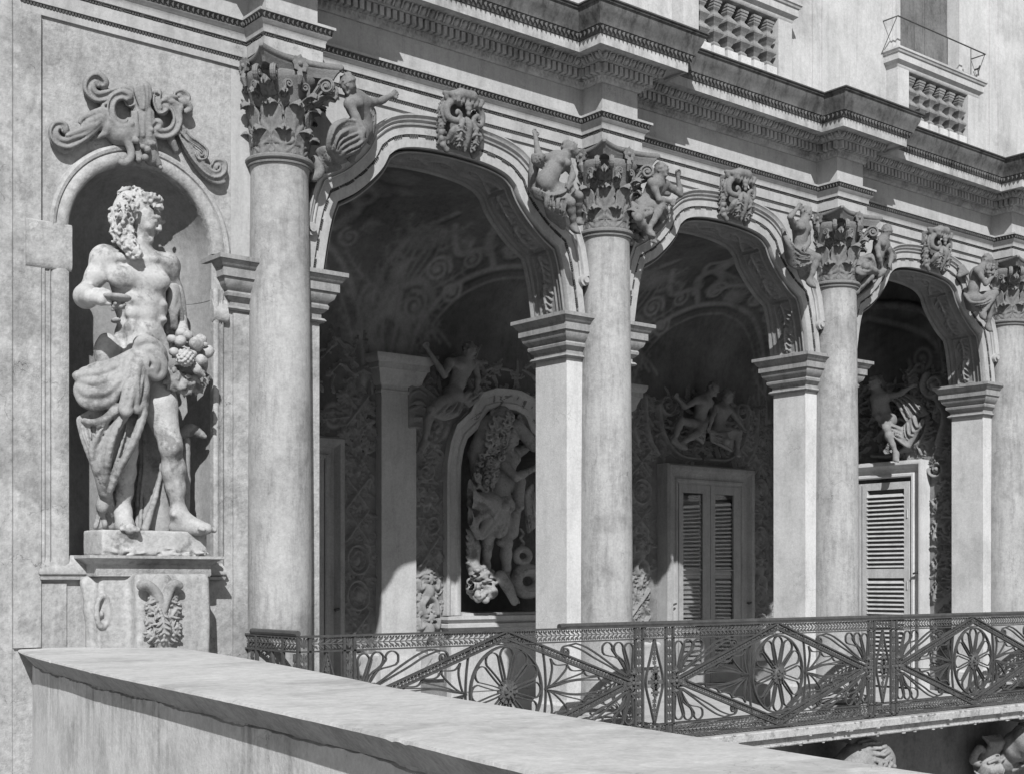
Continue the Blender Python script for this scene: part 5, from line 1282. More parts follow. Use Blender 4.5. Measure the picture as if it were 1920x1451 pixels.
B.chain([q_(262, 490, -.24), q_(230, 483, -.24), q_(200, 480, -.2)], [.02, .022, .02], .03); B.chain([q_(262, 490, -.24), q_(290, 486, -.22), q_(315, 494, -.16)], [.02, .022, .02], .03)
# right arm (left in the photograph), forearm foreshortened towards the viewer with a shallow cup
B.ell(q_(194, 487, -.15), (.10, .10, .11), .05); B.chain([q_(192, 490, -.15), q_(178, 520, -.15), q_(162, 550, -.13)], [.080, .070, .056], .04)
B.chain([q_(160, 551, -.13), q_(161, 556, -.26), q_(170, 558, -.44)], [.076, .085, .058], .03)
wr = q_(172, 558, -.46); kn_ = q_(190, 561, -.56)
B.cap(wr, kn_, .046, .048, .02)
for i in range(4):
    a = kn_+Vector((.0, 0, .034-.022*i)); b = a+Vector((.050, -.028, .004)); c = b+Vector((.03, .035, .004)); B.chain([a, b, c], [.0165, .0155, .013], .008)
B.chain([wr+Vector((.01, -.03, .045)), kn_+Vector((.01, .0, .062)), kn_+Vector((.055, .0, .058))], [.022, .019, .015], .012)
# left arm behind the fruit
B.ell(q_(312, 497, -.08), (.085, .09, .09), .05); B.chain([q_(315, 502, -.07), q_(325, 545, -.03), q_(336, 590, .0)], [.074, .066, .052], .04); B.chain([q_(336, 590, 0), q_(343, 630, -.10), q_(340, 660, -.20)], [.054, .05, .038], .03)
hand(B, q_(340, 660, -.20), q_(334, 668, -.28), 1.4, .7)
# legs: the left steps forward, bare; the right stands, half covered
B.chain([q_(288, 705, -.12), q_(298, 760, -.20), q_(318, 826, -.26)], [.15, .132, .088], .05); B.ell(q_(321, 836, -.285), (.085, .08, .09), .04)
B.ell(q_(326, 840, -.35), (.045, .035, .05), .03)
B.chain([q_(321, 845, -.26), q_(326, 880, -.21), q_(330, 915, -.19), q_(334, 958, -.17)], [.078, .087, .066, .048], .04); B.ell(q_(318, 882, -.15), (.055, .075, .12), .04)
B.chain([q_(322, 850, -.335), q_(332, 905, -.26), q_(336, 955, -.21)], .016, .03)
foot(B, q_(335, 962, -.17), q_(331, 986, -.12), q_(399, 992, -.40), 1.55)
B.ell(q_(326, 964, -.21), (.018,)*3, .02)
B.chain([q_(222, 705, -.08), q_(230, 770, -.10), q_(236, 845, -.12)], [.16, .135, .09], .05); B.chain([q_(236, 850, -.13), q_(232, 885, -.09), q_(232, 920, -.08), q_(231, 958, -.08)], [.078, .085, .066, .048], .04)
foot(B, q_(231, 962, -.08), q_(228, 985, -.02), q_(246, 992, -.34), 1.5)
B.rough(.0012, 60)
body = B.build('body', M_stat, st)
# the shallow cup in the hand
Cp = Sculpt(tuple(kn_+Vector((-.10, -.16, -.14))), tuple(kn_+Vector((.26, .12, .14))), .007)
cc = kn_+Vector((.10, -.035, .02)); Cp.ell(cc, (.105, .075, .035), .005); Cp.ell(cc+Vector((0, 0, .022)), (.088, .06, .028), .004, sub=True); Cp.cap(cc+Vector((.02, 0, -.03)), cc+Vector((.02, 0, -.07)), .018, .012, .01)
for i in range(9): Cp.ell(cc+Vector((-.02+.022*(i % 4), -.02+.02*(i % 3), -.05-.018*(i//4))), (.016,)*3, .003)
Cp.build('cup', M_drap, st)
# hair and ivy wreath
H_ = Sculpt(tuple(hc+Vector((-.36, -.30, -.42))), tuple(hc+Vector((.28, .30, .30))), .0075)
fx = fd.normalized(); upv = Vector((0, 0, 1)); sx_ = fx.cross(upv).normalized()
HP = lambda a, b, c: hc+fx*a+sx_*b+upv*c
H_.ell(HP(-.050, 0, .055), (.145, .150, .140), .02)
r = random.Random(12)
def curl(p, nrm, R_, t_):
    nrm = Vector(nrm).normalized(); a = nrm.cross(Vector((.3, .2, 1))).normalized(); b = nrm.cross(a); n0 = r.uniform(0, 6); sg = r.choice((-1, 1))
    H_.chain([p+(a*math.cos(n0+sg*t)+b*math.sin(n0+sg*t))*R_*(1-.11*t)+nrm*(.012*t*.5) for t in np.linspace(0, 5.2, 8)], [t_*(1-.06*i) for i in range(8)], .004)
hz = lambda x, y, Y_: sv(130+.1861*x, 350+.1861*y, Y_)      # survey of the head
mass = [hz(590, 130, -.15), hz(555, 230, -.17), hz(530, 340, -.20), hz(525, 440, -.22), hz(555, 540, -.25), hz(610, 610, -.28), hz(670, 690, -.30)]
H_.chain(mass, [.060, .075, .072, .060, .052, .042, .022], .03, 4)

cam_ = Vector(CAM)
for i in range(95):
    j = r.uniform(.4, len(mass)-1.05); a_ = mass[int(j)].lerp(mass[int(j)+1], j-int(j)); rd = (.068, .074, .066, .056, .047, .032)[min(int(j), 5)]
    th = r.uniform(-1.35, 1.35); ph = r.uniform(-.8, .8); v0 = (cam_-a_).normalized(); si = v0.cross(upv).normalized(); n_ = (v0*math.cos(th)*math.cos(ph)+si*math.sin(th)+upv*math.sin(ph)*.6).normalized()
    curl(a_+n_*rd*1.05, n_, r.uniform(.018, .030), .013)
for i in range(44):
    th = r.uniform(.75, 2*math.pi-.75); ph = r.uniform(.05, 1.25); n_ = fx*math.cos(th)*math.cos(ph)+sx_*math.sin(th)*math.cos(ph)+upv*math.sin(ph)
    curl(HP(-.05, 0, .055)+n_*.142, n_, r.uniform(.024, .034), .0145)
for i in range(13): # curls over the brow
    th = -1.1+2.2*i/12; n_ = (fx*math.cos(th)*.75+sx_*math.sin(th)*.9+upv*.95).normalized(); H_.ell(hc+n_*.135+upv*.02, (.030,)*3, .01); curl(hc+n_*.152+upv*.040, n_, .024, .014)
for i, (x, y) in enumerate(((500, 200), (560, 110), (520, 300), (590, 230), (600, 130), (540, 370), (480, 290), (640, 200), (510, 420), (690, 180), (820, 150), (860, 190), (900, 200), (930, 220), (560, 300), (470, 230))): # ivy leaves of the wreath
    p = hz(x, y, -.25 if x < 700 else -.27); v0 = (cam_-p).normalized(); p = p+v0*(.075 if x < 700 else .05); a2 = r.uniform(0, 6)
    for q2 in range(3): d2 = (sx_*math.cos(a2+q2*.8)+upv*math.sin(a2+q2*.8)); H_.cap(p, p+d2*.035, .016, .006, .006)
H_.rough(.001, 90)
H_.build('hair_and_wreath', M_stat, st)
# drapery
D = Sculpt((3.66, -.74, 1.88), (4.98, .34, 4.02), .009)
c_ = lambda *P: [q_(*p) for p in P]
zc = lambda x, y, Y_: sv(100+.7675*x, 330+.7675*y, Y_)
def fold(S_, P, r0, r1=None, k=.008, h=.6):
    """one crisp fold: a broad ridge with a narrower crest"""
    P = [Vector(p) for p in smoothpts(P, 4)]; n = len(P); r1 = r0 if r1 is None else r1; R_ = [(r0+(r1-r0)*i/(n-1))*(.55+.45*math.sin(math.pi*(i+.6)/(n+.2))) for i in range(n)]
    o_ = Vector((-.25, -.97, 0)); S_.chain([p-o_*(R_[i]*.45) for i, p in enumerate(P)], [x*1.05 for x in R_], k*4); S_.chain([p+o_*(R_[i]*.50) for i, p in enumerate(P)], [x*.5 for x in R_], k*1.7)
def groove(S_, P, r0): 
    P = smoothpts(P, 4); n = len(P); S_.chain(P, [r0*math.sin(math.pi*(i+.5)/n) for i in range(n)], .008, sub=True)
# body of the cloth round the hips
D.ell(zc(150, 490, -.12), (.24, .17, .12), .03); D.ell(zc(125, 520, -.14), (.175, .16, .11), .04); D.ell(zc(190, 500, -.18), (.16, .16, .16), .04)
for P, r0, r1 in ((((58, 486, -.20), (85, 484, -.28), (120, 478, -.34), (160, 462, -.37), (195, 438, -.39), (212, 425, -.39)), .034, .022), (((62, 500, -.20), (90, 505, -.31), (125, 502, -.37), (160, 486, -.39), (192, 458, -.41), (212, 440, -.40)), .030, .02),
    (((60, 512, -.20), (82, 530, -.32), (118, 530, -.38), (150, 512, -.40), (182, 476, -.42), (205, 450, -.41)), .036, .02), (((58, 520, -.18), (72, 548, -.28), (105, 560, -.36), (140, 548, -.38), (165, 515, -.40), (190, 480, -.41)), .034, .022),
    (((66, 478, -.14), (100, 468, -.26), (140, 458, -.34), (175, 440, -.37), (200, 428, -.38)), .022, .016)): fold(D, [zc(*p) for p in P], r0, r1)
for P in (((75, 492, -.36), (120, 491, -.42), (160, 474, -.44), (195, 448, -.45)), ((75, 516, -.36), (118, 516, -.43), (155, 500, -.45), (188, 466, -.46)), ((80, 540, -.36), (112, 545, -.43), (145, 530, -.45), (172, 497, -.46)), ((120, 470, -.39), (155, 455, -.42), (190, 440, -.43))): groove(D, [zc(*p) for p in P], .013)
D.ell(zc(58, 488, -.22), (.03, .04, .035), .012); D.chain([zc(50, 487, -.2), zc(60, 497, -.22), zc(72, 500, -.26)], [.012, .02, .014], .01)
# the long diagonal fall to the ankle
sheet(D, [zc(66, 592, -.14), zc(74, 632, -.20), zc(94, 685, -.22), zc(113, 740, -.19), zc(122, 772, -.13)], [zc(140, 548, -.32), zc(132, 610, -.31), zc(130, 672, -.28), zc(128, 730, -.22), zc(128, 772, -.15)], 3, .026, .026, .010, seed=22); sheet(D, [zc(140, 548, -.32), zc(132, 610, -.31), zc(130, 672, -.28), zc(128, 730, -.22), zc(128, 772, -.15)], [zc(228, 500, -.35), zc(216, 580, -.36), zc(186, 660, -.34), zc(154, 725, -.27), zc(136, 775, -.16)], 3, .028, .028, .010, seed=23)
for P, r0, r1 in ((((222, 470, -.36), (205, 540, -.37), (160, 600, -.35), (125, 660, -.27), (112, 720, -.2)), .032, .022), (((205, 520, -.36), (160, 570, -.36), (110, 600, -.30), (72, 596, -.16)), .028, .018), (((228, 500, -.36), (220, 580, -.38), (196, 650, -.37), (165, 710, -.29), (140, 770, -.17)), .030, .018),
    (((190, 560, -.37), (150, 630, -.36), (135, 690, -.29), (128, 745, -.2)), .026, .018), (((150, 560, -.34), (115, 620, -.29), (95, 670, -.22), (105, 725, -.17)), .024, .014), (((70, 600, -.12), (80, 650, -.15), (103, 708, -.17)), .015, .015)): fold(D, [zc(p[0], p[1], p[2]-.035) for p in P], r0*1.1, r1*1.1, .006, .6)
for P in (((200, 560, -.42), (165, 620, -.41), (142, 690, -.34)), ((165, 575, -.40), (125, 625, -.35), (108, 690, -.27)), ((212, 580, -.43), (190, 640, -.42), (160, 700, -.36)), ((120, 610, -.35), (95, 640, -.27), (95, 680, -.22))): groove(D, [zc(*p) for p in P], .018)
D.chain([zc(234, 480, -.35), zc(226, 580, -.37), zc(200, 655, -.36), zc(168, 715, -.28), zc(140, 775, -.16)], .012, .008, 4)
sheet(D, [zc(122, 762, -.08), zc(116, 800, -.02), zc(112, 830, .02), zc(105, 858, .02)], [zc(140, 775, -.14), zc(150, 810, -.05), zc(165, 840, .04), zc(196, 858, .05)], 3, .020, .020, .010, seed=3)
D.ell(zc(120, 805, -.04), (.045, .05, .06), .03)
# knot, loops and tails at the front
D.ell(zc(225, 425, -.36), (.055, .05, .04), .02)
for P, r0, r1 in ((((205, 425, -.38), (210, 404, -.41), (232, 402, -.43), (255, 415, -.43), (268, 432, -.41), (275, 455, -.37)), .030, .020), (((212, 430, -.40), (235, 425, -.44), (258, 440, -.45), (268, 465, -.44), (262, 487, -.43), (245, 492, -.42)), .030, .022),
    (((222, 432, -.42), (228, 455, -.45), (236, 478, -.44), (250, 492, -.42)), .028, .020), (((240, 436, -.44), (250, 455, -.46), (252, 475, -.45)), .020, .014)): fold(D, [zc(*p) for p in P], r0, r1)
groove(D, [zc(236, 440, -.48), zc(244, 458, -.49), zc(248, 478, -.48)], .014); D.ell(zc(238, 462, -.47), (.016, .03, .022), .006, sub=True)
D.chain([zc(215, 445, -.36), zc(195, 500, -.38), zc(182, 560, -.38)], [.04, .055, .05], .02, 3); D.chain([zc(222, 445, -.36), zc(212, 500, -.38), zc(212, 545, -.38)], [.035, .045, .035], .02, 3)
for P, r0, r1 in ((((213, 438, -.42), (196, 480, -.46), (178, 530, -.47), (168, 566, -.46)), .022, .024), (((216, 440, -.43), (204, 490, -.48), (190, 540, -.48), (180, 572, -.47)), .018, .022), (((219, 442, -.43), (212, 490, -.47), (205, 530, -.47), (200, 562, -.45)), .022, .020), (((222, 442, -.42), (222, 490, -.45), (226, 522, -.44), (216, 552, -.42)), .018, .016),
    (((208, 436, -.41), (190, 445, -.42), (180, 468, -.43), (176, 500, -.42)), .022, .012), (((166, 566, -.46), (178, 578, -.47), (190, 570, -.46)), .018, .014), (((200, 562, -.45), (206, 572, -.44), (222, 545, -.42)), .014, .010)): fold(D, [zc(*p) for p in P], r0, r1)
for P in (((210, 455, -.50), (192, 500, -.52), (180, 550, -.52)), ((216, 455, -.50), (205, 505, -.52), (195, 550, -.51)), ((220, 460, -.48), (216, 500, -.50), (213, 540, -.48))): groove(D, [zc(*p) for p in P], .012)
# cloth over the left forearm
D.chain([zc(296, 275, -.06), zc(300, 320, -.02), zc(302, 365, .02)], [.05, .06, .055], .02, 3)
for P, r0, r1 in ((((290, 272, -.14), (284, 310, -.12), (280, 350, -.08), (276, 385, -.05)), .022, .014), (((300, 268, -.14), (302, 300, -.13), (310, 335, -.10), (316, 368, -.06)), .022, .014), (((292, 268, -.15), (294, 300, -.15), (290, 340, -.12), (292, 372, -.08)), .016, .012), (((310, 275, -.10), (316, 320, -.06), (322, 370, -.02)), .018, .012), (((302, 320, -.13), (296, 345, -.12), (300, 375, -.08)), .014, .012)): fold(D, [zc(*p) for p in P], r0, r1)
# tree stump wrapped in cloth between the legs, and the syrinx behind the knee
sheet(D, c_((268, 800, .06), (270, 870, .04), (264, 930, .02), (262, 990, -.02)), c_((318, 800, .06), (316, 870, .05), (322, 930, .06), (330, 992, .04)), 4, .034, .030, .015, seed=6)
D.chain(c_((285, 760, .10), (290, 860, .08), (292, 990, .06)), [.10, .11, .14], .02)
D.chain(c_((306, 868, -.04), (292, 930, -.10), (272, 990, -.16)), [.016, .02, .03], .012)
sheet(D, c_((240, 800, .1), (245, 900, .1), (215, 990, .1)), c_((275, 800, .1), (275, 900, .1), (270, 990, .05)), 3, .03, .02, .012, seed=8)
D.chain(c_((340, 812, .02), (360, 806, -.02), (384, 818, -.06)), [.04, .045, .018], .015, 3); D.chain(c_((350, 826, .03), (348, 850, .05), (345, 900, .06), (340, 990, .06)), [.03, .035, .05, .06], .02)
D.rough(.0012, 50)
D.build('drapery', M_drap, st)
pl_ = Sculpt((3.84, -.34, 1.69), (4.96, .38, 1.91), .011); pl_.box((3.985, -.27, 1.70), (4.825, .10, 1.893), .01, .012); pl_.box((4.1, -.1, 1.70), (4.7, .34, 1.893), .01, .012)
r = random.Random(2)
for i in range(46): pl_.ell((r.uniform(4.0, 4.82), -.275+r.uniform(-.01, .012), r.uniform(1.70, 1.745)), (r.uniform(.02, .06), .014, r.uniform(.008, .022)), .01, sub=(i % 2 == 0))
pl_.rough(.002, 50); pl_.build('plinth', M_stat, st)
# bunch of fruit: every fruit a sub-part of the bunch
fb = Sculpt(tuple(q_(310, 745, -.5)-Vector((.05, .2, .05))), tuple(q_(402, 620, .05)+Vector((.1, .1, .1))), .009)
for (u, v, y) in ((322, 700, -.34), (335, 715, -.34), (345, 725, -.3), (325, 718, -.32), (352, 708, -.33), (366, 722, -.25)):
    c0 = q_(u, v, y)
    for k in range(5):
        a = -1.6+.8*k-1.57+.0; fb.chain([c0, c0+Vector((.05*math.cos(a), -.02, .05*math.sin(a))), c0+Vector((.085*math.cos(a), .0, .085*math.sin(a)))], [.018, .022, .006], .008, flat=.5)
for i in range(26):
    c0 = q_(350+r.uniform(-38, 40), 672+r.uniform(-34, 44), -.33+r.uniform(-.05, .03)); a = r.uniform(0, 6.28); dv = Vector((math.cos(a), -.35, math.sin(a)))
    fb.chain([c0, c0+dv*.035, c0+dv*.065], [.012, .020, .004], .005, flat=.5)
fb.ell(q_(350, 680, -.22), (.17, .12, .15), .02)
bunch = fb.build('fruit_bunch', M_drap, st)
def ico(r_, bumps=0, seed=0):
    b = MB(); n1, n2 = 18, 12; q = random.Random(seed)
    G = []
    for i in range(n2+1):
        f_ = math.pi*i/n2; row = []
        for j in range(n1):
            t = 2*math.pi*j/n1; k = 1+(.05*math.cos(8*t)*math.sin(f_) if bumps == 2 else 0); k -= .18*math.exp(-(f_/.35)**2)
            row.append((r_*k*math.sin(f_)*math.cos(t), r_*k*math.sin(f_)*math.sin(t), r_*k*math.cos(f_)))
        G.append(row)
    b.grid(G, close_v=True); me = b.mesh('fruit'); me.materials.append(M_stat); me.polygons.foreach_set('use_smooth', [True]*len(me.polygons)); return me
F1, F2 = ico(.055), ico(.06, 2)
for i, (u, v, y, me, s_) in enumerate(((322, 636, -.34, F1, .85), (338, 640, -.38, F1, 1.0), (352, 630, -.34, F1, .95), (368, 645, -.40, F1, 1.15), (388, 660, -.32, F2, 1.15), (378, 676, -.40, F1, 1.0), (326, 660, -.42, F1, .8), (330, 650, -.30, F2, .9), (362, 662, -.38, F1, .7), (340, 625, -.28, F1, .9), (376, 638, -.28, F2, .9))):
    o = link('fruit', me, bunch); o.location = q_(u, v, y); o.scale = (s_*.84*r.uniform(.88, 1.12), s_*.84*r.uniform(.9, 1.1), s_*.84*r.uniform(.85, 1.2)); o.rotation_euler = (r.uniform(-1, 1), r.uniform(-1, 1), 0)
pc = Sculpt(tuple(q_(348, 672, -.42)-Vector((.11,)*3)), tuple(q_(348, 672, -.42)+Vector((.11,)*3)), .0065); c0 = q_(347, 671, -.43); pc.ell(c0, (.068, .06, .06), .005)
for i in range(70):
    y_ = 1-2*(i+.5)/70; rr_ = math.sqrt(1-y_*y_); t = i*2.39996; pc.ell(c0+Vector((.068*y_, .06*rr_*math.cos(t), .06*rr_*math.sin(t))), (.0125,)*3, .002)
pc.build('pine_cone', M_stat, bunch)
mz = Sculpt(tuple(q_(385, 705, -.5)-Vector((.2, .06, .1))), tuple(q_(360, 675, -.2)+Vector((.12, .1, .1))), .0075)
mz.chain(c_((360, 680, -.38), (370, 694, -.42), (382, 704, -.42)), [.03, .034, .016], .01)
mz.build('maize_cob', M_stat, bunch)
def acanth(S, P, w_, veins=5, out=Vector((-.2, -.98, 0))):
    """a carved leaf: thin blade with lobed edge and incised veins; P = midrib"""
    Q = [Vector(p) for p in smoothpts(P, 4)]; n = len(Q)
    for i in range(n-1):
        d = (Q[min(i+1, n-1)]-Q[i]).normalized(); sd = out.cross(d).normalized(); t = i/(n-1); ww = w_*math.sin(math.pi*min(1, .18+.8*t))*(.8+.2*math.cos(t*veins*6.28))
        for sg in (-1, 1): S.cap(Q[i]-out*.012, Q[i]+sd*sg*ww*.8+d*ww*.25-out*.022, .014, .007, .010)
    S.chain(Q, [.013*(1-.6*i/n) for i in range(n)], .004)
    for v_ in range(veins):
        i = int((v_+.4)/veins*(n-1)); d = (Q[min(i+1, n-1)]-Q[i]).normalized(); sd = out.cross(d).normalized(); t = i/(n-1); ww = w_*math.sin(math.pi*min(1, .18+.8*t))
        for sg in (-1, 1):
            S.chain([Q[i], Q[i]+sd*sg*ww*.5+d*ww*.25+out*.006, Q[i]+sd*sg*ww*.95+d*ww*.7-out*.004], [.010, .010, .004], .003)
            j = Q[i]+d*ww*.22; S.chain([j+sd*sg*ww*.12, j+sd*sg*ww*.85+d*ww*.45], .0055, .004, sub=True)
# ------------------------------------------------------------------ bracket under the niche
ct = thing('niche_bracket', 'moulded shelf on a carved leaf bracket carrying the niche statue', 'bracket')
b = MB(); b.sweep([(3.955, .04), (3.955, -.235), (4.865, -.235), (4.865, .04)], [(-.20, 1.545), (.0, 1.548), (.006, 1.56), (.006, 1.635), (.02, 1.645), (.03, 1.655), (.06, 1.675), (.085, 1.682), (.085, 1.703), (-.25, 1.704)]); b.build('shelf', M_wall, ct, 40)
b = MB(); b.box(3.97, 4.85, -.24, .1, 1.55, 1.70); b.build('shelf_core', M_wall, ct)
S = Sculpt((3.75, -.50, .80), (4.98, .06, 1.56), .0115)
for z0 in np.linspace(.86, 1.54, 18):
    bul = .03*math.sin((z0-.86)/.68*math.pi)
    S.box((4.0-bul, -.20-bul, z0-.03), (4.84+bul, .05, z0+.03), .03, .02); S.box((4.22, -.345-bul*.6, z0-.03), (4.80, -.1, z0+.03), .05, .03)
S.chain([(3.95, -.06, 1.50), (3.98, -.10, 1.3), (3.98, -.10, 1.0)], .05, .06)
for t in np.linspace(0, 2*math.pi, 14)[:-1]:
    a = (4.0+.055*math.cos(t), -.235+.02*math.cos(t), 1.29+.115*math.sin(t)); t2 = t+.5; S.cap(a, (4.0+.055*math.cos(t2), -.235+.02*math.cos(t2), 1.29+.115*math.sin(t2)), .020, None, .008)
S.ell((3.985, -.235, 1.27), (.022, .03, .028), .01)
S.build('bracket_body', M_wall, ct)
S = Sculpt((4.15, -.58, .80), (4.80, -.28, 1.56), .007); z8 = lambda x, y, Y_: sv(x*.25, 1060+y*.25, Y_)
cl_ = [((1110, 165), (1150, 130), (1060, 140)), ((1290, 160), (1250, 130), (1350, 150))]
S.ell(z8(1215, 330, -.36), (.13, .07, .28), .03); S.ell(z8(1225, 500, -.38), (.08, .07, .16), .03)
S.chain([z8(1060, 150, -.43), z8(1090, 140, -.45), z8(1150, 180, -.44), z8(1200, 260, -.44), z8(1215, 400, -.43)], [.035, .035, .035, .03, .02], .012, 4)
S.chain([z8(1345, 150, -.43), z8(1300, 135, -.45), z8(1265, 190, -.44), z8(1240, 280, -.44), z8(1215, 400, -.43)], [.03, .03, .035, .03, .02], .012, 4)
for i, (x0, y0, x1, y1, x2, y2) in enumerate(((1210, 420, 1150, 330, 1095, 295), (1205, 470, 1140, 420, 1090, 410), (1205, 540, 1140, 520, 1100, 480), (1230, 420, 1300, 360, 1350, 280), (1235, 480, 1310, 470, 1350, 440), (1230, 560, 1290, 530, 1355, 485), (1200, 300, 1160, 250, 1120, 240), (1240, 300, 1290, 250, 1320, 230))):
    S.chain([z8(x0, y0, -.385), z8(x1, y1, -.39), z8(x2, y2, -.385)], [.022, .028, .008], .02, 4); acanth(S, [z8(x0, y0, -.415), z8(x1, y1, -.440), z8(x2, y2, -.415)], .075, 3)
S.chain([z8(1215, 330, -.41), z8(1225, 420, -.43), z8(1235, 500, -.43), z8(1225, 600, -.40)], [.02, .035, .045, .02], .015, 4); acanth(S, [z8(1215, 330, -.44), z8(1225, 420, -.48), z8(1235, 500, -.49), z8(1225, 600, -.44)], .07, 6)
for i in range(7): S.ell(z8(1200+((i*37) % 30), 330+i*22, -.47), (.013,)*3, .004)
S.chain([z8(1225, 420, -.50), z8(1235, 580, -.50)], .007, .01, sub=True)
S.build('acanthus_leaf', M_drap, ct)
# ------------------------------------------------------------------ cartouche over the niche
z4 = lambda x, y, Y_=-.08: sv(80+.1875*x, 120+.1875*y, Y_)
S = Sculpt((3.58, -.24, 4.50), (5.16, .03, 5.36), .0078)
def st4(P, r0, r1=None, Y_=-.075, k=.006, fl=1.0):
    n = len(P); S.chain([z4(x, y, Y_) for x, y in P], [r0+(r1-r0)*i/(n-1) for i in range(n)] if r1 else r0, k, 4, fl)
def ridged(P, r0, r1, Y_=-.07, off=((-1, 1), (0, 0), (1, 1))):
    """moulded scroll: a fat body with two raised lips"""
    n = len(P); st4(P, r0, r1, Y_+.02)
    for sg in (-1, 1):
        Q = []
        for i in range(n):
            a = P[max(i-1, 0)]; b = P[min(i+1, n-1)]; l = math.hypot(b[0]-a[0], b[1]-a[1]) or 1; rr_ = (r0+(r1-r0)*i/(n-1))/.0008*.68
            Q.append((P[i][0]-(b[1]-a[1])/l*sg*rr_, P[i][1]+(b[0]-a[0])/l*sg*rr_))
        st4(Q, r0*.26, r1*.28, Y_-.014, .003)
    Q = smoothpts(P, 4); n2 = len(Q); S.chain([z4(x, y, Y_-.022) for x, y in Q], [(r0+(r1-r0)*i/(n2-1))*.34 for i in range(n2)], .004, sub=True)
    S.chain([z4(x, y, Y_+.004) for x, y in Q], [(r0+(r1-r0)*i/(n2-1))*.14 for i in range(n2)], .003)
ridged([(590, 190), (540, 140), (480, 180), (470, 260), (540, 330), (640, 320), (740, 285), (840, 275), (900, 320), (905, 385), (865, 400), (835, 365)], .055, .026)
ridged([(850, 330), (790, 310), (710, 350), (680, 440), (700, 540), (770, 600), (840, 595), (865, 565)], .042, .022, -.10)
ridged([(650, 430), (600, 520), (500, 640), (380, 740), (250, 800), (150, 770), (110, 690), (140, 620), (205, 625), (225, 670)], .05, .032)
for P in (((600, 470), (500, 500), (400, 540), (370, 590)), ((560, 540), (470, 580), (400, 640), (440, 650)), ((500, 620), (400, 660), (290, 700), (240, 720)), ((620, 480), (540, 600), (430, 700), (300, 745))): st4(P, .030, .012, -.085)
for P in (((430, 260), (480, 330), (600, 375)), ((480, 150), (440, 180), (430, 250)), ((90, 740), (130, 820), (230, 880), (330, 830))): st4(P, .022, .016, -.05)
# shell and keystone tongue
for i, x in enumerate((960, 985, 1010, 1035, 1058)): st4([(x-15+(i-2)*10, 225+abs(i-2)*10), (x+(i-2)*8, 330), (1010+(x-1010)*.5, 450)], .017, .012, -.135+.008*abs(i-2), .002)
for i, x in enumerate((900, 935, 968, 1000, 1032, 1065, 1095)): st4([(x, 470+abs(i-3)*6), (x+4, 600), (x+10, 720)], .014, .012, -.100-.012*(i % 2), .002)
st4([(1010, 240), (1010, 440)], .055, .045, -.08, .02); st4([(990, 500), (1030, 700), (1060, 860), (1080, 960)], .085, .05, -.04, .02); st4([(1010, 760), (1090, 900), (1150, 1000)], .06, .03, -.05); st4([(940, 740), (960, 860), (960, 960)], .04, .03, -.06)
for x, y, r_ in ((935, 770, .026), (1000, 830, .022), (1045, 860, .03), (1080, 800, .024), (1110, 800, .02), (960, 960, .02), (1025, 940, .028), (1180, 1040, .018), (890, 600, .02), (1090, 665, .02)): S.ell(z4(x, y, -.12), (r_,)*3, .008)
st4([(790, 690), (850, 790), (885, 880), (875, 950), (820, 995), (785, 985)], .032, .024, -.09)
ridged([(1150, 290), (1140, 380), (1180, 470), (1215, 450), (1205, 400), (1250, 395), (1320, 450), (1350, 550), (1320, 650), (1240, 700), (1150, 690), (1120, 640), (1150, 605)], .034, .044, -.095)
ridged([(1100, 300), (1200, 340), (1300, 380), (1390, 390), (1440, 340), (1390, 290), (1340, 310), (1360, 340)], .04, .026, -.075)
st4([(1400, 380), (1450, 410), (1470, 450), (1430, 480)], .034, .02, -.08)
for P in (((1220, 350), (1290, 330), (1340, 340)), ((1280, 380), (1340, 400), (1390, 430)), ((1380, 440), (1370, 500), (1380, 560))): st4(P, .024, .012, -.10)
ridged([(1360, 600), (1400, 720), (1470, 850), (1560, 980), (1660, 1080), (1740, 1110), (1800, 1070), (1800, 1000), (1740, 990), (1715, 1030)], .032, .034, -.075)
ridged([(1380, 640), (1460, 740), (1560, 810), (1625, 870), (1620, 930), (1570, 935), (1545, 890)], .028, .022, -.085)
for P in (((1390, 720), (1440, 850), (1540, 1010), (1640, 1130), (1740, 1190), (1810, 1180)), ((1420, 700), (1500, 860), (1600, 1000), (1700, 1050)), ((1750, 1150), (1810, 1130), (1830, 1080))): st4(P, .028, .018, -.055)
S.chain([z4(1290, 780, -.06), z4(1330, 860, -.05)], [.035, .025], .01); S.chain([z4(640, 640, -.07), z4(620, 700, -.06), z4(500, 760, -.04)], [.034, .024, .01], .01); S.chain([z4(560, 560, -.04), z4(760, 700, -.03), z4(900, 700, -.03)], [.06, .09, .09], .03)
S.rough(.0012, 70)
tag(S.build('cartouche', M_crest), 'rococo scrollwork cartouche above the niche arch', 'cartouche')
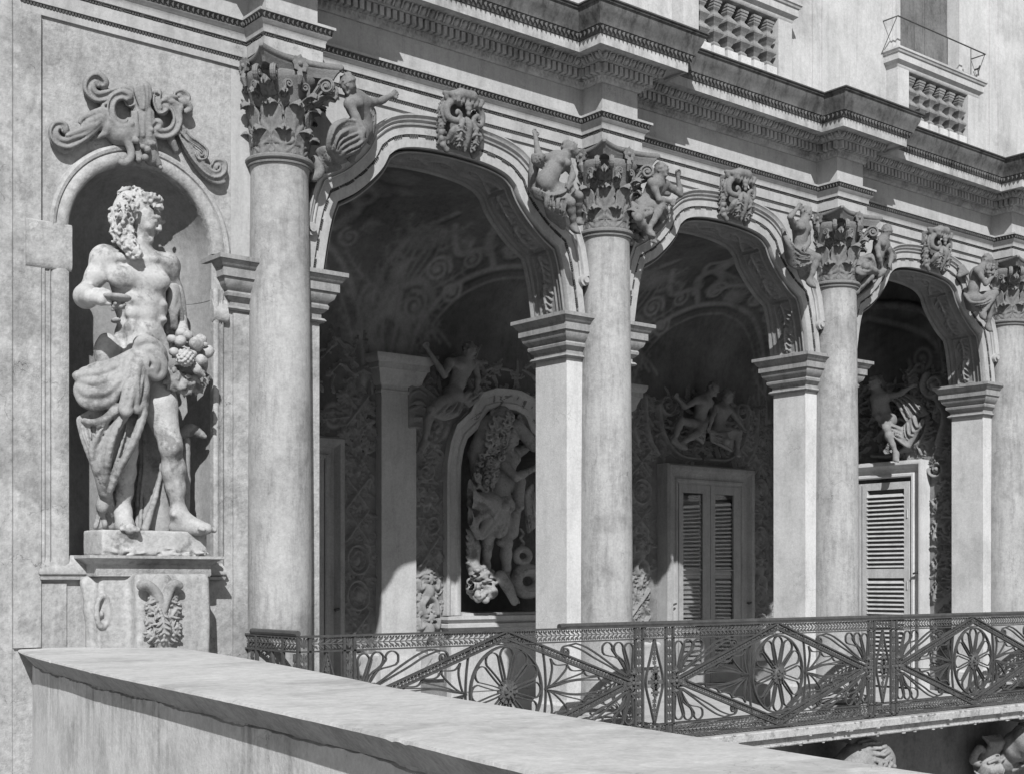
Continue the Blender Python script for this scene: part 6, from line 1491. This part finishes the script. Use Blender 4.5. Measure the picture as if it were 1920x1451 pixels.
# ------------------------------------------------------------------ keystone masks
S = Sculpt((-.32, -.38, 5.28), (.32, -.02, 5.93), .0075)
S.box((-.13, -.14, 5.40), (.13, -.02, 5.84), .02, .02)
S.chain([(-.15, -.20, 5.80), (-.06, -.25, 5.83), (.06, -.25, 5.83), (.15, -.20, 5.80)], [.05, .052, .052, .05], .015)
for i in range(7): x = -.18+.06*i; S.chain([(x, -.17, 5.865-abs(x)*.15), (x*.9, -.26, 5.82-abs(x)*.1), (x*.8, -.27, 5.76)], [.022, .026, .018], .008)
for i, (z, r_) in enumerate(((5.735, .034), (5.70, .03), (5.66, .02))): S.ell((0, -.28, z), (r_,)*3, .006)
for sg in (-1, 1):
    S.chain([(sg*.06, -.24, 5.745), (sg*.13, -.24, 5.765), (sg*.195, -.22, 5.70), (sg*.18, -.22, 5.615), (sg*.105, -.24, 5.59), (sg*.075, -.26, 5.635), (sg*.11, -.27, 5.665), (sg*.125, -.27, 5.64)], [.028, .03, .032, .03, .026, .022, .018, .014], .007, 4)
    S.chain([(sg*.205, -.20, 5.74), (sg*.228, -.19, 5.66), (sg*.19, -.19, 5.58)], .016, .006, 3)
    for q in range(6):
        z = 5.72-.055*q; S.chain([(sg*.15, -.12, z), (sg*.205, -.15, z-.015), (sg*.225, -.11, z-.055)], [.026, .026, .010], .007)
    for q in range(5):
        S.chain([(sg*.02, -.20, 5.56-.0*q), (sg*(.03+.028*q), -.25, 5.50), (sg*(.02+.034*q), -.22, 5.42+.008*q), (sg*(.03+.036*q), -.19, 5.355+.016*q)], [.024, .028, .024, .010], .007, 3)
    S.chain([(sg*.05, -.27, 5.60), (sg*.085, -.28, 5.53), (sg*.06, -.27, 5.48)], [.022, .026, .010], .006); S.ell((sg*.07, -.245, 5.445), (.018, .04, .028), .008, sub=True); S.ell((sg*.045, -.25, 5.68), (.03, .05, .022), .008, sub=True)
    acanth(S, [(sg*.03, -.25, 5.60), (sg*.075, -.29, 5.52), (sg*.09, -.27, 5.42), (sg*.07, -.22, 5.34)], .055, 5)
    acanth(S, [(sg*.18, -.13, 5.76), (sg*.20, -.17, 5.66), (sg*.205, -.17, 5.56), (sg*.17, -.14, 5.47)], .045, 5)
    S.chain([(sg*.16, -.12, 5.43), (sg*.19, -.15, 5.38), (sg*.15, -.15, 5.34), (sg*.12, -.14, 5.38)], [.028, .026, .022, .014], .008)
S.chain([(0, -.25, 5.62), (0, -.29, 5.56), (0, -.28, 5.50), (0, -.25, 5.42), (0, -.22, 5.34)], [.024, .034, .028, .026, .010], .008, 3)
S.rough(.0015, 60)
KM = S.mesh('keystone_mask')
kl = ['leafy scrolled keystone mask on the nearest and largest arch', 'leafy scrolled keystone mask on the middle arch', 'leafy scrolled keystone mask on the farthest arch, before the louvred door']
for i, cx in enumerate(BAY):
    o = link('keystone_mask', KM, None, M_cap); o.location = (cx+.03, 0, 0); o.rotation_euler = (0, .01*(i-1), 0); tag(o, kl[i], 'mask', 'carved keystones of the arches')
# ------------------------------------------------------------------ spandrel figures
def c2(P): return [q_(*p) for p in P]
def mkfig(name, J, s, lab, fdir, extra, res=.0115, fem=False, grp='carved figures seated beside the capitals', m=M_cap, belly=1.0, seed=1, up=(0, 0, 1), pad=.22, curls=26, draps=()):
    J = {k_: q_(*v) if not isinstance(v, Vector) else v for k_, v in J.items()}
    pts = list(J.values())+[p for d in draps for p in d]; lo, hi = bounds(pts, pad)
    S_ = Sculpt(lo, hi, res); figure(S_, J, s, .03, fdir, up, belly, fem, seed, curls); extra(S_, J); S_.rough(.0013, 70)
    o = S_.build(name, m); tag(o, lab, 'statue', grp); return o
A1 = dict(head=(652, 158, -.42), neck=(658, 172, -.38), chest=(669, 196, -.34), belly=(678, 222, -.30), pelvis=(676, 244, -.26), sh1=(655, 196, -.42), el1=(680, 246, -.46), ha1=(664, 292, -.44), sh2=(688, 192, -.26), el2=(713, 191, -.22), ha2=(733, 180, -.18), kn1=(628, 246, -.46), an1=(640, 296, -.40), to1=(652, 300, -.42), kn2=(640, 262, -.34), an2=(622, 298, -.30))
def ex1(S_, J):
    S_.ell(q_(650, 262, -.36), (.15, .12, .15), .03); S_.ell(q_(664, 250, -.33), (.13, .11, .12), .03)
    sheet(S_, c2([(676, 232, -.42), (650, 226, -.50), (626, 240, -.54), (618, 275, -.50), (632, 296, -.42)]), c2([(688, 262, -.42), (672, 280, -.50), (650, 290, -.52), (640, 298, -.46), (642, 302, -.42)]), 5, .026, .020, .012, seed=1)
    sheet(S_, c2([(690, 200, -.30), (694, 225, -.28), (692, 262, -.25)]), c2([(702, 205, -.2), (704, 232, -.2), (696, 268, -.2)]), 3, .02, .015, .01, seed=2)
    sheet(S_, c2([(596, 282, -.2), (606, 300, -.22), (612, 322, -.2)]), c2([(612, 276, -.3), (625, 300, -.32), (640, 314, -.3)]), 3, .022, .02, .01, seed=3)
    S_.chain(c2([(590, 300, -.2), (600, 322, -.22), (588, 335, -.2)]), .035, .02, 3)
mkfig('spandrel_figure', A1, .78, 'draped figure bending over right of the nearest capital, one arm stretched along the moulding', (-.55, -.8, -.4), ex1, seed=3, draps=(c2([(590, 335, -.2), (745, 176, -.2)]),))
A2 = dict(head=(1069, 280, -.40), neck=(1061, 291, -.38), chest=(1044, 306, -.36), belly=(1034, 326, -.38), pelvis=(1026, 348, -.32), sh1=(1036, 296, -.34), el1=(1010, 297, -.36), ha1=(1004, 258, -.30), sh2=(1062, 305, -.36), el2=(1074, 330, -.42), ha2=(1066, 347, -.46), kn1=(1070, 380, -.48), an1=(1076, 425, -.40), to1=(1086, 438, -.46), kn2=(1085, 368, -.42), an2=(1084, 412, -.30), to2=(1090, 420, -.36))
def ex2(S_, J):
    S_.ell(q_(1025, 340, -.36), (.10, .08, .10), .03)
    sheet(S_, c2([(1002, 352, -.30), (1030, 366, -.42), (1055, 362, -.48), (1075, 345, -.46)]), c2([(1006, 368, -.28), (1030, 378, -.38), (1060, 376, -.45), (1078, 360, -.42)]), 3, .020, .020, .010, seed=1)
    sheet(S_, c2([(1030, 362, -.42), (1028, 385, -.40), (1032, 405, -.30)]), c2([(1062, 372, -.48), (1058, 400, -.44), (1060, 428, -.34)]), 4, .024, .024, .010, seed=2)
    sheet(S_, c2([(1001, 290, -.40), (1004, 305, -.38), (1016, 312, -.34)]), c2([(1020, 290, -.40), (1022, 300, -.36), (1022, 312, -.34)]), 3, .018, .015, .008, seed=2)
    sheet(S_, c2([(998, 300, -.18), (997, 330, -.18), (1000, 360, -.2)]), c2([(1010, 310, -.25), (1004, 335, -.25), (1006, 362, -.25)]), 2, .02, .012, .01, seed=4)
mkfig('spandrel_figure', A2, .78, 'bare chested figure left of the second capital with one arm raised high', (.35, -.7, .6), ex2, seed=5, up=(-.4, 0, .9), fem=True)
A3 = dict(head=(1240, 321, -.44), neck=(1236, 335, -.42), chest=(1230, 352, -.38), belly=(1220, 370, -.34), pelvis=(1208, 386, -.30), sh1=(1222, 343, -.44), el1=(1236, 375, -.48), ha1=(1254, 378, -.48), sh2=(1247, 345, -.32), el2=(1276, 366, -.34), ha2=(1271, 334, -.36), kn1=(1240, 388, -.46), an1=(1216, 432, -.42), to1=(1230, 446, -.48), kn2=(1196, 410, -.44), an2=(1222, 440, -.40), to2=(1226, 456, -.46))
def ex3(S_, J):
    sheet(S_, c2([(1188, 380, -.35), (1205, 392, -.42), (1225, 392, -.46)]), c2([(1190, 405, -.40), (1206, 408, -.44), (1222, 402, -.46)]), 3, .022, .014, .010, seed=1)
    sheet(S_, c2([(1246, 382, -.38), (1254, 405, -.32), (1240, 430, -.28)]), c2([(1236, 400, -.40), (1242, 415, -.34), (1228, 430, -.32)]), 3, .022, .018, .01, seed=5)
    sheet(S_, c2([(1225, 330, -.25), (1240, 345, -.2), (1262, 352, -.2)]), c2([(1222, 350, -.22), (1238, 362, -.2), (1256, 366, -.18)]), 2, .018, .012, .01, seed=6)
    for u, v in ((1186, 425), (1196, 430), (1206, 438), (1190, 442), (1200, 450), (1182, 455), (1180, 440)): S_.ell(q_(u, v, -.24), (.04, .05, .035), .02)
mkfig('spandrel_figure', A3, .78, 'seated nude with crossed legs right of the second capital, hand to his head', (.05, -.9, .15), ex3, seed=8)
A4 = dict(head=(1512, 402, -.30), neck=(1508, 414, -.30), chest=(1501, 432, -.30), belly=(1500, 450, -.30), pelvis=(1500, 474, -.28), sh1=(1489, 424, -.36), el1=(1481, 408, -.46), ha1=(1494, 392, -.46), sh2=(1512, 428, -.24), el2=(1516, 455, -.32), ha2=(1508, 468, -.38), kn1=(1533, 484, -.42), an1=(1518, 528, -.36), to1=(1530, 540, -.42), kn2=(1524, 498, -.34), an2=(1510, 524, -.26))
def ex4(S_, J):
    sheet(S_, c2([(1470, 430, -.26), (1478, 450, -.38), (1495, 470, -.46), (1520, 478, -.46)]), c2([(1478, 478, -.22), (1484, 494, -.34), (1500, 502, -.42), (1522, 494, -.44)]), 5, .021, .022, .010, seed=1)
    sheet(S_, c2([(1500, 480, -.44), (1500, 505, -.38), (1505, 522, -.28)]), c2([(1524, 486, -.42), (1522, 505, -.36), (1520, 520, -.28)]), 3, .02, .018, .01, seed=3)
mkfig('spandrel_figure', A4, .78, 'draped figure hiding its face behind a raised forearm, left of the third capital', (-.4, -.8, 0), ex4, seed=12)
A5 = dict(head=(1662, 434, -.34), neck=(1658, 444, -.32), chest=(1651, 461, -.30), belly=(1645, 478, -.30), pelvis=(1634, 492, -.28), sh1=(1644, 456, -.38), el1=(1648, 482, -.42), ha1=(1654, 502, -.40), sh2=(1660, 458, -.24), el2=(1672, 480, -.26), ha2=(1668, 498, -.32), kn1=(1622, 500, -.42), an1=(1650, 512, -.40), to1=(1662, 505, -.42), kn2=(1632, 520, -.36), an2=(1606, 545, -.28), to2=(1594, 552, -.28))
def ex5(S_, J):
    sheet(S_, c2([(1664, 456, -.18), (1676, 470, -.16), (1680, 482, -.14)]), c2([(1662, 480, -.2), (1672, 488, -.18), (1666, 500, -.16)]), 3, .016, .012, .008, seed=3)
    sheet(S_, c2([(1612, 485, -.34), (1628, 482, -.42), (1640, 492, -.40)]), c2([(1608, 510, -.36), (1622, 515, -.42), (1638, 508, -.38)]), 3, .02, .014, .010, seed=1)
    sheet(S_, c2([(1650, 515, -.30), (1630, 540, -.24), (1600, 560, -.2)]), c2([(1638, 525, -.2), (1622, 545, -.2), (1600, 566, -.15)]), 2, .02, .014, .01, seed=1)
mkfig('spandrel_figure', A5, .74, 'curly haired boy stooping forward right of the third capital, winged drapery behind him', (.7, -.6, -.35), ex5, seed=14)
A6 = dict(head=(1850, 489, -.34), neck=(1842, 500, -.32), chest=(1831, 518, -.30), belly=(1826, 540, -.28), pelvis=(1824, 562, -.26), sh1=(1832, 508, -.38), el1=(1848, 533, -.44), ha1=(1862, 518, -.44), sh2=(1848, 512, -.24), el2=(1866, 528, -.30), ha2=(1866, 516, -.38), kn1=(1866, 550, -.42), an1=(1842, 590, -.38), to1=(1848, 600, -.42), kn2=(1860, 565, -.34), an2=(1852, 612, -.28), to2=(1860, 622, -.34))
def ex6(S_, J):
    for i in range(16): S_.ell(q_(1856+random.Random(i).uniform(-7, 7), 505+random.Random(i+50).uniform(-10, 8), -.46), (.022,)*3, .004)
    sheet(S_, c2([(1810, 550, -.22), (1822, 566, -.36), (1845, 566, -.42), (1862, 556, -.42)]), c2([(1816, 578, -.2), (1828, 582, -.32), (1846, 578, -.38), (1858, 572, -.38)]), 4, .020, .016, .010, seed=1)
    for q in range(4): S_.chain(c2([(1812, 512, -.14), (1804-q*2, 500+q*6, -.12), (1796+q, 502+q*8, -.1)]), [.03, .028, .012], .01)
mkfig('spandrel_figure', A6, .78, 'seated nude holding a bunch of grapes to its mouth, left of the farthest capital', (.85, -.45, -.25), ex6, seed=16)
# ------------------------------------------------------------------ statue in the rear niche
Y0 = 3.80
def z9(x, y, dy=0.0): return sv(840+.2963*x, 760+.2963*y, Y0+dy)
hs = thing('hero_statue', 'bearded hero in a lion skin treading on a hydra, in the shaded rear niche', 'statue')
S = Sculpt((10.28, 3.05, 1.09), (11.85, 4.35, 3.72), .0135)
J = dict(head=z9(385, 205, -.1), neck=z9(360, 260), chest=z9(345, 370), belly=z9(330, 480), pelvis=z9(310, 600), sh1=z9(295, 310, -.05), el1=z9(430, 455, -.3), ha1=z9(540, 400, -.35), sh2=z9(430, 300, .1), el2=z9(520, 250, -.05), ha2=z9(470, 120, 0), kn1=z9(255, 820, -.15), an1=z9(240, 1010, -.1), to1=z9(230, 1060, -.3), kn2=z9(370, 870, -.12), an2=z9(370, 1110, 0), to2=z9(430, 1250, -.2))
figure(S, J, 1.42, .03, (.4, -.85, -.4), seed=7, curls=60, belly=1.25)
S.chain([z9(385, 150, -.05), z9(440, 130, -.1), z9(500, 200, -.15), z9(545, 260, -.2)], [.10, .09, .08, .07], .03)
S.chain([z9(450, 480, -.1), z9(445, 600, -.15), z9(460, 640, -.2)], [.09, .07, .05], .03); S.chain([z9(430, 640, -.1), z9(400, 800, -.1), z9(330, 860, -.1)], [.08, .09, .06], .03)
S.ell(z9(235, 620, -.15), (.26, .20, .16), .05); S.ell(z9(250, 720, -.16), (.22, .17, .24), .05)
for P, r0, r1 in ((((110, 420), (108, 500), (150, 570), (230, 605), (330, 610)), .06, .035), (((130, 470), (150, 540), (210, 590), (320, 618)), .045, .03), (((115, 560), (160, 620), (240, 640), (330, 620)), .05, .03),
    (((125, 620), (140, 700), (170, 770), (190, 835)), .045, .03), (((330, 625), (260, 660), (190, 720), (165, 780)), .045, .03), (((335, 630), (285, 700), (235, 760), (195, 830)), .045, .03), (((340, 635), (310, 720), (265, 780), (215, 838)), .04, .03), (((345, 625), (330, 700), (300, 770)), .04, .025),
    (((350, 630), (345, 720), (320, 800), (330, 820)), .04, .035), (((370, 630), (375, 720), (355, 815)), .04, .03), (((345, 610), (380, 600), (400, 640), (375, 665)), .045, .04)):
    fold(S, [z9(x, y, -.30) for x, y in P], r0, r1, .010, .5)
S.ell(z9(365, 635, -.34), (.06, .06, .06), .02)
S.build('body', M_drap, hs)
S = Sculpt((10.28, 3.05, 1.9), (11.85, 4.35, 3.78), .0125); r = random.Random(5)
for i in range(210):
    t = r.random(); x = lerpc(350, 215, t)+r.uniform(-75, 60); y = lerpc(70, 520, t)+r.uniform(-40, 40); p = z9(x, y, -.14+r.uniform(-.10, .03)); n0 = r.uniform(0, 6); R_ = r.uniform(.022, .04)
    S.chain([p+Vector((R_*math.cos(n0+tt), -.012*tt, R_*math.sin(n0+tt))) for tt in np.linspace(0, 4.6, 6)], [.019, .019, .018, .016, .014, .012], .004)
S.chain([z9(340, 60, -.1), z9(250, 140, -.08), z9(190, 300, -.05), z9(200, 500, -.05)], [.12, .14, .13, .09], .03)
sheet(S, [z9(490, 560, -.1), z9(500, 680, -.1), z9(515, 800, -.1)], [z9(540, 500, -.1), z9(545, 650, -.1), z9(560, 760, -.1)], 2, .03, .02, .012, seed=3)
S.build('lion_skin', M_drap, hs)
S = Sculpt((10.28, 2.95, 1.08), (12.0, 4.35, 2.45), .0135)
for i in range(90):
    a = r.uniform(0, 6.28); d = r.uniform(0, 1)**.5; S.ell(z9(215+90*d*math.cos(a), 1130+110*d*math.sin(a), -.25+.1*r.uniform(-1, 1)), (r.uniform(.03, .06), r.uniform(.03, .06), r.uniform(.02, .05)), .010)
S.chain([z9(150, 800, -.1), z9(160, 900, -.15), z9(160, 1020, -.15), z9(200, 1100, -.15)], [.06, .09, .08, .10], .03)
for i in range(16): S.chain([z9(150, 800+14*i, -.18), z9(110+8*(i % 3), 780+14*i, -.2)], [.03, .012], .01)
def coil(cx_, cy_, r_, t0, t1, rad):
    P = [z9(cx_+r_*math.cos(t), cy_+r_*math.sin(t), -.05) for t in np.linspace(t0, t1, 22)]; S.chain(P, rad, .01)
    for p in P[::1]: S.ell(p+Vector((0, -rad*.3, 0)), (rad*.95, rad*.95, rad*.35), .004)
coil(470, 950, 42, 2.2, 8.0, .045); coil(500, 1110, 72, 2.4, 8.4, .085); S.chain([z9(455, 780), z9(475, 810), z9(455, 840), z9(480, 870), z9(450, 900)], .02, .01, 3)
S.chain([z9(330, 1080, -.3), z9(380, 1150, -.35), z9(420, 1240, -.35)], [.08, .07, .05], .02); S.ell(z9(270, 1180, -.3), (.09, .1, .08), .03)
S.build('hydra', M_drap, hs)
# ------------------------------------------------------------------ stucco figures inside the loggia
RZ = dict(grp='stucco figures inside the loggia', m=M_relief, res=.0135)
A7 = dict(head=(880, 657, 3.42), neck=(876, 670, 3.45), chest=(866, 690, 3.48), belly=(858, 716, 3.5), pelvis=(850, 742, 3.5), sh1=(843, 680, 3.45), el1=(833, 704, 3.38), ha1=(802, 656, 3.4), sh2=(888, 680, 3.52), el2=(896, 708, 3.5), ha2=(893, 730, 3.45), kn1=(808, 768, 3.25), an1=(794, 830, 3.3), to1=(784, 850, 3.2), kn2=(828, 772, 3.35), an2=(848, 775, 3.5))
def ex7(S_, J):
    sheet(S_, c2([(838, 742, 3.4), (818, 752, 3.28), (806, 776, 3.2)]), c2([(868, 755, 3.42), (860, 775, 3.38), (835, 785, 3.35)]), 4, .03, .02, .015, seed=1)
    sheet(S_, c2([(770, 725, 3.6), (785, 720, 3.6), (820, 745, 3.55)]), c2([(768, 800, 3.62), (785, 800, 3.62), (800, 810, 3.6)]), 4, .03, .02, .015, seed=2)
    sheet(S_, c2([(880, 760, 3.5), (895, 748, 3.5), (905, 735, 3.5)]), c2([(868, 745, 3.5), (880, 735, 3.5), (900, 725, 3.5)]), 2, .03, .015, .015, seed=2)
mkfig('stucco_figure', A7, 1.0, 'seated stucco nude reaching up beside the rear niche arch', (.5, -.8, -.1), ex7, seed=3, **RZ)
A8 = dict(head=(1337, 729, 3.40), neck=(1327, 741, 3.44), chest=(1317, 756, 3.46), belly=(1313, 778, 3.5), pelvis=(1311, 800, 3.5), sh1=(1306, 750, 3.42), el1=(1284, 763, 3.38), ha1=(1272, 748, 3.4), sh2=(1332, 756, 3.52), el2=(1334, 778, 3.46), ha2=(1322, 796, 3.42), kn1=(1278, 788, 3.28), an1=(1264, 824, 3.32), to1=(1276, 834, 3.25), kn2=(1306, 812, 3.3), an2=(1276, 832, 3.3), to2=(1290, 842, 3.25))
ex8 = lambda S_, J: sheet(S_, c2([(1300, 800, 3.42), (1320, 806, 3.38), (1322, 820, 3.4)]), c2([(1296, 815, 3.4), (1312, 822, 3.38), (1320, 830, 3.4)]), 3, .025, .02, .012, seed=2)
mkfig('stucco_figure', A8, .95, 'stucco youth crouching over the rear double door, the left one of the pair', (.7, -.6, -.3), ex8, seed=5, **RZ)
A9 = dict(head=(1364, 742, 3.42), neck=(1358, 756, 3.46), chest=(1353, 772, 3.48), belly=(1348, 790, 3.5), pelvis=(1346, 808, 3.5), sh1=(1341, 764, 3.46), el1=(1334, 784, 3.4), ha1=(1330, 800, 3.4), sh2=(1368, 768, 3.5), el2=(1382, 786, 3.48), ha2=(1392, 800, 3.44), kn1=(1362, 826, 3.3), kn2=(1385, 810, 3.35), an2=(1382, 846, 3.34), to2=(1386, 856, 3.28))
ex9 = lambda S_, J: sheet(S_, c2([(1334, 806, 3.4), (1352, 812, 3.35), (1378, 806, 3.35)]), c2([(1336, 826, 3.42), (1354, 834, 3.36), (1374, 845, 3.36)]), 4, .025, .02, .012, seed=2)
mkfig('stucco_figure', A9, .95, 'stucco youth sitting over the rear double door, the right one of the pair', (.6, -.75, 0), ex9, seed=9, **RZ)
vx = lambda u, v, d=.25: svx(u, v, RX1-d)
A10 = dict(head=vx(1640, 720, .35), neck=vx(1645, 733, .32), chest=vx(1650, 748, .28), belly=vx(1656, 768, .26), pelvis=vx(1664, 788, .25), sh1=vx(1640, 745, .35), el1=vx(1640, 775, .4), ha1=vx(1655, 795, .42), sh2=vx(1662, 744, .25), el2=vx(1688, 738, .25), ha2=vx(1706, 726, .25), kn1=vx(1662, 802, .45), an1=vx(1680, 850, .34), to1=vx(1679, 866, .40))
def ex10(S_, J):
    sheet(S_, [vx(1658, 792, .42), vx(1675, 798, .36), vx(1692, 806, .3)], [vx(1664, 806, .42), vx(1680, 822, .36), vx(1698, 836, .3)], 5, .03, .025, .015, out=Vector((-1, 0, 0)), seed=1)
    sheet(S_, [vx(1692, 800, .28), vx(1696, 820, .3), vx(1702, 838, .26)], [vx(1712, 780, .25), vx(1722, 800, .25), vx(1730, 786, .2)], 5, .028, .025, .015, out=Vector((-1, 0, 0)), seed=2)
    sheet(S_, [vx(1660, 745, .2), vx(1680, 755, .2), vx(1700, 790, .2)], [vx(1690, 735, .15), vx(1715, 750, .15), vx(1735, 775, .15)], 4, .03, .025, .015, out=Vector((-1, 0, 0)), seed=3)
mkfig('stucco_figure', A10, 1.0, 'stucco figure over the louvred door, its bare leg and robe in sunlight', (-.3, .5, -.3), ex10, seed=11, **RZ)
